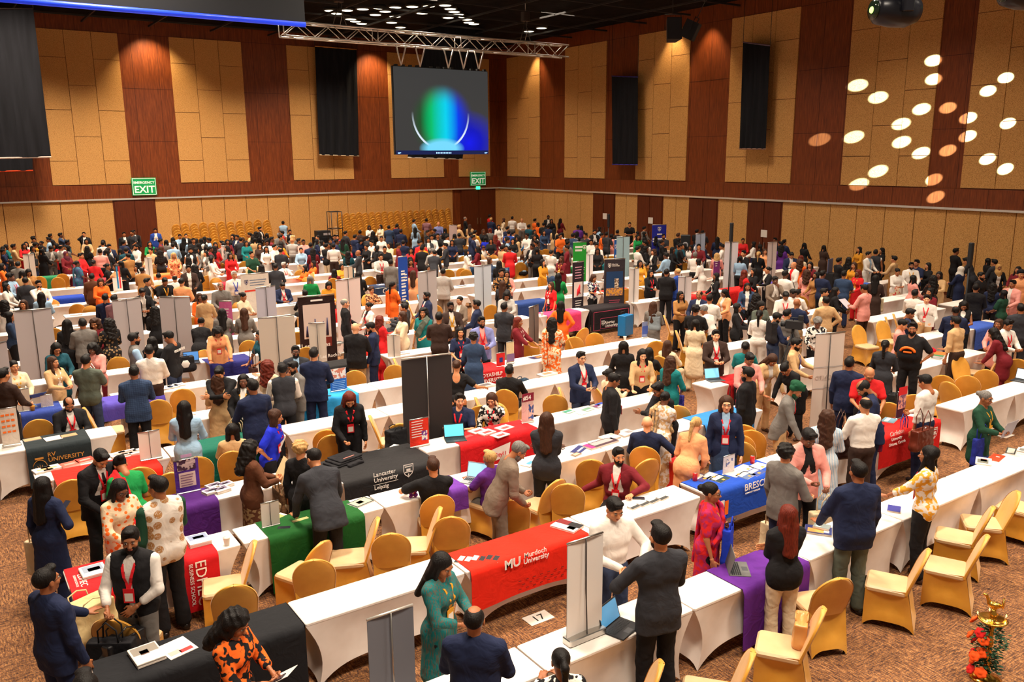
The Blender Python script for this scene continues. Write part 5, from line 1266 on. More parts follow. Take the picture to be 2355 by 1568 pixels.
rb(1560, 636, 1591, 635, 1.7, 'pale banner back left of the purple poster', PRN, back=rgb(204, 194, 196))
rb(1447, 617, 1470, 616, 1.8, 'white banner back right of the black photo banner', PRN, back=rgb(220, 210, 206))
rb(1418, 545, 1448, 543, 2.1, 'light blue banner behind the dark blue lettered banner', PRN, back=rgb(160, 190, 200))
rb(790, 613, 810, 612, 1.9, 'small cream banner back above the pinkish banner', PRN, back=rgb(220, 200, 176))
rb(1033, 518, 1051, 517, 1.9, 'pinkish white poster stand right of the right chair stacks', rgb(220, 190, 180), flip=False)
rb(890, 770, 920, 769, 1.25, 'small white banner back standing right of the man in profile', PRN, back=rgb(214, 200, 190))
rb(1348, 585, 1364, 585, 1.7, 'white banner back just right of the green banner', PRN, back=rgb(214, 206, 206))
rb(52, 585, 78, 584, 1.7, 'white banner back behind the far left crowd', PRN, back=rgb(210, 196, 186))
rb(332, 592, 349, 592, 1.6, 'small pale banner beside the woman in the blue skirt', PRN, back=rgb(210, 196, 186))
rb(508, 565, 522, 564, 1.6, 'small pale banner in front of the left chair stacks', PRN, back=rgb(220, 200, 190))
rb(1216, 707, 1238, 700, 1.5, 'dark grey banner back left of the woman in orange', PRN, back=rgb(110, 100, 96))
rb(-40, 795, 14, 785, 2.0, 'white banner back cut by the left edge', PRN, back=GB)
def front(pxl, pyl, pxr, pyr, h, lab, col, z=0., yrow=None):
    t, w_ = rb(pxl, pyl, pxr, pyr, h, lab, col, flip=False, z=z, yrow=yrow); return t, w_
def block(t, x0, x1, z0, z1, col, y=-.009, name='printed_block', mat='flat_color', col2=None):
    return MB().box(x0, x1, y-.0015, y, z0, z1).obj(name, mat, parent=t, color=col, col2=col2)
def lines(t, w_, z1, n, pitch, col, x0=.12, x1=.88, th=.3, y=-.009):
    mb = MB()
    for i in range(n): e = .1*((i*37) % 5)/5; mb.box(-w_/2+w_*x0, -w_/2+w_*(x1-e), y-.002, y, z1-i*pitch-pitch*th, z1-i*pitch)
    o = mb.obj('small_print', 'flat_color', parent=t, color=col); return o
WH = rgb(230, 222, 216)
t, w_ = front(684, 683, 769, 676, 2.0, 'brown framed banner with a graduation photo behind the man in the red tie', rgb(44, 24, 22))
block(t, -w_*.38, w_*.36, 1.0, 1.8, rgb(214, 190, 180)); block(t, -w_*.1, w_*.36, .78, 1.0, rgb(120, 40, 30)); letters('Les Roches', .15, t, (-w_*.48, -.012, .78), label='white lettering', bold=.01); MB().box(-.14, .14, -.012, -.01, 1.87, 1.91).obj('small_print', 'white_ink', parent=t)
mb = MB();
for i in range(6): x = -w_*.3+i*w_*.11; mb.tube([(x, -.012, 1.05), (x+.01, -.012, 1.3+.08*(i % 3))], [.035, .012], 6)
mb.obj('photo_figures', 'flat_color', parent=t, color=rgb(40, 34, 70))
t, w_ = front(915, 591, 937, 588, 2.1, 'slim blue banner with tall white vertical lettering in the centre', rgb(30, 70, 160))
mb = MB()
for i in range(13): mb.box(-w_*.25, w_*(.12+.1*(i*7 % 3)/2), -.012, -.01, 1.62-i*.1, 1.66-i*.1+.02*(i % 2))
for i in range(3): mb.box(w_*.1, w_*.35, -.012, -.01, 1.5-i*.09, 1.54-i*.09)
mb.obj('tall_print', 'white_ink', parent=t)
t, w_ = front(1318, 557, 1349, 556, 2.0, 'green roller banner with white lettering', rgb(40, 150, 50))
lines(t, w_, 1.85, 2, .12, WH, .15, .7, .6); shield(t, w_*.34, 1.8, .16, y=-.012); lines(t, w_, 1.28, 2, .1, WH, .15, .8, .5); lines(t, w_, 1.05, 4, .07, WH)
t, w_ = front(1413, 551, 1436, 550, 1.9, 'dark blue banner with white shield and lettering left of the light blue banner', rgb(26, 84, 160))
shield(t, -.12, 1.6, .2, y=-.014); lines(t, w_, 1.3, 2, .12, WH, .1, .9, .8); lines(t, w_, 1.0, 3, .08, WH)
t, w_ = front(1390, 596, 1438, 594, 2.1, 'black banner with a city night photo and pink text above the red framed cloth', rgb(52, 44, 50))
block(t, -w_*.4, w_*.4, .98, 1.72, rgb(30, 60, 100)); block(t, -w_*.4, w_*.4, .98, 1.22, rgb(150, 110, 100), -.011, mat='print', col2=rgb(220, 150, 60)); block(t, w_*.0, w_*.2, 1.2, 1.5, rgb(225, 205, 180), -.011, mat='print', col2=rgb(120, 90, 70)); shield(t, -w_*.25, 1.9, .13, y=-.012); letters('Abertay\nUniversity', .06, t, (-w_*.14, -.012, 1.92), space=.8); lines(t, w_, .85, 8, .06, rgb(200, 90, 110), .25, .78)
t, w_ = front(1317, 603, 1343, 600, 2.1, 'narrow black banner with a red dancer picture', rgb(44, 34, 42))
block(t, -w_*.38, w_*.38, 1.05, 1.5, rgb(226, 214, 210)); MB().tube([(-.05, -.014, 1.1), (0, -.014, 1.25), (.06, -.014, 1.42)], [.02, .06, .015], 6).tube([(0, -.014, 1.25), (.08, -.014, 1.15)], .015, 6).obj('dancer_figure', 'flat_color', parent=t, color=rgb(200, 30, 40)); lines(t, w_, 1.95, 5, .08, rgb(220, 160, 180), .2, .8); lines(t, w_, .95, 5, .07, WH, .25, .8)
t, w_ = front(1500, 517, 1533, 516, 2.1, 'royal blue banner with a white shield by the right wall', rgb(36, 40, 150))
shield(t, 0, 1.9, .2, y=-.014); lines(t, w_, 1.7, 1, .08, WH, .35, .7, .7); lines(t, w_, 1.5, 2, .11, WH, .05, 1.0, .6)
t, w_ = front(553, 632, 617, 626, 1.95, 'wide white sign with blue crest and red text line on the left', rgb(220, 208, 196))
shield(t, -w_*.32, 1.72, .14, mat='navy_ink', y=-.014); lines(t, w_, 1.78, 3, .07, rgb(110, 120, 140), .3, .9, .35); lines(t, w_, 1.5, 1, .08, rgb(210, 60, 40), .1, .9, .6)
t, w_ = front(503, 692, 532, 692, 1.5, 'small mauve pink poster stand left of the smiling woman', rgb(190, 90, 140)); lines(t, w_, 1.3, 5, .08, WH, .3, .75)
t, w_ = front(0, 958, 36, 955, .62, 'white desk poster with orange dashes at the left edge', rgb(216, 200, 186), z=.75, yrow=14.7)
mb = MB()
for r in range(4):
    for c_ in range(3): mb.box(-w_*.4+c_*w_*.27, -w_*.4+c_*w_*.27+w_*.2, -.012, -.01, .5-r*.09, .53-r*.09)
mb.obj('dash_pattern', 'orange_ink', parent=t)
# desk banners and signs
def desk(pxl, pxr, pyt, pyb, yrow, lab, col, flip=False, back=None):
    v = ray((pxl+pxr)/2, pyb); t_ = yrow/v[1]; h = (pyb-pyt)/FPX*(v[1]*t_/1)*1.0
    x, z0 = ony((pxl+pxr)/2, pyb, yrow); _, z1 = ony((pxl+pxr)/2, pyt, yrow); h = z1-z0
    return rb(pxl, pyt, pxr, pyt, h, lab, col, flip=flip, z=.752, back=back, yrow=yrow)
t, w_ = desk(401, 455, 1069, 1148, 11.15, 'purple desk sign with a group photo and cream text panel', rgb(84, 44, 140)); h = .6
block(t, -w_*.38, w_*.38, .33, .48, rgb(190, 160, 160), mat='print', col2=rgb(70, 40, 60)); block(t, -w_*.34, w_*.34, .1, .3, rgb(214, 184, 176)); lines(t, w_, .27, 5, .035, rgb(120, 80, 110), .22, .75, y=-.012); lines(t, w_, .55, 1, .05, rgb(190, 150, 190), .3, .75, .8, -.012)
t, w_ = desk(939, 988, 961, 1026, 11.0, 'red desk sign with white print and a purple clad figure', rgb(220, 50, 30)); lines(t, w_, .42, 7, .04, WH, .08, .7); block(t, w_*.1, w_*.4, .1, .25, rgb(120, 60, 140), -.012, mat='print', col2=WH)
t, w_ = desk(757, 797, 846, 898, 14.7, 'blue desk banner with red and white pictures on the sky blue cloth', rgb(40, 100, 180)); block(t, -w_*.45, w_*.45, .25, .45, rgb(200, 120, 100), mat='print', col2=WH); lines(t, w_, .2, 5, .035, rgb(140, 180, 220), .1, .9)
t, w_ = desk(1197, 1230, 913, 970, 11.0, 'maroon and pink desk poster with white numeral heading', rgb(220, 180, 176)); block(t, -w_*.5, w_*.5, .38, .52, rgb(130, 26, 50)); letters('#54', .1, t, (-w_*.42, -.014, .41), bold=.02); block(t, w_*.05, w_*.48, .06, .32, rgb(60, 80, 140), mat='print', col2=rgb(220, 180, 170))
t, w_ = desk(2060, 2094, 888, 950, 7.55, 'red and dark desk sign with a city photo by the right red cloth', rgb(60, 30, 50)); block(t, -w_*.5, w_*.5, .42, .56, rgb(210, 30, 40)); block(t, -w_*.45, w_*.45, .18, .42, rgb(120, 90, 120), mat='print', col2=rgb(220, 170, 150))
desk(1292, 1398, 1262, 1488, 5.45, 'tall pale desk banner back with a thin dark pole in the nearest row', PRN, flip=True, back=rgb(228, 220, 216))
rb(838, 1427, 955, 1388, ony(896, 1407, 5.45)[1]-.752, 'slate grey banner back with a white rail at the bottom centre', PRN, z=.752, back=rgb(112, 114, 124), poly='steel_white', yrow=5.45)
desk(599, 641, 1165, 1222, 9.5, 'small white desk banner back on the green cloth', PRN, flip=True, back=rgb(214, 206, 200))
desk(317, 364, 985, 1052, 12.8, 'small white desk banner back standing on the red booklet cloth', PRN, flip=True, back=rgb(214, 206, 198))
desk(34, 68, 903, 958, 16.3, 'small white card stand on the left near the smiling woman', PRN, flip=True, back=rgb(214, 196, 180))
desk(94, 119, 914, 942, 16.8, 'white card with small dark logo on the violet cloth', rgb(220, 204, 196))
t, w_ = desk(1659, 1697, 1045, 1086, 7.5, 'white framed photo stand on the royal blue cloth', rgb(226, 216, 214)); block(t, -w_*.3, w_*.3, .12, .22, rgb(110, 120, 170), mat='print', col2=WH)
t, w_ = desk(1163, 1184, 778, 828, 14.6, 'small slanted cream and violet desk card by the maroon dress', rgb(214, 190, 150)); block(t, -w_*.5, w_*.5, .05, .22, rgb(120, 90, 130))
t, w_ = desk(1140, 1163, 798, 830, 14.5, 'red box sign with blue emblem right of the lavender jacket', rgb(206, 40, 40)); block(t, -w_*.2, w_*.2, .1, .2, rgb(40, 50, 120))
t, w_ = desk(1613, 1634, 625, 662, 21.5, 'small purple poster with photo near the woman in black with lanyard', rgb(120, 44, 110)); lines(t, w_, .6, 3, .08, WH, .2, .6)
t, w_ = desk(1680, 1700, 631, 656, 21.0, 'white poster with a small portrait beside the red top', rgb(226, 200, 190)); block(t, 0, w_*.4, .2, .4, rgb(120, 70, 50))
t, w_ = desk(1558, 1574, 722, 758, 15.0, 'small light desk banner with blue skyline left of the white shirt man', rgb(120, 130, 170)); block(t, -w_*.5, w_*.5, .1, .3, rgb(60, 80, 150))
t, w_ = desk(257, 277, 640, 672, 31.0, 'white desk sign with red and blue vertical stripes on the left', rgb(226, 216, 206)); block(t, -w_*.05, w_*.12, .1, .85, rgb(30, 120, 170)); block(t, w_*.2, w_*.36, .1, .85, rgb(200, 40, 50))
t, w_ = desk(1175, 1200, 626, 660, 24.0, 'blue poster with a light map picture in the centre', rgb(50, 80, 150)); block(t, -w_*.2, w_*.3, .2, .5, rgb(120, 170, 210))
t, w_ = desk(1770, 1795, 606, 632, 22.5, 'large tilted blue picture panel near the right doors', rgb(90, 130, 190))
t, w_ = desk(859, 893, 655, 672, 24.5, 'dark blue panel with white cursive mark in the middle', rgb(40, 54, 80)); letters('Ca', .25, t, (0, -.014, .05))
# ------------------------------------------------------------------ the people. Each line: head top, hair, top, bottom, facing, arms, extras
LANDS += [(330, 430, 'left exit sign'), (1098, 410, 'corner exit sign'), (510, 520, 'left chair stacks'), (905, 505, 'right chair stacks'), (1098, 480, 'corner door'), (1391, 500, 'first notice'), (1515, 540, 'bahrain-blue banner'), (1683, 600, 'tall white banner'), (1683, 530, 'black speaker pole'), (2235, 600, 'right speaker pole'),
 (307, 510, 'left brown door'), (1334, 590, 'green banner'), (1430, 570, 'dark blue banner'), (1413, 650, 'city photo banner'), (1330, 650, 'dancer banner'), (1109, 670, 'pale blue banner'), (980, 670, 'grey centre banner'), (925, 640, 'vertical lettered banner'), (800, 690, 'pinkish banner'), (727, 720, 'graduation photo banner'), (610, 690, 'narrow grey banner'), (635, 800, 'pale left banner'), (585, 660, 'crested sign'), (400, 750, 'third grey banner'), (290, 750, 'second grey banner'), (73, 790, 'leftmost banner'), (517, 715, 'mauve poster'), (342, 620, 'small pale banner'), (65, 610, 'rear left banner'), (268, 655, 'striped sign'), (516, 590, 'pale stack banner'), (695, 540, 'rear equipment table'), (1040, 560, 'pinkish poster'), (1187, 640, 'blue map poster'),
 (1775, 600, 'narrow white banner'), (1622, 640, 'purple poster'), (1780, 620, 'tilted blue panel'), (1575, 680, 'pale right banner'), (1458, 660, 'white banner'), (1757, 537, 'rightmost notice'), (1907, 850, 'cream banner'), (1396, 740, 'red framed cloth'), (875, 665, 'dark blue panel'), (820, 590, 'middle aisle'), (1910, 610, 'laptop kiosk'), (980, 900, 'black banner'), (776, 870, 'sky blue cloth'), (1140, 860, 'red capitals cloth'), (1437, 750, 'blue suitcase'), (512, 850, 'navy cloth'), (100, 930, 'violet cloth'), (1660, 890, 'diamond logo cloth'), (1740, 790, 'tripod camera'), (2076, 915, 'red desk sign'), (1220, 940, 'numeral poster')]
LANDS[:] = [(a, b, c_.replace('bahrain-blue', 'royal blue')) for a, b, c_ in LANDS]
NEAR = '''@0 1000 2.76
265 262 lg ku:nv tr:nv ar ND lab=with_long_black_hair_in_navy_dress_seen_from_behind,_cream_bag
655 105 sh su:bk/wh tr:bk 150 hh lan=r tie=bk hp=28 lean=10 lab=in_black_suit_and_tie_looking_down_beside_the_green_dress
742 138 bu sa:gn/ tr:bk -20 hh lean=22 hp=25 dc=rd lab=bending_in_bright_green_dress_with_red_scarf_seen_from_behind
768 292 fr kt:cr~fog tr:cr 150 hh hp=25 gl lab=with_glasses_in_yellow_floral_tunic_looking_down
1000 245 sh vt:wh/dg~mtn tr:bk -25 hD fat=.03 hy=20 lan=rn lab=in_white_vest_with_orange_tree_motifs_seen_from_behind
820 585 sh vt:bk/wh tr:gy -155 hf lan=r bd hy=15 hp=5 fat=.02 lab=with_dark_beard_in_black_vest_and_rolled_white_sleeves
272 845 sh su:nv/wh tr:nv 62 dR hp=-5 gl h=1.72 fat=.02 lab=in_navy_suit_with_glasses_at_the_bottom_left_corner
1530 1122 cu bl:og~pbk tr:bk 125 HH hp=30 lab=with_curly_black_bun_in_orange_patterned_blouse_looking_at_a_phone
530 1512 sh su:ch tr:bk a dd lab=black_haired_head_cut_by_the_bottom_edge_at_left
@550 1000 2.76
78 30 cu op:br/br sk:br~pkh 75 HH hp=10 lab=with_long_curly_hair_in_brown_jacket_holding_a_white_paper
385 35 cs.n kt:bk tr:bk 30 HD gl lab=with_short_curly_blond_hair_and_glasses_carrying_a_cream_bag sex=f
462 85 sh su:ch/wh tr:bk -20 TT lean=30 hy=15 h=1.76 lab=in_charcoal_suit_leaning_with_both_hands_on_the_green_cloth
1230 142 sh.b te:bk tr:bk -10 CT sit lab=seated_man_in_black_shirt_seen_from_behind_by_a_laptop
1592 98 sh.n te:pu tr:gy -50 LL sit h=1.6 lab=with_short_fair_grey_hair_in_purple_t-shirt_seated
1310 758 lg ku:te~igg tr:bk 125 HH lan=y hp=22 h=1.66 lab=with_long_dark_hair_in_green_woven_kurta_looking_down
1490 1085 bl su:nv/wh tr:nv 10 hh fat=.03 lab=with_bald_crown_in_dark_navy_suit_seen_from_behind_at_bottom
@1100 1000 2.76
292 50 sh.g su:tp/pk tr:tp 75 hH lean=22 hp=18 lan=r bd h=1.74 lab=with_beard_in_taupe_suit_leaning_over_with_red_lanyard
890 76 sh su:mr/wh tr:bk -170 WT sit hy=30 bd lan=r lab=seated_bearded_man_in_maroon_suit_looking_aside
876 404 sh sh:wh tr:je 150 HK hp=18 h=1.74 lab=with_black_hair_in_white_shirt_reading_a_paper
1160 560 sh su:ch/wh tr:bk -32 hK bd lan=rn h=1.78 lab=in_charcoal_suit_seen_from_behind,_nearest_the_laptop
520 1350 pn kt:wh~pbk tr:bk -15 LL hp=10 sit lab=with_a_dark_ponytail_and_pink_hair_tie_at_the_bottom_edge h=1.6
1478 300 bu sa:mg~prd tr:bk 100 dN gl lan=y lab=with_glasses_and_black_bun_in_magenta_sari_holding_a_phone h=1.62
@1700 1000 2.76
300 55 cs su:gy/wh tr:nv 40 hd bd h=1.74 lab=with_curly_black_hair_in_grey_suit_beside_a_pink_suit hy=20
312 440 lg.r bz:bk tr:cr -30 FF lab=with_long_reddish_hair_in_black_blazer_and_cream_trousers
765 165 sh su:nv/wh tr:gg -32 dT fat=.05 h=1.72 lab=large_man_in_navy_suit_jacket_and_grey_green_trousers
1215 65 fr bl:ye~pwh tr:bk -80 DR lan=r h=1.66 lab=with_long_dark_hair_in_yellow_floral_blouse_and_black_trousers
@0 680 3.92
20 650 sh sh:db tr:bk 50 hh lab=in_dark_brown_jacket_at_the_left_edge_seen_from_behind
115 580 bu kt:cr tr:cr 160 hh lan=y lab=smiling_with_hair_up_in_cream_top_behind_a_folder
470 545 fr.b kt:be tr:be 140 HH lan=w lab=with_long_brown_hair_in_beige_tunic_pointing hy=10
510 430 bb kt:dt tr:bk 165 hh gl hp=25 lab=with_glasses_and_black_hair_in_dark_teal_looking_down
768 530 sh te:gg tr:je 25 HH fat=.02 legs=lift lab=in_grey_green_t-shirt_seen_from_behind,_one_foot_lifted
820 435 cu op:pk/pk tr:mr -150 HH hp=25 lab=with_curly_hair_in_pink_jacket_with_white_tote_bag
740 205 sh su:gy tr:gy -5 hh fat=.02 lab=in_light_grey_suit_from_behind_among_women_at_left
600 210 lg kt:bk tr:bk 10 hh
845 205 cu.b kt:mr tr:bk -160 hh hp=15
975 200 cu dr:bk~fkh tr:bk -25 hh
1200 330 sh vt:gy/lb tr:nv 85 hD bd h=1.74 hy=8 lab=with_shaved_head_in_grey_vest_and_light_blue_shirt
1340 425 sh sh:wh tr:db 8 hh fat=.03 lan=rn lab=in_white_shirt_and_brown_trousers_from_behind_with_red_lanyard
1500 320 sh te:bk tr:je -60 hh hp=22 h=1.74 lab=volunteer_in_black_t-shirt_with_white_back_print
1370 365 lg te:bk tr:bk 20 hh
1202 628 sh su:cb/wh~cnv tr:bk 2 HH h=1.74 lab=in_blue_checked_suit_jacket_seen_from_behind
620 925 bl su:bk/wh tr:bk 170 HH sit hp=28 lan=r bd lab=seated_man_in_black_suit_looking_at_phone_with_red_lanyard
1655 942 lg dr:lb tr:lb 10 hh lab=with_long_dark_hair_in_light_blue_dress_from_behind h=1.66
1965 645 sh su:bk tr:bk -165 GG lean=8 hp=20 lab=man_in_black_suit_hugging_a_woman_with_brown_hair
1955 705 wv.b dr:be sk:be 8 RH h=1.56 lab=with_brown_wavy_hair_in_beige_dress_being_hugged
2190 705 fr op:bk/wh tr:bk -165 hh lan=y hy=10 lab=smiling_with_long_dark_hair,_black_jacket,_white_top,_tote_bag
2275 750 sh su:nv/wh tr:nv -25 dH lab=in_dark_navy_suit_from_behind_facing_a_smiling_woman
2090 1148 bb kt:be tr:bk 5 LL sit lab=with_short_bobbed_hair_in_beige_top_seated_from_behind h=1.66
1965 298 cu kt:pe tr:pe 175 TT lan=r hp=35 lean=12 lab=with_dark_hair_over_face_in_peach_top_looking_down
1815 195 bu kt:bk tr:bk 15 RR lean=25
2000 112 lg kt:gy tr:bk 5 hh
2198 108 lg.b op:gy/wh tr:gy 5 hh
1395 92 cu op:bk tr:bk 15 hh
2335 308 bu te:dt tr:bk -120 Rh lean=8 lab=in_dark_top_with_brown_shoulder_bag_right_of_navy_cloth
@550 680 3.92
332 1020 bb.b te:rb tr:bk 110 PP hy=20 lan=r lean=10 lab=with_brown_hair_in_royal_blue_top_and_red_lanyard
525 445 sh su:ch/lb tr:bk 178 dd bd gl skin=d h=1.76 lab=with_glasses_in_charcoal_suit_and_blue_shirt_facing_the_viewer
475 590 sh su:gy/wh tr:gy -125 Cf bd lan=r hp=12 lab=in_grey_suit_rubbing_his_nose_with_red_lanyard
650 468 sh su:nv/wh tr:nv 12 hh h=1.78 lab=in_navy_suit_from_behind_beside_the_sky_blue_cloth
275 575 cu.r dr:cr tr:cr 40 hh lan=rn h=1.68 lab=with_long_curly_reddish_hair_in_cream_dress
1000 885 fr.r bz:bk/bk tr:bk 170 hd lean=12 hp=25 lan=r h=1.7 lab=with_long_reddish_hair_in_black_blazer_reaching_down
1985 875 sh te:nv tr:bk -165 LL sit lan=r hy=25 skin=a lab=seated_man_in_navy_t-shirt_behind_a_laptop
2270 880 bb.b bl:wh~pbk tr:bk -165 hE sit lan=r hp=20 skin=a lab=seated_woman_with_fringe_in_black_and_white_blouse_holding_phone
1960 575 bu.b cr:bk sk:bk 5 Xh lab=with_open_backed_black_top_reaching_sideways lean=8
2112 328 cs dr:cb tr:bk 5 hh sex=f lab=with_short_curly_hair_in_slate_blue_dress_and_pale_scarf
2185 183 sh su:la/pk tr:bk 170 dH bd lan=r hy=5 h=1.78 lab=bearded_in_lavender_blue_jacket_with_red_badge
1992 280 fr te:nv tr:bk 170 hd lan=r lab=with_long_black_hair_in_navy_sleeveless_top_and_red_lanyard sex=f
1800 148 sh te:db tr:db 5 hh h=1.76 fat=.02 lab=in_dark_brown_short_sleeved_kurta_from_behind
1660 105 cu sa:te tr:te -150 dh dc=gg hy=15 h=1.7 lab=with_curly_black_hair_in_teal_sari
1470 138 lg.b bz:cr tr:cr -110 HH
1268 175 wv.r ku:rd tr:rd 60 hh
1045 240 bd.n su:bk tr:kh 20 Hh h=1.76 fat=.02 lab=bald_in_black_jacket_and_khaki_trousers_from_behind skin=a
1165 240 sh su:nv/wh tr:nv -80 hd hp=25 bd h=1.76 lab=in_dark_navy_suit_looking_down_beside_a_bald_man
950 25 bl.g su:bk/wh tr:bk 85 dh lan=r h=1.76 skin=a lab=with_balding_grey_hair_in_black_suit_in_profile
642 62 sh su:bk/wh tr:bk 160 hH tie=rd hp=32 skin=d lab=in_black_suit_with_red_tie_looking_down h=1.78
1165 58 bu bz:wh/bk tr:bk -120 hh lan=r
385 605 sh vt:ch tr:bk -5 hh lab=short_haired_in_charcoal_waistcoat_behind_the_grey_suit
@1100 680 3.623
335 173 lg.r dr:mr tr:mr 110 RR lan=w hp=5 lab=with_long_red_hair_in_maroon_dress_in_profile
618 160 wv sa:cr~pog sk:cr 20 hh dc=cr h=1.7 lab=in_cream_and_orange_sari_from_behind_with_wavy_hair
690 42 lg kt:og tr:wh 12 PP lab=with_long_black_hair_in_orange_tunic_hands_on_hips
570 965 lg.b bz:ch tr:bk 5 FF h=1.7 lab=with_long_straight_brown_hair_in_charcoal_blazer_from_behind
856 460 sh su:nv/wh tr:je 150 HH lan=r gl skin=a h=1.72 lab=with_glasses_in_dark_navy_blazer_and_jeans_holding_phone
1210 375 bb kt:bk sk:rd -8 hh lab=in_black_blouse_and_red_skirt_seen_from_behind
1372 445 fr bl:be tr:bk 165 Th lean=12 lan=r skin=a lab=with_black_hair_in_beige_blouse_and_red_lanyard
1425 428 lg te:bk tr:bk 15 LL sit sex=f
1580 368 lg.b bl:cr tr:cr 30 LL sit
1605 497 wv.b op:te sk:wh 35 hh lab=with_long_wavy_brown_hair_in_teal_cardigan_and_white_skirt
1150 645 sh su:bk/pk tr:bk 75 Dd lan=r fat=.03 hp=22 gl h=1.76 lab=stout_with_glasses_in_black_suit_looking_down_at_table
1090 605 bu kt:cr tr:cr 60 LL sit
1478 725 sh sh:bk tr:bk -125 GG lean=18 hp=12 h=1.7 lab=with_glasses_hugging_a_woman_with_a_gold_bordered_shawl gl
1565 795 bu sa:wh~pbe sk:wh 25 GD lean=14 h=1.56 dc=kh lab=in_cream_sari_with_long_gold_bordered_shawl,_being_hugged
1410 1000 bd.n sh:nv tr:bk 5 Xh sit fat=.03 lan=rn skin=a lab=bald_in_navy_shirt_seated_seen_from_behind
1830 1008 pn.n kt:pe tr:pk 25 hh lean=25 skin=a lab=with_blond_ponytail_in_peach_cardigan_bending_forward h=1.66
2070 830 bb.b op:nv/lb sk:cb 175 dd lan=r gl skin=a h=1.72 lab=with_glasses_in_navy_blazer_over_long_blue_dress
1980 280 sh su:db/wh tr:db 165 HH lan=r skin=a h=1.74 lab=in_dark_brown_jacket_with_hands_together_behind_laptop
1812 195 bb dr:cr tr:cr 15 hh lab=with_bobbed_black_hair_in_cream_lace_dress_from_behind
1460 45 lg.b ku:gy tr:gy 15 hh lab=with_long_brown_hair_and_silver_backpack_in_grey_tunic
258 575 sh su:bk tr:bk 15 LL sit lab=seated_in_black_suit_from_behind_near_the_red_capitals_cloth
215 55 sh su:ch/wh tr:ch 25 hh lab=in_dark_charcoal_suit_from_behind_left_of_the_maroon_dress
2250 590 sh su:bk/bk tr:bk -70 DD bd lan=r fat=.02 h=1.76 lab=with_black_beard_in_black_suit_left_of_the_green_turban
@1700 680 3.595
730 938 wv.b dr:lb~swh sk:lb -5 hh lab=with_long_brown_hair_in_blue_striped_dress_from_behind h=1.66
598 1118 qf su:pk/bk tr:bk 150 Hh hp=32 lab=with_swept_up_hair_in_pink_suit_looking_down h=1.76
1050 835 bl sh:wh tr:db -35 Rh lan=y fat=.02 lab=in_white_shirt_with_dark_shoulder_bag_from_behind
2050 785 bu.g kt:dg tr:bk 115 HH lan=y gl fat=.02 lab=with_grey_bun_and_glasses_in_dark_green_top hp=8
1520 648 sh sh:wh tr:nv -62 hD hp=25 h=1.76 lab=in_white_shirt_carrying_a_brown_leather_bag
498 728 tb.G su:gy/wh tr:be 95 Td lean=16 hp=12 lan=r tie=bk bd lab=with_dark_green_turban_in_grey_suit
985 690 bl su:nv/wh tr:nv -100 hh lean=12 hp=30 lan=y bd lab=balding_in_navy_suit_with_yellow_badge_looking_down
1090 605 bd.n po:rd tr:bk 165 hh hp=35 gl lab=bald_in_bright_red_polo_shirt_looking_down skin=b
1440 215 sh te:bk tr:bk -165 DP fat=.05 bd hy=10 h=1.76 lab=large_man_in_black_t-shirt_with_orange_print
1212 362 br ku:ch tr:ch 10 hh lab=with_a_dark_braid_in_charcoal_dress_and_lace_sleeves
915 505 sh su:nv tr:nv 10 dd h=1.8
482 350 sh sh:be tr:bk 100 hS gl lan=b bd hp=12 lab=with_glasses_and_backpack_in_cream_shirt_at_the_camera h=1.7
330 140 sh sh:nv tr:je 65 hH bd hp=25 h=1.74 lab=with_backpack_in_navy_sweater_looking_at_phone
55 375 bu te:te tr:bk 10 hh
100 478 sh sh:pk tr:pk 150 hh hp=30
300 500 lg.b bz:be tr:be 140 TT lean=20 hp=25
350 578 bu kt:bk tr:bk -140 TT lean=35 hp=20
170 98 pn sh:wh tr:wh 10 hh sex=f
655 185 cs.g bl:wh~pbk tr:bk 170 hd hp=28 sex=f lab=with_curly_grey_hair_in_zebra_print_blouse_looking_down
720 5 sh su:be tr:be -30 Ph h=1.74 lab=in_beige_suit_from_behind_hand_in_pocket
480 20 bd po:nv tr:kh 30 hh h=1.74 lab=bald_in_navy_polo_shirt_and_khaki_trousers
1430 105 sh sh:nv tr:nv 80 hh hp=20
1795 80 bl su:nv tr:nv 0 hh fat=.02 h=1.76
1862 48 wv vt:bk/wh tr:bk 175 HH hp=25 sex=f
1790 150 sh sh:be tr:db -60 Rd bd lan=rn h=1.76 lab=bearded_in_beige_shirt_and_brown_trousers_leaning_left lean=8
2085 265 wv kt:mr tr:mr -80 RR lean=25 lab=with_long_dark_hair_in_maroon_purple_top_bending_left
2150 190 wv.b kt:pk tr:bk -160 hh
2235 198 qf su:wh/wh tr:wh 130 HH lan=r hp=15 h=1.74 lab=with_swept_hair_in_white_suit_and_red_lanyard
2335 65 sh su:ch tr:ch -10 hh h=1.76 fat=.03
1370 195 sh te:pk tr:bk 100 Hh hp=20
'''
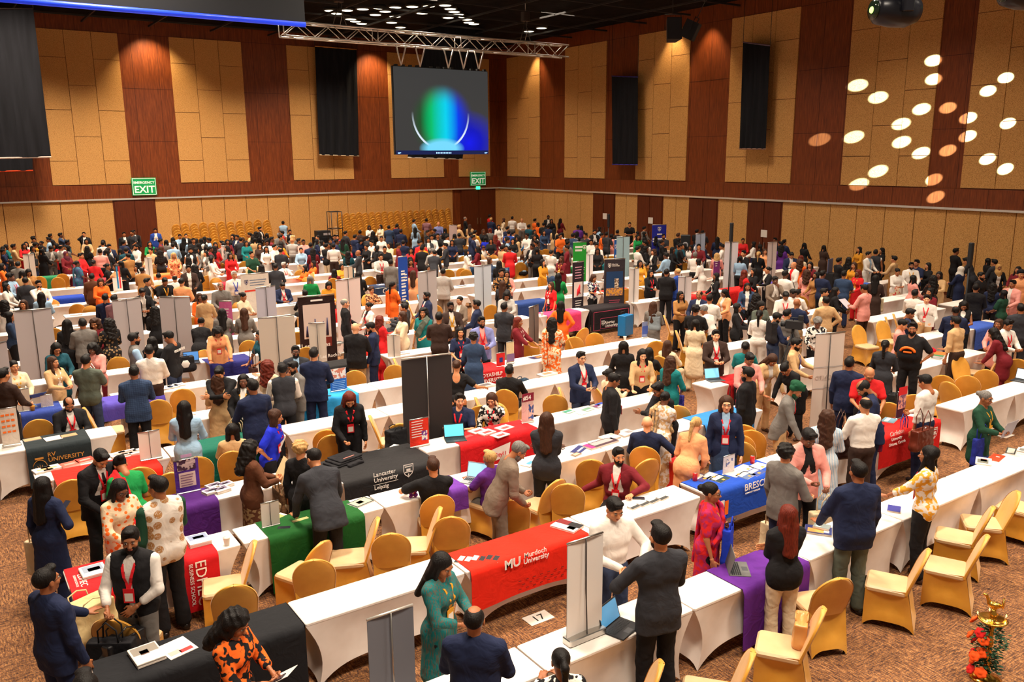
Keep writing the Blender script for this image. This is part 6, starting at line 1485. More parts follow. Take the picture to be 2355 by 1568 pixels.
MID = '''@0 480 4.71
65 385 bb kt:te tr:te 90 hh
140 380 sh sh:be tr:be 85 hh
255 375 fr kt:rd tr:rd 165 HH
350 400 fr kt:be tr:bk 150 hh
400 365 bu kt:bk tr:bk 20 hh
555 405 sh su:gy/wh tr:gy 150 HH hp=28 lan=rn
650 260 sh su:cb/wh tr:nv 90 Ch h=1.74
905 250 sh su:bk/wh tr:bk 175 Ud h=1.76
655 390 bl sh:wh tr:bk 60 hh
710 460 hj.m kt:mr tr:mr 150 hh
870 475 sh sh:rd tr:mr 120 hh fat=.02
830 560 bu sa:te~ipu sk:te 75 hh
1010 550 bu kt:rd tr:rd 20 hh
1080 415 sh sh:pk tr:bk 5 hh fat=.02
1182 380 sh su:nv/wh tr:nv 160 hh hp=15
1150 440 bb kt:bk tr:bk 15 hh
1340 250 sh su:bk/wh tr:bk 170 dd h=1.72
1448 228 sh su:bk/wh tr:bk 165 Pd h=1.72
1680 210 sh su:bl/wh tr:bl 180 dd h=1.74
1618 350 fr kt:gn tr:gn 170 hh
1475 385 sh sh:wh~pbk tr:bk -120 hh bd
1300 430 bb kt:bk tr:bk 20 hh
1385 462 sh te:tn tr:bk -40 hE
1692 420 hj.K kt:bk tr:bk -150 hh
1745 405 lg.b bl:wh sk:bl 8 hh
1878 455 wv.n kt:pe~frd tr:pk 175 hh
1870 370 sh sh:lb tr:bk 10 hh
1990 310 lg kt:bk tr:bk 20 hh
2092 315 sh te:bk tr:bk 165 hh
2150 370 lg kt:bk tr:bk -20 hh
2215 300 lg sh:wh tr:bk 30 hh
2232 380 bb dr:cr tr:cr 10 hh
2062 420 sh vt:bk tr:bk 175 hh bd
2040 500 wv kt:wh tr:bk 10 hh
2290 515 bb kt:wh tr:wh 100 hh
1345 572 hj.W kt:wh tr:wh 180 LL sit
1462 610 fr kt:wh~ibk tr:bk 175 LL sit
1535 625 bl su:tn tr:tn 25 hh
1590 730 sh su:bk tr:bk 120 hC lan=y
1715 695 sh sh:wh tr:bk 5 LL sit
1790 750 sh te:bk tr:bk 160 hh hp=30 lan=yn
1890 735 bl sh:wh tr:bk 5 hh fat=.05 lan=rn
1962 750 sh sh:pe tr:bk 20 hh
2035 590 sh op:db tr:db 170 hh
2110 620 cu kt:bk tr:bk 10 hh
990 700 sh su:br tr:br 15 dd h=1.74
1088 755 fr.b kt:og tr:og 175 HH hp=20
1160 590 bu kt:bk tr:bk 100 hR
1252 595 wv.b te:pe tr:bk -100 Rh sex=f
1135 920 sh sh:nv tr:nv 15 hh
1232 930 sh sh:mv tr:mv 30 hh
1540 840 sh op:bk tr:bk 170 HH hp=30 lan=w
2210 900 bu.k dr:be tr:be 10 hh lab=in_long_beige_dress_with_black_sleeves_and_shoulder_strap_from_behind
2158 912 fr.b kt:og tr:bk 165 hh
412 770 sh sh:wh tr:wh 165 Ch bd lan=yn
442 900 lg sh:lb tr:bk 10 hh sex=f
270 740 sh su:ch tr:ch 10 hh
60 800 fr op:wh tr:bk 110 hh
112 700 sh sh:lb tr:bk 120 hh lan=r
248 985 bb.b kt:gy tr:bk -160 hh
42 985 cu kt:wh tr:wh 15 hh
95 1112 bb bl:cb tr:bk 95 hh
190 570 sh su:gy tr:gy 20 hh
120 545 bb kt:bk tr:bk 60 hh
235 668 bb kt:be tr:be 10 hh
312 655 fr kt:tn tr:tn 160 hh hp=25
20 570 fr kt:og tr:og 100 hh
90 690 sh te:bk tr:bk 40 hh
1310 560 bb kt:bk tr:bk 30 hh
1800 335 bb kt:gy tr:gy 30 hh
2330 380 fr kt:mr tr:mr 170 hh
540 250 sh te:ch tr:bk 60 hh lab=
@450 480 4.71
62 300 lg sh:wh tr:bk 60 hh sex=f
110 385 pn dr:cr tr:cr 5 hh
200 380 wv dr:rd~cbk tr:bk 15 hh
340 330 fr kt:mr tr:bk 160 hh lan=r
400 275 cu kt:bk tr:bk -150 hh
502 310 cu.b kt:db tr:db -150 hh lan=rn
545 345 wv kt:te~fwh tr:te 165 hh
640 315 bb bl:be tr:be 5 hh
692 195 sh op:bk tr:bk 120 hh bd
655 245 cu kt:bk tr:bk 30 hh
768 320 sh sh:wh tr:bk 165 hh skin=d
762 405 fr kt:wh~fpk tr:wh 175 hh
850 365 sh sh:wh tr:bk 130 hh lan=r
918 405 bl te:ch tr:ch 20 hh fat=.03
900 260 sh.g sh:gy tr:gy 150 hh
945 112 sh vt:lb/lb tr:nv 5 hh h=1.74 lab=in_light_blue_shirt_and_dark_suspenders_by_the_rear_wall
1020 225 sh vt:bk/wh tr:bk 165 hh
1042 300 bd.n sh:lg tr:gy 10 hh
1165 330 sh sh:pk tr:bk 170 HH
1242 365 sh su:nv tr:nv 5 hh fat=.02
1322 285 bu dr:gg~pbk tr:bk -120 hh
1490 375 sh sh:wh tr:db 8 hh
1592 320 lg kt:dg tr:cr 15 hh
1622 238 sh op:ch tr:ch 60 hh
1650 475 wv kt:dt tr:bk 20 hh
1760 445 bd su:ch tr:ch -85 HH
1778 230 sh sh:db tr:db 15 hh
1800 330 bb kt:nv tr:nv 150 RR lean=20 hp=20
1880 180 bb kt:wh~fpk tr:wh 160 HH
2002 170 fr su:cr tr:cr -140 HH
2092 180 sh su:cb tr:nv 15 hh
2182 160 fr kt:rd tr:rd 165 hh
2222 220 sh su:nv tr:nv 20 hh fat=.03
2248 320 sh su:nv tr:nv 10 hh
2102 365 bb kt:cr tr:wh -130 hh
2002 485 sh sh:wh~cbk tr:db 165 HH lan=r h=1.76
2112 548 sh su:gy tr:gy 20 dd
2330 400 fr kt:rd tr:rd 170 hh
2328 540 fr kt:mr tr:bk 170 hh
170 515 bb kt:wh tr:wh 60 hh
372 475 fr kt:rd tr:og 160 hh
352 540 lg kt:bk tr:bk 90 hh sit
602 440 sh te:dg tr:bk 150 hh
610 555 sh op:be tr:bk 170 LL sit bd
712 602 wv kt:bk tr:bk 20 hh
862 610 sh su:ch tr:ch 10 hh
950 575 sh.w sh:wh tr:wh 140 LL sit lan=r
1180 590 fr kt:og tr:og -110 LL sit
1275 560 fr kt:og~fye tr:og -110 LL sit
1500 650 lg kt:mr tr:mr 10 LL sit
1578 592 bb kt:ye tr:ye 150 LL sit
1240 722 bb.g kt:gn tr:gn 8 hh fat=.03 h=1.62
1442 795 bb bl:mu tr:bk 175 hh hp=30
1182 878 sh sh:bk tr:bk -20 LL sit
945 800 sh su:nv/wh tr:nv 165 HH lan=r hp=30 legs=sit lab=seated_in_navy_suit_with_red_tie_looking_down fat=.03
412 670 sh.w sh:wh tr:gy 165 dd lan=b gl h=1.78 lab=white_haired_in_white_shirt_left_of_the_crested_sign
265 790 bl.g sh:gy tr:gy 170 hh
520 905 bu bl:cr tr:cr 130 HH hp=15 lab=smiling_in_cream_blouse_with_hair_up_near_the_mauve_poster
1900 840 cs.b kt:pe~pbr tr:bk 150 LL sit gl sex=f lab=with_glasses_and_curly_hair_in_brown_print_top_seated
2132 785 br sa:og sk:rd 55 hh lab=in_orange_sari_with_a_long_dark_braid
1762 660 lg kt:bk tr:bk 10 hh
2265 1000 sh su:ch tr:ch -70 LL sit
1050 285 wv.n kt:gy tr:bk 20 hh
@900 480 4.71
60 165 sh op:nv tr:nv 30 hh
245 115 sh sh:lb tr:gy 70 hh
380 105 sh sh:mv tr:gy 15 hh
510 140 bd sh:la tr:gy 175 hh
258 200 lg dr:lb tr:lb 10 hh
392 230 sh te:bk tr:bk 120 hh lan=w
502 265 sh te:bk tr:bk 175 HH lan=w
602 280 sh sh:wh tr:bk 60 hh
582 210 bb kt:bk tr:bk 30 hh
735 172 sh.n sh:be tr:bk 60 hh
800 85 bl.g op:bk/wh tr:bk 80 hh
850 165 lg.b dr:be tr:be 20 hh
900 292 bb.n te:wh~pbk tr:bk 30 hh sex=f
998 200 fr.b kt:bk tr:bk 160 hh
1070 210 bb.r kt:gy tr:gy 20 hh
1130 280 wv.r kt:mr tr:bk 20 hh
1022 320 bb kt:rb tr:bk 15 hh
1080 95 sh.n su:nv tr:bk 30 hh
1065 60 sh te:rd tr:bk 60 hh
1162 190 fr kt:wh tr:wh 170 hh
1270 232 sh te:bl tr:bk 10 hh fat=.03 h=1.78 lab=in_blue_t-shirt_seen_from_behind_in_the_hall_centre
1255 190 sh te:nv tr:bk 40 hh
1320 240 sh sh:wh tr:bk 60 hh
1215 100 fr.b kt:cr tr:cr -100 hh
1310 82 sh sh:wh tr:gy 15 hh
1415 105 bd sh:wh tr:gy 170 HH hp=20
1490 150 sh te:dt tr:bk 40 hh
1555 105 sh te:og tr:bk 60 hh
1590 148 bb kt:og tr:bk 60 hh
1550 205 fr kt:bk tr:bk 150 hh
1550 270 fr op:wh/og tr:og -150 hh lan=r
1650 148 sh te:bk tr:bk 20 hh
1700 50 sh su:bk/wh tr:bk 175 dd h=1.76 bd
1735 110 fr kt:bk tr:bk 170 hh
1832 85 lg dr:mr tr:mr 40 hh
1700 170 sh su:nv tr:nv 15 hh
1650 230 fr kt:cb tr:cb 150 hh
1765 190 lg kt:be tr:be 20 hh
1830 265 sh te:og tr:bk 150 hh
2022 175 sh te:pu tr:bk 15 hh fat=.03
1965 265 sh su:cb tr:nv 20 hh
2060 182 lg kt:bk tr:bk 40 hh
2108 240 sh te:pk tr:bk 150 hh
2200 225 sh su:bk/wh tr:bk 165 hh bd lan=rn
2250 195 fr kt:lb tr:bk -100 hh
2282 262 bu sa:og sk:be 100 hh
2335 248 sh te:ch tr:bk 40 hh
318 345 sh te:rd tr:bk 165 hh
330 420 sh su:bk tr:bk 10 hh
450 425 sh.g su:lg tr:lg -20 hh
475 450 sh su:ch tr:ch 20 RR lean=22
690 425 bb kt:gy~pwh tr:bk -60 LL sit
1000 420 sh.b sh:wh tr:bk 175 LL sit hp=25
955 432 fr kt:be tr:bk 40 LL sit
1065 525 bb.b kt:cb tr:bk 110 hh
1170 560 lg kt:bk tr:bk 10 hh
1420 475 bb.b sh:lb tr:bk 20 LL sit sex=f
1730 445 bu kt:wh tr:wh 20 hh
1750 500 fr kt:bk tr:bk 175 LL sit hp=15
1842 510 fr.b kt:mr tr:mr -150 FF lan=y
1640 545 fr kt:mu tr:mu 130 hh
1732 640 hj.A kt:cb tr:bk 60 hh
1810 695 lg dr:gn tr:gn 8 hh h=1.66
1732 790 fr.b te:rd sk:bk~frd -130 dd lan=w sex=f lab=with_brown_hair_in_bright_red_top_and_dark_floral_skirt
2202 710 fr.b te:nv~pwh tr:bk 130 HH hp=22 lan=r sex=f lab=with_brown_hair_in_dark_dotted_top_left_of_the_city_photo_banner
1250 668 bb op:pk/bk tr:bk 175 hh lab=with_bobbed_hair_in_pink_cardigan_over_black_top
1190 650 sh sh:bk~ptn tr:bk 165 hh gl
1205 775 lg.b kt:ch tr:bk 20 hh
1250 880 fr kt:lg tr:bk 175 HH hp=35
925 985 sh su:nv/wh tr:nv -80 hh
740 945 bu op:tp tr:bk -150 hh
640 1005 sh su:db tr:bk 165 hh lan=y bd lab=in_dark_brown_jacket_with_long_yellow_lanyard
385 900 sh su:nv/wh tr:nv -110 hh bd lan=r fat=.02 lab=bearded_in_dark_navy_suit_looking_left_by_grey_banner
140 1000 sh su:ch tr:ch -90 LL sit
560 645 sh su:lg tr:tp 20 hh fat=.02 h=1.76 lab=in_light_grey_jacket_from_behind_between_grey_and_pale_blue_banners
395 612 bb te:be tr:bk 150 LL sit
205 535 fr kt:mr tr:bk 165 hh
237 665 lg.b kt:pe tr:bk 15 hh
@1350 480 4.71
462 125 sh te:bk tr:bk 175 HH h=1.7
270 270 bb kt:pk tr:bk 60 hh
330 228 sh te:bk tr:bk 20 hh
545 225 fr kt:pk tr:bk -110 hh
620 190 sh sh:gy tr:gy 60 hh
552 278 fr kt:gn tr:gn 150 hh
640 330 lg kt:wh tr:wh -20 hh
740 285 cu kt:nv tr:bk 20 hh
830 270 sh te:ch tr:bk 165 FF bd
988 262 sh.b su:bk tr:bk 40 hh
1190 222 sh te:bk tr:bk 40 hh
1252 232 sh te:ch tr:bk 20 hh
550 402 sh sh:wh tr:gy 60 hh
640 402 cu kt:bk tr:bk 100 hh
722 435 cu.b op:bk tr:bk -130 hh
860 472 sh sh:lb tr:bk -60 hh
930 412 lg kt:bk tr:bk 110 hh
1012 375 sh te:bk tr:bk 80 hh
1125 390 fr op:wh tr:wh -150 hh
1172 465 sh.g sh:wh tr:bk 20 hh
1240 375 wv.n bl:cr~pbr tr:bk -60 hh
1200 540 bb dr:wh tr:wh -70 Rh lean=15
1410 475 wv.n dr:pk tr:pk 10 hh
575 555 fr kt:ye tr:bk 160 hh
690 678 fr su:bk/bk tr:bk 150 HH lan=r lab=with_long_black_hair_in_black_suit_facing_a_man_in_black
862 650 sh su:bk tr:bk 10 hh fat=.02
960 640 bl.n su:bl/wh tr:bl -60 hh lan=rn
1400 690 fr kt:bk tr:bk -110 hh lan=w
1700 448 sh op:bk tr:bk -140 hh
1662 510 bb sh:lb tr:bk 20 hh
1860 460 pn.n kt:bk tr:bk 10 hh
1930 450 fr.b kt:pe tr:pk 170 hh
1880 385 bb kt:bk tr:bk 60 hh
2040 310 sh te:nv tr:bk -150 hh
2110 390 cu dr:pu tr:pu 20 hh
2222 455 sh su:nv/wh tr:nv 165 hh hp=30
2310 520 cu.b kt:og tr:og 10 hh
1708 660 wv.r kt:rd tr:rd 60 hh
1810 640 fr kt:bk tr:bk -120 hh
1962 625 bu op:bk/wh tr:bk -120 HH lan=w
2150 645 sh sh:wh tr:bk 40 hh
2242 590 bd op:wh/rd tr:bk -130 hh
2170 690 lg kt:gy tr:bk 10 hh
2045 730 sh su:tp tr:tp 150 hC hp=15
1740 800 fr op:cb/wh tr:bk 175 hh lan=w lab=with_long_black_hair_in_blue_grey_shirt_facing_the_viewer
1840 890 cu kt:bk tr:bk 20 hh
2160 905 sh sh:wh tr:wh 170 hh hp=35 lan=r
2250 870 sh sh:wh tr:bk 130 hh hp=20
1480 870 lg op:pe tr:bk -130 hh hp=20
1900 1005 wv kt:gg tr:bk 150 hh hp=25
2170 1085 sh sh:gy tr:gy 40 hh
1015 890 fr bl:tn tr:bk 150 HH lab=with_long_black_hair_in_tan_blouse_left_of_the_navy_blazer
1220 880 bl op:nv tr:nv -160 hh
1330 925 sh sh:wh tr:bk 10 hh fat=.03
1250 1045 sh.g sh:wh tr:bk -60 RR lean=25 lab=with_greying_hair_in_white_shirt_leaning_left
1630 1020 bb op:bk/wh~pbk tr:bk 100 HH lan=rn lab=with_black_bobbed_hair_and_paper_in_black_jacket
1180 1040 cs te:bk tr:bk 20 hh
@1800 480 4.243
182 468 wv.r kt:cr tr:cr 20 hh
270 515 fr kt:mr tr:bk -160 hh
240 592 cu.b kt:pk tr:pk 15 hh
330 612 fr kt:tn tr:be -130 hh lab=with_long_brown_hair_in_tan_top_near_the_laptop_kiosk
392 600 sh te:nv tr:bk 40 hh
552 475 sh te:bk tr:bk 60 hh
600 602 sh te:cb tr:nv 15 hh fat=.03
650 470 wv kt:bk tr:bk 40 hh
700 520 fr.b kt:mu tr:mu -150 hh
750 352 fr kt:mu tr:mu -130 hh
840 415 sh op:wh/lb tr:wh 120 hh
910 395 sh vt:ch tr:ch 10 dd h=1.76
970 362 wv kt:bk tr:bk -120 hh
1092 440 sh sh:be tr:tn -70 HH
740 592 wv.r kt:rd tr:rd -140 hh lan=y
910 642 lg ku:db tr:bk 5 hh h=1.7 lab=with_very_long_dark_hair_in_dark_dress_beside_pink_blazer
1130 600 bu bl:wh sk:cr~frd 150 HH hp=20 lab=in_white_blouse_and_pale_floral_skirt
1258 535 sh sh:wh tr:wh 165 hh bd lan=yn
1312 510 sh te:nv tr:bk -150 hh
1422 540 bb kt:bk tr:bk -130 HH
1280 645 fr kt:pk tr:pk 60 hh
1470 645 cu kt:bk~pbr tr:bk -40 hh
1530 610 bb kt:be tr:be -160 HH
1742 560 hj.W kt:nv tr:bl -60 HH lab=with_white_headscarf_in_dark_blue_top
1780 475 sh te:ch tr:bk -70 RR lean=25
2070 490 sh su:ch/wh tr:ch -60 hh
2110 540 hj.T op:bk tr:bk 160 hh
1940 615 sh te:bk tr:bk 120 hh bd
1890 732 sh su:bk tr:bk 5 hh h=1.8
2060 722 wv te:nv tr:bk 15 hh sex=f
2160 790 bb te:dg tr:bk -60 hh sex=f
2250 690 sh op:pk tr:pk -150 hh
2330 600 tb.K kt:pe tr:pe 165 hh
1440 770 fr kt:mr tr:mr -150 hh
40 620 lg kt:gy tr:gy 10 hh
130 782 sh te:wh tr:bk 40 hh
520 762 lg op:bk/gy tr:bk 90 hh
405 772 sh sh:cr tr:cr 90 hh
790 735 sh su:pk/wh tr:db -60 HH hp=15 gl h=1.76 lab=with_glasses_in_long_pink_blazer_holding_a_folder
1295 785 sh sh:wh tr:bk 20 hh h=1.76
1410 835 sh sh:wh tr:be 178 hh lan=r skin=a lab=young_person_in_white_shirt_with_red_lanyard_facing_the_viewer
1700 300 sh te:bk tr:bk 60 hh
2300 560 fr kt:mr tr:bk -150 hh
2010 480 bb kt:bk tr:bk 60 hh
'''
CN.update(A=(150,144,140,'grey'), W=(214,206,196,'white'), K=(26,24,30,'black'), T=(186,140,84,'tan'), G=(20,74,48,'dark green'), m=(84,30,44,'maroon'), k=CN['bk'])
usedp = set(); PEOPLE = []
def read(txt, lod_default):
    ox = oy = 0; sc = 1
    for ln in txt.strip().split('\n'):
        if ln[0] == '@': ox, oy, sc = [float(a) for a in ln[1:].split()]; continue
        p = parse(ln, ox, oy, sc); p['lod'] = lod_default; PEOPLE.append(p)
read(NEAR, 0); read(MID, 1)
for p in PEOPLE:
    if p['lod'] == 1 and p['py'] > 640: p['lod'] = 0
for p in PEOPLE:
    if p['lab'] == '': p['lab'] = None
    if p['lab']: p['lab'] = ' '.join(p['lab'].split()[:15])
TAB.append((4.18, 5.7, 10.3, 11.22))
for p in sorted(PEOPLE, key=lambda p: -p['py']): settle(p)
for p in PEOPLE:
    if p['spot'][1] > 30.1: s_ = p['spot']; p['spot'] = (s_[0], 30.1, s_[2]*30.1/s_[1], s_[3], s_[4], s_[5])
def depth(p): return float(np.array([p['spot'][1], p['spot'][2], 1-CH])@fw)
PEOPLE.sort(key=depth)
for p in PEOPLE[300:]: p['lod'] = 1
for p in sorted(PEOPLE[:300], key=lambda p: 0 if p['lab'] else 1): person(p, p['lod'], usedp)
# everybody farther away than the nearest three hundred: one crowd, each face coloured like its clothing
CV, CF, CC = [], [], []; nv = 0
lim = depth(PEOPLE[300]); FILL = []; tops_ = ['sh:wh', 'te:bk', 'su:nv', 'su:bk', 'kt:bk', 'kt:be', 'sh:lb', 'te:ch', 'kt:db', 'su:ch', 'kt:wh', 'te:dt', 'op:gy', 'kt:mu', 'sh:wh', 'kt:bk', 'kt:mr', 'te:nv', 'kt:rd', 'te:bk']
for _ in range(700):
    if len(FILL) > 135: break
    px_ = rnd.uniform(0, 2355); py_ = rnd.uniform(528, 600)+(18 if px_ > 1500 else 0)+(14 if px_ < 300 else 0)
    f_ = rnd.random() < .5; p = parse('%.1f %.1f %s %s tr:%s %s hh' % (px_, py_, rnd.choice(['lg', 'fr', 'bu', 'bb', 'wv']) if f_ else 'sh', rnd.choice(tops_), rnd.choice(['bk', 'nv', 'gy', 'cr']), rnd.choice(['a', 'c', 'l', 'r', 'ar', 'cl'])), 0, 0, 1); p['lod'] = 1
    if settle(p)[0] > .5 or depth(p) < lim or p['spot'][1] > 29.5: TAKEN.pop(); continue
    FILL.append(p)
for p in PEOPLE[300:]+FILL:
    c_, x, y, rz, sc, k = p['spot']; P, k = pose_parts(p['pk'], 1, p['top'], p['bot'], p['hair'], p['beard'], p['x'])
    M = Matrix.LocRotScale((x, y, 0), Matrix.Rotation(rz, 3, 'Z'), (sc,)*3)
    hcol = rgb(*HC[p['hc']][:3]) if p['hair'] not in ('hj', 'tb') else cc(p['hc']); sk = SKIN[rnd.choice('bccbcd')]
    for nm, me, role in P:
        M2 = np.array(M)
        if role.startswith('head:'):
            H = np.eye(4); H[:3, :3] = k['hR']; H[:3, 3] = k['hP']; M2 = M2@H
        n_ = len(me.vertices); co = np.empty(n_*3, np.float32); me.vertices.foreach_get('co', co); co = co.reshape(-1, 3)@M2[:3, :3].T+M2[:3, 3]
        col = {'skin': rgb(*sk), 'top': cc(p['tc']), 'inner': cc(p['inn']), 'bot': cc(p['bc'] or 'bk'), 'drape': cc(p.get('dc') or p['tc']), 'shoe': rgb(30, 24, 24)}.get(role, hcol)
        CV.append(co); CF += [tuple(i+nv for i in q_.vertices) for q_ in me.polygons]; CC.append(np.tile(np.array([*col, 1.], np.float32), (n_, 1))); nv += n_
me = mk_mesh('crowd', np.concatenate(CV), CF, ('crowd_vertex',)); at = me.color_attributes.new('col', 'FLOAT_COLOR', 'POINT'); at.data.foreach_set('color', np.concatenate(CC).ravel())
o = link('crowd', me); thing('crowd', 'farthest part of the crowd, small figures near the rear and right walls', 'people', None, o=o); o['kind'] = 'stuff'
for p in PEOPLE[:300]:
    if p['legs'] == 'sit':
        x, y = p['pos']; rz = p['rz']; cx_, cy_ = x, y
        CHI[:] = [c for c in CHI if math.hypot(c[2]-cx_, c[3]-cy_) > .42]
        CHI.append([p['px'], p['py']+20, cx_-math.sin(rz)*.03, cy_+math.cos(rz)*.03, rz, 'sat'])
print('PEOPLE', len(PEOPLE))
# ------------------------------------------------------------------ building the chairs
CLM = [(428, 1100, 'purple desk sign'), (963, 990, 'red desk sign'), (787, 880, 'blue desk banner'), (1345, 1380, 'tall pale desk banner'), (980, 900, 'wide black banner'), (73, 800, 'far left grey banner'), (292, 760, 'second left banner'), (400, 760, 'third left banner'), (635, 820, 'pale centre-left banner'),
 (1109, 680, 'pale blue banner'), (980, 680, 'grey banner'), (1413, 640, 'black photo banner'), (1907, 850, 'tall cream banner'), (1682, 600, 'white roller banner'), (330, 430, 'rear exit sign'), (2263, 1480, 'brass lamp'), (720, 1290, 'green cloth'), (1210, 1290, 'bright red cloth'), (1740, 1360, 'purple cloth'), (2070, 1030, 'right red cloth'), (120, 1040, 'gold lettered cloth'), (880, 1100, 'shield cloth'), (1130, 1040, 'red pennant cloth'), (720, 950, 'sky blue cloth'), (1725, 1140, 'royal blue cloth'), (1400, 740, 'red framed cloth'), (925, 650, 'blue lettered banner'), (800, 680, 'pinkish banner'), (610, 690, 'narrow grey banner'), (1334, 590, 'green banner'), (1430, 585, 'light blue banner'), (1575, 670, 'white pull-up banner'), (1775, 590, 'rightmost white banner')]
usedl = set(); cnt = {}
for px, py, x, y, rz, d in CHI:
    st = {'sat': 'somebody sitting on it', 'a': 'back turned to the viewer', 'l': 'seat pointing left', 'al': 'seat pointing away left', 'r': 'seat pointing right'}.get(d, 'set at an angle')
    L = None
    for l in sorted(CLM, key=lambda l: (l[0]-px)**2+(l[1]-py)**2)[:14]:
        dx, dy = px-l[0], py-l[1]; rel = ('right of' if dx > 0 else 'left of') if abs(dx) > abs(dy)*1.1 else ('behind' if dy < 0 else 'in front of')
        for w_ in ('',):
            q_ = 'gold chair, %s, %s the %s' % (st, rel, l[2])
            if q_ not in usedl and len(q_.split()) <= 16: L = q_; break
        if L: break
    if L is None: L = 'gold chair %s, %s in from the left among far chairs' % (st, ORD[len([1 for q_ in CHI if q_[0] < px]) % 20])
    while L in usedl or len(L.split()) > 16: L = 'gold covered chair between far tables, %s' % ORD[cnt.setdefault(0, 0)]; cnt[0] += 1
    usedl.add(L); chair(x, y, rz, L, full=py > 750)
# stacks of chairs along the rear wall
st = []
def stack(px, ztop, n, block, idx, y=45.0, dz=.13, pitch=None, stuff=None):
    x = ony(px, 500, y)[0]
    for k in range(n):
        z = ztop-.93-(n-1-k)*dz
        if stuff is not None: stuff.append((x, y+.05*k, z)); continue
        lab = 'gold stacked chair, %s from the top of the %s stack in the %s block' % (ORD[n-1-k], ORD[idx], block)
        t = thing('banquet_chair', lab, 'chair', (x, y+.05*k, z), 0, 'gold chairs stacked along the rear wall')
        t.scale = (.93, .9, 1)
        link('back_cover', CH_['back_cover'], t)
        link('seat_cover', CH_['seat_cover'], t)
        if k == 0:
            for a_, b_ in CHLEG: o_ = link('leg', CH_['leg'], t, (a_, b_, -z)); o_.scale = (1.2, 1.2, (z+.42)/.12)
rear = []
for i in range(11): stack(405+i*20.9, 1.72+.03*(i % 3), 6, 'left', i, 43.6); stack(400+i*20.9, 1.93+.04*(i % 2), 2, 'left', i, 44.9, stuff=rear)
for i in range(18): stack(783+i*14.55, 1.84+.04*(i % 3), 6, 'right', i, 44.0); stack(778+i*14.55, 2.06+.04*(i % 2), 2, 'right', i, 45.2, stuff=rear)
V = []; F = []; mb_ = CH_['back_cover']; bv = [v.co[:] for v in mb_.vertices]; bf = [tuple(p_.vertices) for p_ in mb_.polygons]
for (x, y, z) in rear:
    o_ = len(V); V += [(x+v[0]*.93, y+v[1], z+v[2]) for v in bv]; F += [tuple(i+o_ for i in f) for f in bf]
# the rear stacks stand on a wooden dolly down to the floor
for (x, y, z) in rear[::4]:
    o_ = len(V); V += [(x+a, y+b, c_) for c_ in (0, z+.5) for b in (-.2, .2) for a in (-.2, .2)]; F += [tuple(i+o_ for i in f) for f in [(0, 2, 3, 1), (4, 5, 7, 6), (0, 1, 5, 4), (2, 6, 7, 3), (0, 4, 6, 2), (1, 3, 7, 5)]]
o = link('stacked_chairs', mk_mesh('stacked_chairs', V, F, ('gold_cover',))); thing('stacked_chairs', 'back layers of gold stacked chairs behind the front stacks at the rear wall', 'chairs', None, o=o); o['kind'] = 'stuff'
# ------------------------------------------------------------------ things on tables, chairs and the floor
TZ = .752
def at(px, py, z=TZ): return onz(px, py, z)
def hd(px, py, d, z=TZ): x, y = at(px, py, z); return x, y, heading(x, y, d)
def lap(px, py, d, lab, scr=rgb(90, 190, 230), body=rgb(38, 38, 42), open_=108):
    x, y, a = hd(px, py, d); return laptop(x, y, TZ, a+math.pi, lab, scr, body, open_)     # d: where the user sits
lap(1430, 1447, 120, 'open black laptop at the foot of the tall pale desk banner', rgb(70, 130, 170))
lap(1697, 1310, 80, 'open grey laptop on the purple tablecloth', rgb(120, 130, 140), rgb(100, 98, 96), 75)
lap(1090, 1108, -155, 'open laptop beside the seated purple t-shirt', rgb(150, 200, 235), rgb(150, 150, 155))
lap(1048, 1012, 170, 'open black laptop with a cyan screen next to the red tablecloth', rgb(90, 200, 220))
lap(1645, 875, 150, 'small laptop on the dark red tablecloth with the diamond logo', rgb(120, 190, 220), rgb(80, 80, 84))
lap(2325, 872, -160, 'open laptop on the white table at the right edge', rgb(200, 210, 220))
lap(456, 845, 175, 'open laptop showing a dark blue picture beside the navy cloth', rgb(60, 110, 170))
lap(1018, 705, 150, 'far open laptop with a light blue screen', rgb(110, 190, 220))
def mags(px, py, w, d, n, rot, lab, cols, group=None, name='magazine_stack', th=.006, cat='magazines', z=TZ):
    x, y = at(px, py, z); return stack_of(name, lab, x, y, z, n, w, d, rot, cols, group, th, cat)
BK_, WH_, RD_ = rgb(34, 32, 36), rgb(228, 220, 214), rgb(206, 40, 40)
mags(338, 1512, .24, .3, 8, .1, 'thick brochure stack with a street photo on the black tablecloth', [WH_, (.05, .95, .5, .95, rgb(150, 140, 130)), (.3, .6, .45, .7, rgb(90, 60, 50))])
mags(407, 1492, .26, .28, 2, .25, 'thin brochure with a small red block on the black tablecloth', [WH_, (.45, .9, .1, .3, RD_), (.1, .5, .15, .4, rgb(190, 170, 160))])
mags(215, 1318, .24, .27, 7, .05, 'magazine stack on the narrow red runner behind the vest man', [WH_, (.1, .9, .35, .95, rgb(150, 160, 180)), (.3, .8, .4, .7, rgb(170, 50, 60))])
mags(456, 1248, .24, .27, 9, .0, 'magazine stack on the red runner right of the orange motif vest', [WH_, (.1, .95, .4, .95, rgb(130, 140, 170)), (.3, .8, .5, .75, rgb(180, 60, 60))])
mags(1304, 1213, .24, .33, 5, .35, 'black and red brochure stack on the bright red tablecloth', [BK_, (.0, .5, 0, 1, WH_), (.5, 1, .5, .97, rgb(120, 24, 30)), (.2, .5, .1, .4, BK_)])
for k in range(6): mags(1062+k*16, 1284-k*.6+(k % 2)*2, .1, .22, 1, -.9, 'black and white leaflet in a fanned row, %s from the left' % ORD[k], [BK_ if k < 3 else WH_, (.2, .8, .2, .7, WH_ if k < 3 else BK_)], 'fanned leaflets on the bright red tablecloth', 'leaflet', cat='leaflet')
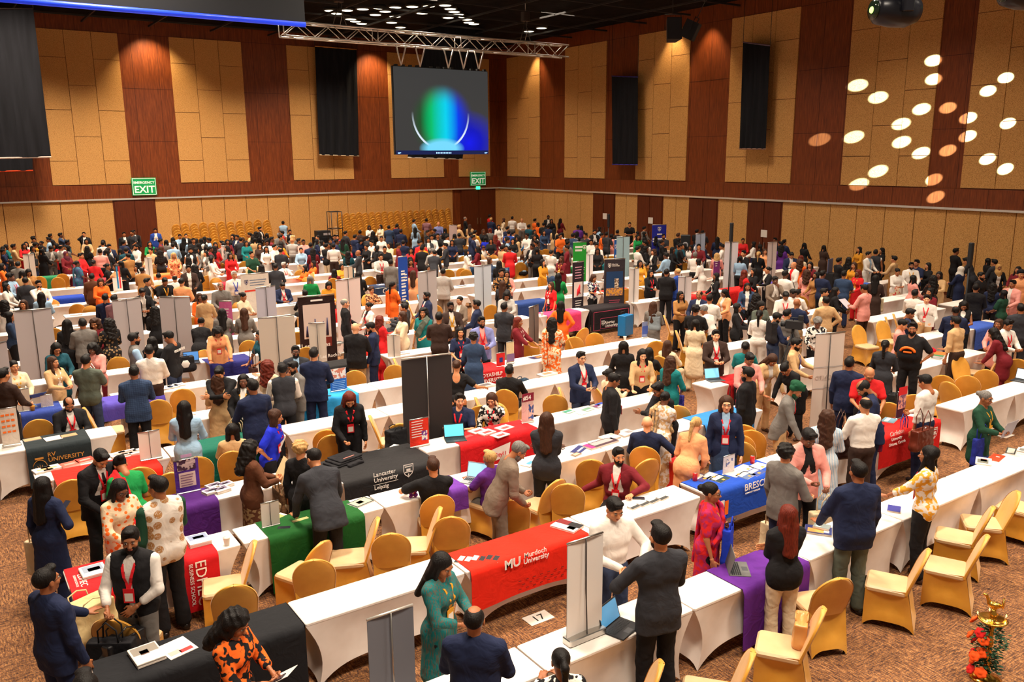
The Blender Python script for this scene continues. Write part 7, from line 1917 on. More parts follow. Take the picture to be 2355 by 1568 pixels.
for k, (a, b) in enumerate(((1457, 1167), (1479, 1160), (1501, 1153), (1523, 1146))): mags(a, b, .15, .1, 3, .15, 'small dark postcard pile on the white table, %s from the left of four' % ORD[k], [rgb(60, 60, 60), (.05, .95, .5, .95, rgb(190, 190, 190))], 'four postcard piles before the maroon suit', 'postcard_pile', cat='postcards')
def phone(px, py, rot, lab, z=TZ):
    x, y = at(px, py, z); t = thing('phone', lab, 'phone', (x, y, z), rot); MB().rbox(-.038, .038, -.078, .078, 0, .009, .01).obj('phone_body', 'gloss_color', parent=t, color=(.01, .01, .012)); MB().box(-.034, .034, -.072, .072, .009, .0095).obj('phone_screen', 'gloss_color', parent=t, color=(.02, .02, .03))
phone(1469, 1146, .9, 'black phone lying left of the postcard piles'); phone(653, 1214, 1.1, 'black phone lying on the green tablecloth'); phone(764, 918, 1.0, 'black phone lying on the sky blue tablecloth')
def can(px, py, lab, col=RD_, r=.033, h=.12):
    x, y = at(px, py); t = thing('drink_can', lab, 'drink can', (x, y, TZ)); MB().lathe([(r*.8, 0), (r, .008), (r, h-.012), (r*.8, h)], n=16).obj('can_body', 'gloss_color', parent=t, color=col); MB().lathe([(r*.78, h), (r*.7, h+.001)], n=16).obj('can_lid', 'metal', parent=t)
can(1598, 1106, 'red drink can on the corner of the white table by blue booklets'); can(1730, 1066, 'red drink can behind the royal blue tablecloth')
def cup(px, py, lab, col=WH_):
    x, y = at(px, py); t = thing('paper_cup', lab, 'cup', (x, y, TZ)); MB().lathe([(.028, 0), (.04, .09), (.042, .095)], n=16).obj('cup_body', 'flat_color', parent=t, color=col); MB().lathe([(.036, .088), (.03, .089)], n=16).obj('drink', 'flat_color', parent=t, color=rgb(120, 70, 40))
cup(522, 1253, 'white paper cup on the table right of the EDHEC-red runner'.replace('EDHEC-', '')); cup(76, 945, 'orange paper cup near the left edge on a white table', rgb(224, 150, 50)); cup(1437, 782, 'paper cup at the end of the long white table row'); cup(1322, 748, 'paper cup near the woman in orange')
mags(830, 1156, .3, .2, 2, .3, 'framed tablet with a bird picture at the right end of the green cloth', [rgb(60, 70, 70), (.08, .92, .1, .9, rgb(190, 180, 150)), (.3, .6, .3, .7, rgb(120, 60, 50))], name='tablet', cat='tablet')
mags(690, 1193, .3, .22, 1, .1, 'white sheets under the hand of the leaning man', [WH_, (.1, .8, .2, .5, rgb(190, 180, 120))], name='paper_sheets', cat='paper')
mags(644, 1190, .2, .2, 1, .4, 'sheet with yellow print beside the small desk banner', [WH_, (.1, .8, .4, .9, rgb(200, 180, 110))], name='paper_sheets', cat='paper')
# navy and calculator brochures on the nearest row, right
mags(1882, 1222, .22, .3, 4, .6, 'navy brochure stack with an orange oval picture on the nearest row', [rgb(40, 50, 110), (.1, .6, .3, .9, rgb(214, 150, 80)), (.2, .5, .1, .3, WH_)])
mags(1890, 1213, .13, .18, 4, .4, 'grey pocket calculator shaped booklet on top of the navy brochures', [rgb(130, 140, 140), (.1, .9, .55, .85, rgb(160, 210, 200))], name='booklet', cat='booklet', z=TZ+.03)
mags(1928, 1224, .14, .1, 2, .3, 'small white card stack by the navy suit man', [WH_], name='card_stack', cat='cards')
mags(2056, 1172, .2, .15, 3, .5, 'blue booklet at the elbow of the large man in navy', [rgb(50, 50, 130)], name='booklet', cat='booklet')
mags(2262, 1062, .3, .2, 3, .45, 'photo magazine pile left of the red booklet on the right', [WH_, (.1, .7, .2, .9, rgb(110, 110, 100)), (.4, .8, .3, .7, rgb(190, 110, 100))])
mags(2291, 1053, .34, .16, 1, .2, 'red hexagonal booklet on the long white table at the right', [rgb(220, 60, 30), (.6, .7, .3, .6, WH_)], name='booklet', cat='booklet')
mags(2325, 1038, .3, .13, 2, .35, 'dark framed booklet right of the red one', [rgb(60, 60, 58), (.08, .92, .15, .85, rgb(190, 190, 180))], name='booklet', cat='booklet')
for k in range(4): mags(2308+k*12, 1024-k*9+(k % 2)*3, .2, .14, 2, .3, 'white photo booklet near the right edge, %s from the front' % ORD[k], [WH_, (.2, .8, .3, .8, rgb(120, 120, 116))], 'booklets at the right edge', 'booklet', cat='booklet')
# royal blue table
for k, (a, b, c_) in enumerate(((1612, 1100, rgb(60, 60, 120)), (1634, 1096, rgb(160, 170, 190)), (1655, 1102, rgb(40, 60, 60)), (1690, 1090, WH_), (1715, 1094, rgb(90, 110, 150)), (1737, 1087, rgb(60, 80, 150)), (1712, 1078, rgb(190, 190, 200)), (1745, 1073, rgb(200, 190, 190)))):
    mags(a, b, .26, .19, 2, .2, 'blue and white booklet around the white framed photo, %s from the left' % ORD[k], [c_, (.1, .9, .5, .9, WH_), (.4, .6, .1, .3, rgb(214, 150, 60))], 'booklets on the royal blue tablecloth', 'booklet', cat='booklet')
# middle rows
mags(1382, 1022, .6, .2, 5, .1, 'long bright pink edged magazine pile in the middle row', [rgb(70, 50, 60), (.0, .15, 0, 1, rgb(222, 40, 120)), (.2, .9, .3, .9, rgb(170, 150, 150))])
mags(1402, 1008, .3, .22, 5, .1, 'white covered magazine stack behind the pink edged pile', [WH_, (.1, .5, .3, .8, rgb(190, 170, 180))]); mags(1438, 998, .3, .22, 5, .15, 'white magazine stack left of the bald seated man', [WH_, (.5, .9, .2, .6, rgb(150, 140, 140))])
mags(1332, 1034, .34, .16, 1, .5, 'dark blue triangle leaflet on the white table', [rgb(40, 44, 100), (.2, .8, .3, .5, WH_)], name='leaflet', cat='leaflet'); mags(1325, 1046, .16, .1, 2, .3, 'brown photo cards in front of the triangle leaflet', [rgb(120, 90, 70), (.1, .9, .2, .8, rgb(180, 160, 140))], name='card_stack', cat='cards')
mags(1217, 1067, .24, .17, 2, .4, 'blue and white paper beside the woman in charcoal blazer', [WH_, (.3, .9, .3, .7, rgb(80, 150, 180))], name='paper_sheets', cat='paper')
for k, (a, b) in enumerate(((486, 1134), (510, 1130), (493, 1121), (518, 1118))): mags(a, b, .2, .15, 7, .25, 'magazine pile with mountain covers, %s of four piles' % ['front left', 'front right', 'back left', 'back right'][k], [WH_, (.1, .9, .3, .9, rgb(110, 96, 120)), (.3, .7, .4, .6, rgb(190, 150, 110))], 'four magazine piles beside the purple tablecloth')
for k, (a, b) in enumerate(((822, 1058), (866, 1042), (908, 1031))): mags(a, b, .3, .2, 1, .3*k, ['white paper sheet beside the black t-shirts', 'white papers with a lanyard strap on the black tablecloth', 'white paper sheet left of the red desk sign'][k], [WH_], name='paper_sheets', cat='paper')
for k, (a, b) in enumerate(((1075, 1003), (1098, 993), (1118, 997), (1160, 985), (1150, 1001))): mags(a, b, .27, .2, [1, 4, 5, 3, 2][k], .2, 'booklet pile on the red pennant tablecloth, %s from the left' % ORD[k], [WH_, (.2, .8, .2, .6, rgb(160, 70, 70))], 'booklets on the red pennant tablecloth')
for k, (a, b, c_) in enumerate(((1308, 947, rgb(60, 130, 110)), (1340, 950, rgb(210, 214, 206)), (1352, 942, rgb(120, 160, 140)), (1378, 934, rgb(120, 50, 110)), (1366, 924, rgb(44, 70, 170)))): mags(a, b, .2, .15, 1, .2, ['small green leaflets', 'white sheet with green print', 'pale green sheet', 'magenta printed sheet', 'blue folder'][k]+' on the white table before the navy blazer man', [c_, (.1, .9, .1, .4, WH_)], name='leaflet', cat='leaflet')
mags(1258, 862, .4, .22, 5, .1, 'food photo magazine stack on the white table behind the seated suit', [WH_, (.2, .8, .2, .8, rgb(170, 110, 80))]); mags(1235, 822, .36, .2, 1, .1, 'dark blue and orange folder near the cream and orange sari', [rgb(50, 40, 90), (.4, .9, .2, .8, rgb(210, 130, 60))], name='folder', cat='folder')
mags(1115, 889, .4, .22, 6, .1, 'book pile at the end of the red capitals tablecloth', [rgb(200, 180, 170), (.2, .8, .2, .8, rgb(90, 80, 80))])
for k, (a, b) in enumerate(((75, 1012), (122, 1010), (158, 1003))): mags(a, b, .24, .14 if k != 1 else .22, 3, .1, ['wooden token pile on the gold lettered tablecloth, left end', 'white sheet in the middle of the gold lettered tablecloth', 'wooden token pile right of the white sheet'][k], [rgb(190, 150, 110) if k != 1 else WH_], name='desk_pile', cat='leaflets')
for k, (a, b, c_) in enumerate(((98, 1083, WH_), (118, 1078, WH_), (160, 1070, rgb(226, 90, 70)), (195, 1060, rgb(220, 60, 40)), (272, 1047, WH_), (295, 1042, WH_), (315, 1040, WH_))): mags(a, b, .24, .2, 4, .2, 'white and red booklet pile on the bright red booklet cloth, %s from left' % ORD[k], [c_, (.2, .8, .3, .6, rgb(200, 150, 140) if k > 1 else rgb(230, 170, 120))], 'booklets on the long red cloth at left')
mags(55, 938, .4, .2, 3, .1, 'blue brochure display beside the smiling woman at left', [rgb(90, 130, 180), (.1, .9, .1, .5, WH_)]); mags(503, 830, .3, .2, 1, .1, 'white sheets at left on the navy tablecloth', [WH_], name='paper_sheets', cat='paper'); mags(545, 826, .3, .2, 1, .1, 'white sheets at right on the navy tablecloth', [WH_], name='paper_sheets', cat='paper')
for k, (a, b) in enumerate(((385, 893), (398, 890), (412, 886), (398, 960), (385, 972))): mags(a, b, .2, .2, 4, .1, 'white booklet pile between second left chairs and navy cloth, %s' % ['left', 'middle', 'right', 'upper near', 'lower near'][k], [WH_, (.2, .8, .3, .5, rgb(60, 70, 110))], name='booklet_pile')
mags(840, 832, .5, .3, 3, .1, 'colourful green and orange magazines behind the bald man', [rgb(90, 160, 100), (.3, .9, .2, .6, rgb(230, 140, 100))]); mags(800, 795, .5, .3, 1, .1, 'dark leaflets with white straps on the black lettered table', [rgb(60, 58, 56), (.2, .9, .4, .5, WH_)], name='leaflet', cat='leaflet')
mags(2045, 968, .28, .2, 3, .3, 'blue and white brochure on the right red tablecloth', [rgb(110, 150, 170), (.1, .9, .5, .8, WH_)]); mags(2075, 975, .2, .12, 1, .3, 'row of dark cards at the front of the right red cloth', [rgb(60, 30, 30)], name='card_stack', cat='cards'); mags(2100, 955, .24, .18, 2, .3, 'open white booklet behind the right red cloth edge', [WH_], name='booklet', cat='booklet')
mags(2160, 815, .5, .25, 2, .3, 'orange and green leaflets beside the bearded man in beige', [rgb(226, 110, 50), (.0, .3, 0, 1, rgb(60, 130, 90))], name='leaflet', cat='leaflet'); mags(2010, 792, .6, .2, 1, .3, 'grey leaflets on the white table left of the black t-shirt man', [rgb(170, 170, 170)], name='leaflet', cat='leaflet')
x, y = at(2143, 823); t = thing('flower_toy', 'red fabric flower decoration on the white table at right', 'decoration', (x, y, TZ)); MB().tube([(0, 0, 0), (0, 0, .12)], .012).obj('stem', 'flat_color', parent=t, color=rgb(40, 110, 50)); link('blossom', smesh('blossom', [('u', .02, ('e', (.04*math.cos(a), .04*math.sin(a), .17), (.035, .035, .04))) for a in (0, 1.3, 2.6, 3.9, 5.2)]+[('u', .02, ('e', (0, 0, .2), (.035, .035, .035)))], .01, 'cloth'), t, color=rgb(214, 20, 40))
x, y = at(952, 1143); t = thing('pom_pom', 'purple pom pom with red and white feathers on the white table', 'decoration', (x, y, TZ))
link('pom', smesh('pom', [('u', .006, ('e', (rnd.uniform(-.05, .05), rnd.uniform(-.04, .04), .05+rnd.uniform(-.03, .05)), (.022, .022, .022))) for _ in range(22)], .008, 'cloth', .004), t, color=rgb(120, 40, 130)); MB().tube([(0, 0, .05), (.05, 0, .2)], [.02, .004]).tube([(.01, .02, .05), (.08, .02, .17)], [.018, .004]).obj('red_feather', 'cloth', parent=t, color=rgb(210, 30, 40)); MB().tube([(-.02, 0, .05), (.02, -.02, .16)], [.016, .004]).obj('white_feather', 'cloth', parent=t, color=WH_)
# black t-shirts piled over the table corner
x, y = at(792, 1062); t = thing('t_shirt_pile', 'pile of folded black t-shirts hanging over the black tablecloth corner', 'clothes', (x, y, TZ), .3)
for k in range(3): link('folded_shirt', smesh('folded_shirt', [('u', .03, ('b', (.03*k-.03, .01*k, .02+.025*k), (.24-.02*k, .15, .008)))], .016, 'cloth', .008), t, color=rgb(28, 26, 30))
link('hanging_shirt', smesh('hanging_shirt', [('u', .03, ('b', (0, -.24, -.1), (.12, .02, .14))), ('u', .03, ('b', (.03, -.18, .015), (.12, .07, .01)))], .016, 'cloth', .01), t, color=rgb(26, 24, 28)); MB().box(-.08, .12, -.09, -.07, .09, .092).obj('printed_label', 'flat_color', parent=t, color=rgb(200, 120, 110))
t = bag(*at(425, 850), .74, 0, 'black cushion bag with a white ball emblem beside the navy cloth', rgb(30, 28, 32), .4, .3, .2, 'cushion_bag', .02); MB().lathe([(.09, 0), (.085, .002)], n=6).obj('emblem', 'white_ink', parent=t, loc=(0, -.13, .16)).rotation_euler = (math.pi/2, 0, 0)
# floor number cards
def floorcard(px, py, txt, lab, w=.32, h=.2, rot=0):
    x, y = onz(px, py, 0); t = thing('number_card', lab, 'number card', (x, y, .002), rot); MB().box(-w/2, w/2, -h/2, h/2, 0, .003).obj('card', 'paper_white', parent=t); letters(txt, .16, t, (0, -.055, .0035), rot=(0, 0, 0), mat='black_ink', align='CENTER')
floorcard(1238, 1421, '17', 'white floor card reading 17 in the nearest aisle'); floorcard(2311, 1001, '10', 'white floor card near the right edge aisle')
# bags
def bg(px, py, z, rz, lab, col, **k): x, y = onz(px, py, z); return bag(x, y, z, rz, lab, col, **k)
NAT = rgb(206, 184, 150)
t = bg(205, 1455, .48, .4, 'heap of cream cloth bags on a gold chair at the lower left', rgb(214, 190, 140), w=.46, h=.34, d=.34, name='bag_heap', handle=.08)
t = bg(285, 1520, .48, .5, 'black leather travel bag on a chair behind the black tablecloth', rgb(30, 28, 30), w=.42, h=.28, d=.22, handle=.1, mat='gloss_color', name='travel_bag')
t = bg(1840, 1475, .48, .6, 'tan leather handbag standing on a gold chair', rgb(206, 146, 84), w=.32, h=.26, d=.14, handle=.03, mat='gloss_color', name='handbag'); MB().box(-.05, -.02, -.082, -.07, .16, .19).box(.05, .08, -.082, -.07, .16, .19).obj('clasp', 'brass', parent=t)
t = bg(912, 1040, .48, .2, 'black backpack slung on a chair left of the red desk sign', rgb(26, 26, 30), w=.34, h=.4, d=.2, handle=.05, name='backpack')
t = bg(1553, 1125, .0, .2, 'shiny red backpack behind the seated maroon suit man', rgb(206, 40, 34), w=.36, h=.5, d=.24, handle=.05, name='backpack', mat='gloss_color')
t = bg(1800, 1160, .0, .4, 'dark green canvas bag on the floor by the royal blue table', rgb(60, 66, 50), w=.3, h=.34, d=.16, handle=.1, name='backpack')
t = bg(1200, 905, .48, .2, 'blue and black bag on a chair behind the navy blazer man', rgb(40, 60, 80), w=.3, h=.3, d=.16, name='backpack', handle=.04)
t = bg(2052, 940, .48, .2, 'small black bag on the chair left of the red desk sign at right', rgb(28, 26, 28), w=.26, h=.3, d=.16, handle=.05, name='backpack')
x, y = onz(1438, 775, 0); t = thing('suitcase', 'bright blue wheeled suitcase beside the black tablecloth with red frame', 'suitcase', (x, y, 0), .3)
link('shell', smesh('shell', [('u', .02, ('b', (0, 0, .36), (.22, .12, .29)))], .015, 'gloss_color'), t, color=rgb(20, 110, 170))
MB().tube([(-.1, .1, .64), (-.1, .1, .74), (.1, .1, .74), (.1, .1, .64)], .01).obj('pull_handle', 'housing_black', parent=t)
for a_ in (-.16, .16): MB().lathe([(.03, -.012), (.03, .012)], n=12).obj('wheel', 'housing_black', parent=t, loc=(a_, .06, .03)).rotation_euler = (0, math.pi/2, 0)
for o_ in list(COL.objects):
    if o_.parent is None and 'label' in o_ and abs(o_.location.z-TZ) < .002 and not any(a-.05 < o_.location.x < b+.05 and ya-.08 < o_.location.y < yb+.08 for a, b, ya, yb in TAB):
        best = min(((max(a+.12-o_.location.x, 0, o_.location.x-b+.12), a, b, ya, yb) for a, b, ya, yb in TAB), key=lambda q_: q_[0]+max(q_[3]+.1-o_.location.y, 0, o_.location.y-q_[4]+.1))
        _, a, b, ya, yb = best; x_, y_ = o_.location.x, o_.location.y; o_.location.x = min(max(x_, a+.15), b-.15); o_.location.y = min(max(y_, ya+.1), yb-.1)
        if math.hypot(x_-o_.location.x, y_-o_.location.y) > .25: print('MOVED', o_['label'], round(x_, 2), round(y_, 2), '->', round(o_.location.x, 2), round(o_.location.y, 2))
# bags, papers and phones carried by people
def find(frag):
    for p in PEOPLE[:300]:
        if p['lab'] and frag in p['lab']: return p
    print('NOFIND', frag); return None
def carried(frag, side, lab, col, w=.36, h=.36, d=.1, handle=.28, name='tote_bag', mat='cloth', up=0., off=(0, 0), col2=None, rot=0.):
    p = find(frag)
    if not p: return
    W = p['W'+side]; a = p['rz']; ox_ = off[0]*math.cos(a)-off[1]*math.sin(a); oy_ = off[0]*math.sin(a)+off[1]*math.cos(a)
    return bag(W.x+ox_, W.y+oy_, max(.02, W.z-h-handle+up), a+rot, lab, col, w, h, d, name, handle, mat, col2=col2)
carried('cream_bag'.replace('_', ' '), 'l', 'cream tote hanging at the left side of the navy dress', NAT, up=.35, w=.3, h=.42)
t = carried('dark beard in black vest', 'r', 'black tote bag held up by the bearded man in the vest', rgb(26, 24, 28), w=.42, h=.38, handle=.2, d=.14)
if t: MB().box(-.1, .08, -.082, -.078, .18, .21).obj('small_print', 'grey_ink', parent=t)
carried('curly hair in brown jacket', 'l', 'brown monogram handbag held by the woman in the brown jacket', rgb(120, 84, 54), w=.42, h=.3, d=.16, handle=.2, up=.05, mat='check', col2=rgb(80, 52, 34))
carried('carrying a cream bag', 'l', 'cream tote bag of the woman with short blond curls', NAT, w=.34, h=.42, up=.3)
carried('smiling with long dark hair, black jacket', 'r', 'large beige tote bag in the hugging group', NAT, w=.5, h=.36, handle=.34, up=.1, d=.14)
carried('magenta sari', 'l', 'royal blue and green tote at the magenta sari', rgb(30, 60, 190), w=.26, h=.42, d=.1, handle=.12, up=.1)
carried('in pink suit looking down', 'l', 'beige canvas tote carried by the man in pink', NAT, w=.4, h=.36, handle=.24, d=.14)
carried('curly black hair in grey suit', 'l', 'cream tote hanging from the man in the grey suit', NAT, w=.3, h=.36, handle=.2)
carried('white shirt with dark shoulder bag', 'r', 'maroon folded tote at the elbow of the white shirt man', rgb(112, 22, 60), w=.36, h=.44, handle=.12, off=(.32, .0), up=.25, d=.06)
carried('white shirt with dark shoulder bag', 'l', 'dark brown shoulder bag of the white shirt man', rgb(56, 30, 26), w=.32, h=.36, handle=.4, up=.45, mat='gloss_color', name='shoulder_bag')
carried('carrying a brown leather bag', 'l', 'brown leather bag hanging behind the white shirt man', rgb(96, 38, 24), w=.46, h=.32, d=.16, handle=.3, mat='gloss_color', name='leather_bag', up=.5, off=(-.05, -.2))
t = carried('carrying a brown leather bag', 'r', 'white tote with a blue printed picture near the yellow blouse', rgb(60, 90, 180), w=.34, h=.38, handle=.26, d=.06, mat='print', col2=rgb(30, 40, 160))
t = carried('grey bun and glasses', 'r', 'royal blue tote with a silver tree print held by the grey bun woman', rgb(36, 46, 140), w=.4, h=.42, handle=.2, d=.08, off=(.1, -.3), up=.12)
if t: MB().lathe([(.08, 0), (.07, .003)], n=14).obj('tree_print', 'grey_ink', parent=t, loc=(0, -.06, .24)).rotation_euler = (math.pi/2, 0, 0); letters('UNIVERSITY', .04, t, (-.1, -.062, .36))
carried('striped dress', 'r', 'black shoulder bag beside the blue striped dress', rgb(30, 28, 32), w=.26, h=.4, handle=.3, up=.3, d=.1)
carried('teal cardigan and white skirt', 'l', 'dark blue printed tote of the woman in the teal cardigan', rgb(30, 36, 120), w=.3, h=.44, handle=.2, mat='print', col2=rgb(70, 60, 160), up=.1)
carried('silver backpack', 'l', 'silver grey backpack on the woman with long brown hair', rgb(120, 130, 138), w=.28, h=.34, d=.14, handle=.06, up=.4, off=(.15, -.42), name='backpack')
carried('brown shoulder bag right of navy cloth', 'l', 'dark brown shoulder bag at the woman in the dark top', rgb(60, 30, 24), w=.26, h=.28, handle=.4, up=.4, name='shoulder_bag')
carried('white tote bag', 'l', 'white tote with print carried by the pink jacket woman', WH_, w=.36, h=.4, handle=.3, up=.3, off=(-.1, .05))
carried('beside pink blazer', 'r', 'cream shoulder tote of the woman with very long hair', NAT, w=.3, h=.4, handle=.4, up=.4)
carried('with backpack in navy sweater', 'l', 'black backpack worn over the navy sweater', rgb(30, 26, 28), w=.32, h=.44, d=.16, handle=.05, up=.5, off=(.12, -.5), name='backpack')
def held(frag, side, w, h, lab, col, name='paper', tilt=-.5, th=.004, yaw=0., cols=()):
    p = find(frag)
    if not p: return
    W = p['W'+side]; t = thing(name, lab, name.replace('_', ' '), (W.x, W.y, W.z+.02), p['rz']+yaw); t.rotation_euler = (tilt+math.pi/2+.0, 0, p['rz']+yaw)
    MB().box(-w/2, w/2, -h*.2, h*.8, 0, th).obj('sheet', 'flat_color', parent=t, color=col)
    for a, b, c_, d, cc_ in cols: MB().box(-w/2+a*w, -w/2+b*w, -h*.2+c_*h, -h*.2+d*h, th, th+.001).obj('printed_block', 'flat_color', parent=t, color=cc_)
held('reading a paper', 'l', .22, .3, 'white sheet with an orange edge held by the white shirt man', WH_, tilt=-.75, yaw=.2, cols=((0, 1, 0, .14, rgb(226, 110, 40)),))
held('curly hair in brown jacket', 'l', .36, .3, 'large cream envelope held up by the woman in the brown jacket', rgb(226, 196, 150), 'envelope', -.5)
held('grey bun and glasses', 'l', .34, .26, 'photo brochure held by the woman with the grey bun', rgb(150, 146, 160), 'brochure', -.3, cols=((.1, .9, .1, .6, rgb(70, 66, 90)),))
held('patterned blouse looking at a phone', 'l', .16, .2, 'white tablet held by the woman in orange pattern', WH_, 'tablet', -1.0)
held('blond-hair', 'l', .1, .1, 'x', WH_) if 0 else None
held('smiling with hair up in cream top', 'l', .4, .3, 'blue grey folder held open by the smiling woman', rgb(80, 100, 150), 'folder', -1.1, cols=((.1, .9, .1, .9, rgb(190, 190, 190)),))
held('long pink blazer', 'l', .3, .34, 'pale folder held by the person in the long pink blazer', rgb(190, 180, 190), 'folder', -.9)
held('paper in black jacket', 'l', .24, .3, 'orange and white paper held by the woman in the black jacket', WH_, tilt=-.5, cols=((0, .35, 0, 1, rgb(230, 80, 40)),))
held('white shirt with red lanyard facing', 'l', .2, .28, 'white sheet held before the young person in white', WH_, tilt=-.2)
def hphone(frag, side, lab):
    p = find(frag)
    if not p: return
    W = p['W'+side]; t = thing('phone', lab, 'phone', (W.x, W.y, W.z+.02), p['rz']); t.rotation_euler = (.6, 0, p['rz']); MB().rbox(-.038, .038, -.05, .1, 0, .009, .01).obj('phone_body', 'gloss_color', parent=t, color=(.01, .01, .012)); MB().box(-.034, .034, -.045, .094, .009, .0095).obj('phone_screen', 'gloss_color', parent=t, color=(.03, .03, .05))
for f_, s_, l_ in (('magenta sari', 'l', 'phone in the hand of the woman in the magenta sari'), ('seated man in black suit looking', 'l', 'phone in the hands of the seated man in black'), ('dark navy blazer and jeans', 'l', 'phone held by the man in navy blazer and jeans'), ('black and white blouse', 'r', 'red cased phone held by the seated woman with fringe'), ('patterned blouse looking', 'r', 'dark phone above the tablet of the woman in orange pattern'), ('navy sweater', 'l', 'phone held by the man in the navy sweater'), ('navy dress seen', 'r', 'phone in the raised hand of the woman in navy')): hphone(f_, s_, l_)
for p_, txt_, sz_, mt_, lc_ in (('volunteer in black', 'VOLUNTEER', .07, 'white_ink', (0, -.155, 1.33)),):
    p = find(p_)
    if p:
        o = letters(txt_, sz_, p['obj'], lc_, rot=(math.pi/2, 0, 0 if lc_[1] < 0 else math.pi), mat=mt_, align='CENTER', bold=.02)
p = find('with orange print')
if p:
    mb = MB().tube([(-.12*math.cos(a), .172+.012*math.sin(a), 1.2+.075*math.sin(a)) for a in np.linspace(0, math.pi, 13)], .024, 8).tube([(-.07, .182, 1.19), (.07, .182, 1.19)], .018, 8)
    mb.obj('chest_print', 'orange_ink', parent=p['obj'])
# video camera on a tripod
p = find('at the camera'); x, y = onz(1825, 742, 1.55); t = thing('video_camera', 'black video camera on a tripod beside the man with glasses and backpack', 'camera', (x, y, 0), .4)
for a_ in (0, 2.1, 4.2): MB().tube([(0, 0, 1.35), (.4*math.cos(a_), .4*math.sin(a_), .0)], [.018, .012]).obj('tripod_leg', 'housing_black', parent=t)
MB().tube([(0, 0, 1.3), (0, 0, 1.42)], .03).obj('tripod_head', 'housing_black', parent=t); MB().rbox(-.08, .08, -.2, .16, 1.42, 1.6, .02).obj('camera_body', 'housing_black', parent=t); o = MB().lathe([(.05, 0), (.06, .1)], n=16).obj('lens', 'housing_black', parent=t, loc=(0, .16, 1.5)); o.rotation_euler = (-math.pi/2, 0, 0)
MB().rbox(-.05, .05, -.2, -.1, 1.62, 1.72, .01).tube([(0, 0, 1.6), (0, .05, 1.66), (0, -.1, 1.66)], .01).obj('monitor', 'housing_black', parent=t)
# loudspeaker columns and poles
def column(px, pyt, pyb, zt, lab, w=.12):
    x, y = onz(px, pyt, zt); t = thing('line_speaker', lab, 'loudspeaker', (x, y, 0)); d = np.array([x, y, 1-CH])@fw; hh = (pyb-pyt)/FPX*d
    MB().rbox(-w, w, -.05, .05, zt-hh, zt, .03).obj('column_cabinet', 'speaker_black', parent=t); MB().tube([(0, 0, .03), (0, 0, zt-hh)], .02).obj('stand_pole', 'housing_black', parent=t); MB().lathe([(.3, 0), (.3, .03), (.05, .06)], n=20).obj('stand_base', 'housing_black', parent=t)
column(1683, 512, 555, 3.1, 'slim black speaker column standing before the right brown doors', .05); column(2235, 558, 612, 2.9, 'black line speaker on a pole by the right wall', .07); column(1400, 492, 522, 2.8, 'thin black column leaning at the first brown door', .045)
x, y = onz(1577, 540, 1.9); t = thing('loudspeaker', 'black round fronted loudspeaker on a stand near the second door', 'loudspeaker', (x, y, 0), heading(x, y, 'c')); MB().rbox(-.2, .2, -.17, .17, 1.3, 1.9, .05).obj('cabinet', 'speaker_black', parent=t); o = MB().lathe([(.12, 0), (.1, .01), (.03, -.01)], n=20).obj('cone', 'grey_ink', parent=t, loc=(0, .17, 1.5)); o.rotation_euler = (-math.pi/2, 0, 0); MB().tube([(0, 0, 0), (0, 0, 1.3)], .02).obj('stand_pole', 'housing_black', parent=t)
x, y = onz(700, 533, .9); t = thing('equipment_table', 'black draped table with sound equipment at the rear wall', 'table', (x, min(y, 44.6), 0)); MB().rbox(-.7, .7, -.35, .35, 0, .85, .02).obj('black_skirt', 'black_drape', parent=t)
t2 = thing('mixing_desk', 'black and grey mixing desk on the rear equipment table', 'mixing desk', (x-.15, min(y, 44.6), .86)); MB().rbox(-.45, .35, -.25, .25, 0, .35, .04).obj('case', 'speaker_black', parent=t2); MB().box(-.1, .3, -.26, -.25, .1, .22).obj('control_panel', 'grey_ink', parent=t2)
x, y = onz(770, 514, 2.3); y = 43.2; x = ony(770, 514, y)[0]; t = thing('scaffold_frame', 'dark metal frame tower left of the right chair stacks', 'frame', (x, y, 0))
for a_ in (-.3, .3):
    for b_ in (-.3, .3): MB().tube([(a_, b_, 0), (a_, b_, 2.3)], .025).obj('upright', 'leg_dark', parent=t)
for z_ in (.5, 1.4, 2.3): MB().tube([(-.3, -.3, z_), (.3, -.3, z_), (.3, .3, z_), (-.3, .3, z_), (-.3, -.3, z_)], .02).obj('ring_frame', 'leg_dark', parent=t)
x, y = onz(1910, 598, 1.45); t = thing('kiosk_stand', 'dark laptop kiosk with a grey lower box near the right wall crowd', 'kiosk', (x, y, 0), .3); MB().rbox(-.22, .22, -.2, .2, 0, 1.0, .02).obj('cabinet', 'speaker_black', parent=t); MB().rbox(-.24, .24, -.02, .02, 1.0, 1.5, .01).obj('monitor', plain('kiosk_blue', rgb(70, 80, 110), .4), parent=t)
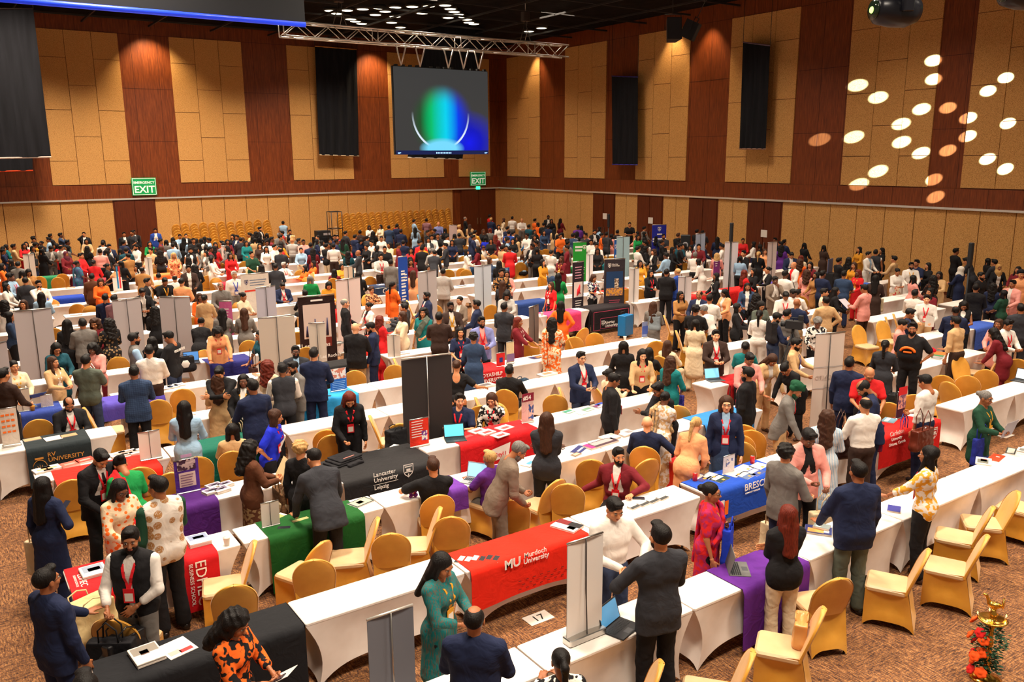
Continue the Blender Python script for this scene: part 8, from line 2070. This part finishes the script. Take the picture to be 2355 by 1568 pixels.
# brass oil lamp with flowers at the lower right
x, y = onz(2266, 1560, 0); t = thing('brass_lamp', 'tall brass oil lamp wrapped in green leaves and orange flowers', 'lamp', (x, y, 0), .4); t.scale = (.72, .72, .61)
MB().lathe([(.2, 0), (.2, .02), (.15, .05), (.06, .1), (.04, .2), (.055, .3), (.035, .36), (.035, .6), (.05, .66), (.03, .72), (.03, .9), (.05, .95), (.04, 1.0)], n=24).obj('lamp_column', 'brass', parent=t)
MB().lathe([(.03, 1.0), (.16, 1.03), (.19, 1.07), (.17, 1.075), (.05, 1.05), (.04, 1.12), (.06, 1.17), (.03, 1.2), (.03, 1.26)], n=28).obj('oil_dish', 'brass', parent=t)
link('peacock_finial', smesh('peacock_finial', [('u', .02, ('e', (0, 0, 1.32), (.05, .09, .05))), ('u', .02, ('c', (0, .06, 1.34), (0, .1, 1.44), .03, .018)), ('u', .015, ('e', (0, .12, 1.46), (.022, .035, .022))), ('u', .01, ('e', (0, -.1, 1.38), (.09, .02, .09))), ('u', .01, ('e', (0, 0, 1.27), (.04, .04, .03)))], .007, 'brass'), t)
for k in range(5):
    a_ = k*2*math.pi/5+.3; o = MB().tube([(.17*math.cos(a_), .17*math.sin(a_), 1.075), (.185*math.cos(a_), .185*math.sin(a_), 1.1)], .007, 6).obj('wick', 'paper_white', parent=t); MB().lathe([(.004, 0), (.011, .012), (.002, .045)], (.185*math.cos(a_), .185*math.sin(a_), 1.1), 8).obj('flame', plain('flame_glow', rgb(255, 190, 90), .5, 0, 6.0), parent=t)
mb = MB()
for k in range(420):
    s_ = rnd.random(); a_ = rnd.uniform(0, 2*math.pi)+s_*6; r_ = .03+.11*rnd.random()+(.05 if .5 < s_ < .9 else 0); z_ = .15+s_*.78; c_ = np.array([r_*math.cos(a_), r_*math.sin(a_), z_]); d = np.array([math.cos(a_), math.sin(a_), rnd.uniform(-.3, .7)]); d /= np.linalg.norm(d); w_ = np.cross(d, [0, 0, 1])*.022; L_ = .07
    mb.add([c_, c_+d*L_*.5+w_, c_+d*L_+np.array([0, 0, -.01]), c_+d*L_*.5-w_, c_+d*L_*.5+np.array([0, 0, .008])], [(0, 1, 4), (1, 2, 4), (2, 3, 4), (3, 0, 4)])
o = mb.obj('garland_leaves', plain('leaf_green', rgb(24, 70, 40), .6), parent=t); o['kind'] = 'stuff'
fl = smesh('flower', [('u', .008, ('e', (.03*math.cos(a), .03*math.sin(a), .012), (.022, .022, .012), None)) for a in np.linspace(0, 5.2, 6)]+[('u', .01, ('e', (0, 0, .02), (.018, .018, .016)))], .006, 'cloth')
for k in range(11):
    s_ = k/11; a_ = 2.0+.9*math.sin(k*1.7); r_ = .15+.03*math.sin(k*2); o = link('flower', fl, t, (r_*1.25*math.cos(a_), r_*1.25*math.sin(a_), .15+s_*.85), color=rgb(236, 84, 24) if k % 3 else rgb(206, 30, 30)); o.rotation_euler = (0, 1.1, a_); o.scale = (1.7,)*3
# small brochure piles on the farther tables
nfar = 0
for i_, (a, b, ya, yb) in enumerate(TAB):
    if ya < 16 or ya > 33 or nfar > 70 or rnd.random() < .35: continue
    sp = seen((a+b)/2, ya)
    if not sp or not (0 < sp[0] < 2355): continue
    row = sorted(set(q_[2] for q_ in TAB)).index(ya); same = sorted(q_[0] for q_ in TAB if q_[2] == ya)
    x = a+rnd.uniform(.3, 1.4); c_ = rnd.choice([WH_, rgb(180, 190, 210), rgb(210, 120, 90), rgb(90, 110, 150), rgb(230, 220, 190)])
    word = {tuple(WH_): 'white', tuple(rgb(180, 190, 210)): 'pale blue', tuple(rgb(210, 120, 90)): 'orange', tuple(rgb(90, 110, 150)): 'slate blue'}.get(tuple(c_), 'cream'); nfar += 1
    stack_of('brochure_pile', '%s brochure pile on the far table, %s table of the %s row' % (word, ORD[same.index(a)], ORD[row]), x, (ya+yb)/2, TZ, 4, .3, .24, 0, [c_, (.2, .8, .3, .7, WH_ if word != 'white' else rgb(120, 130, 150))], cat='brochures')
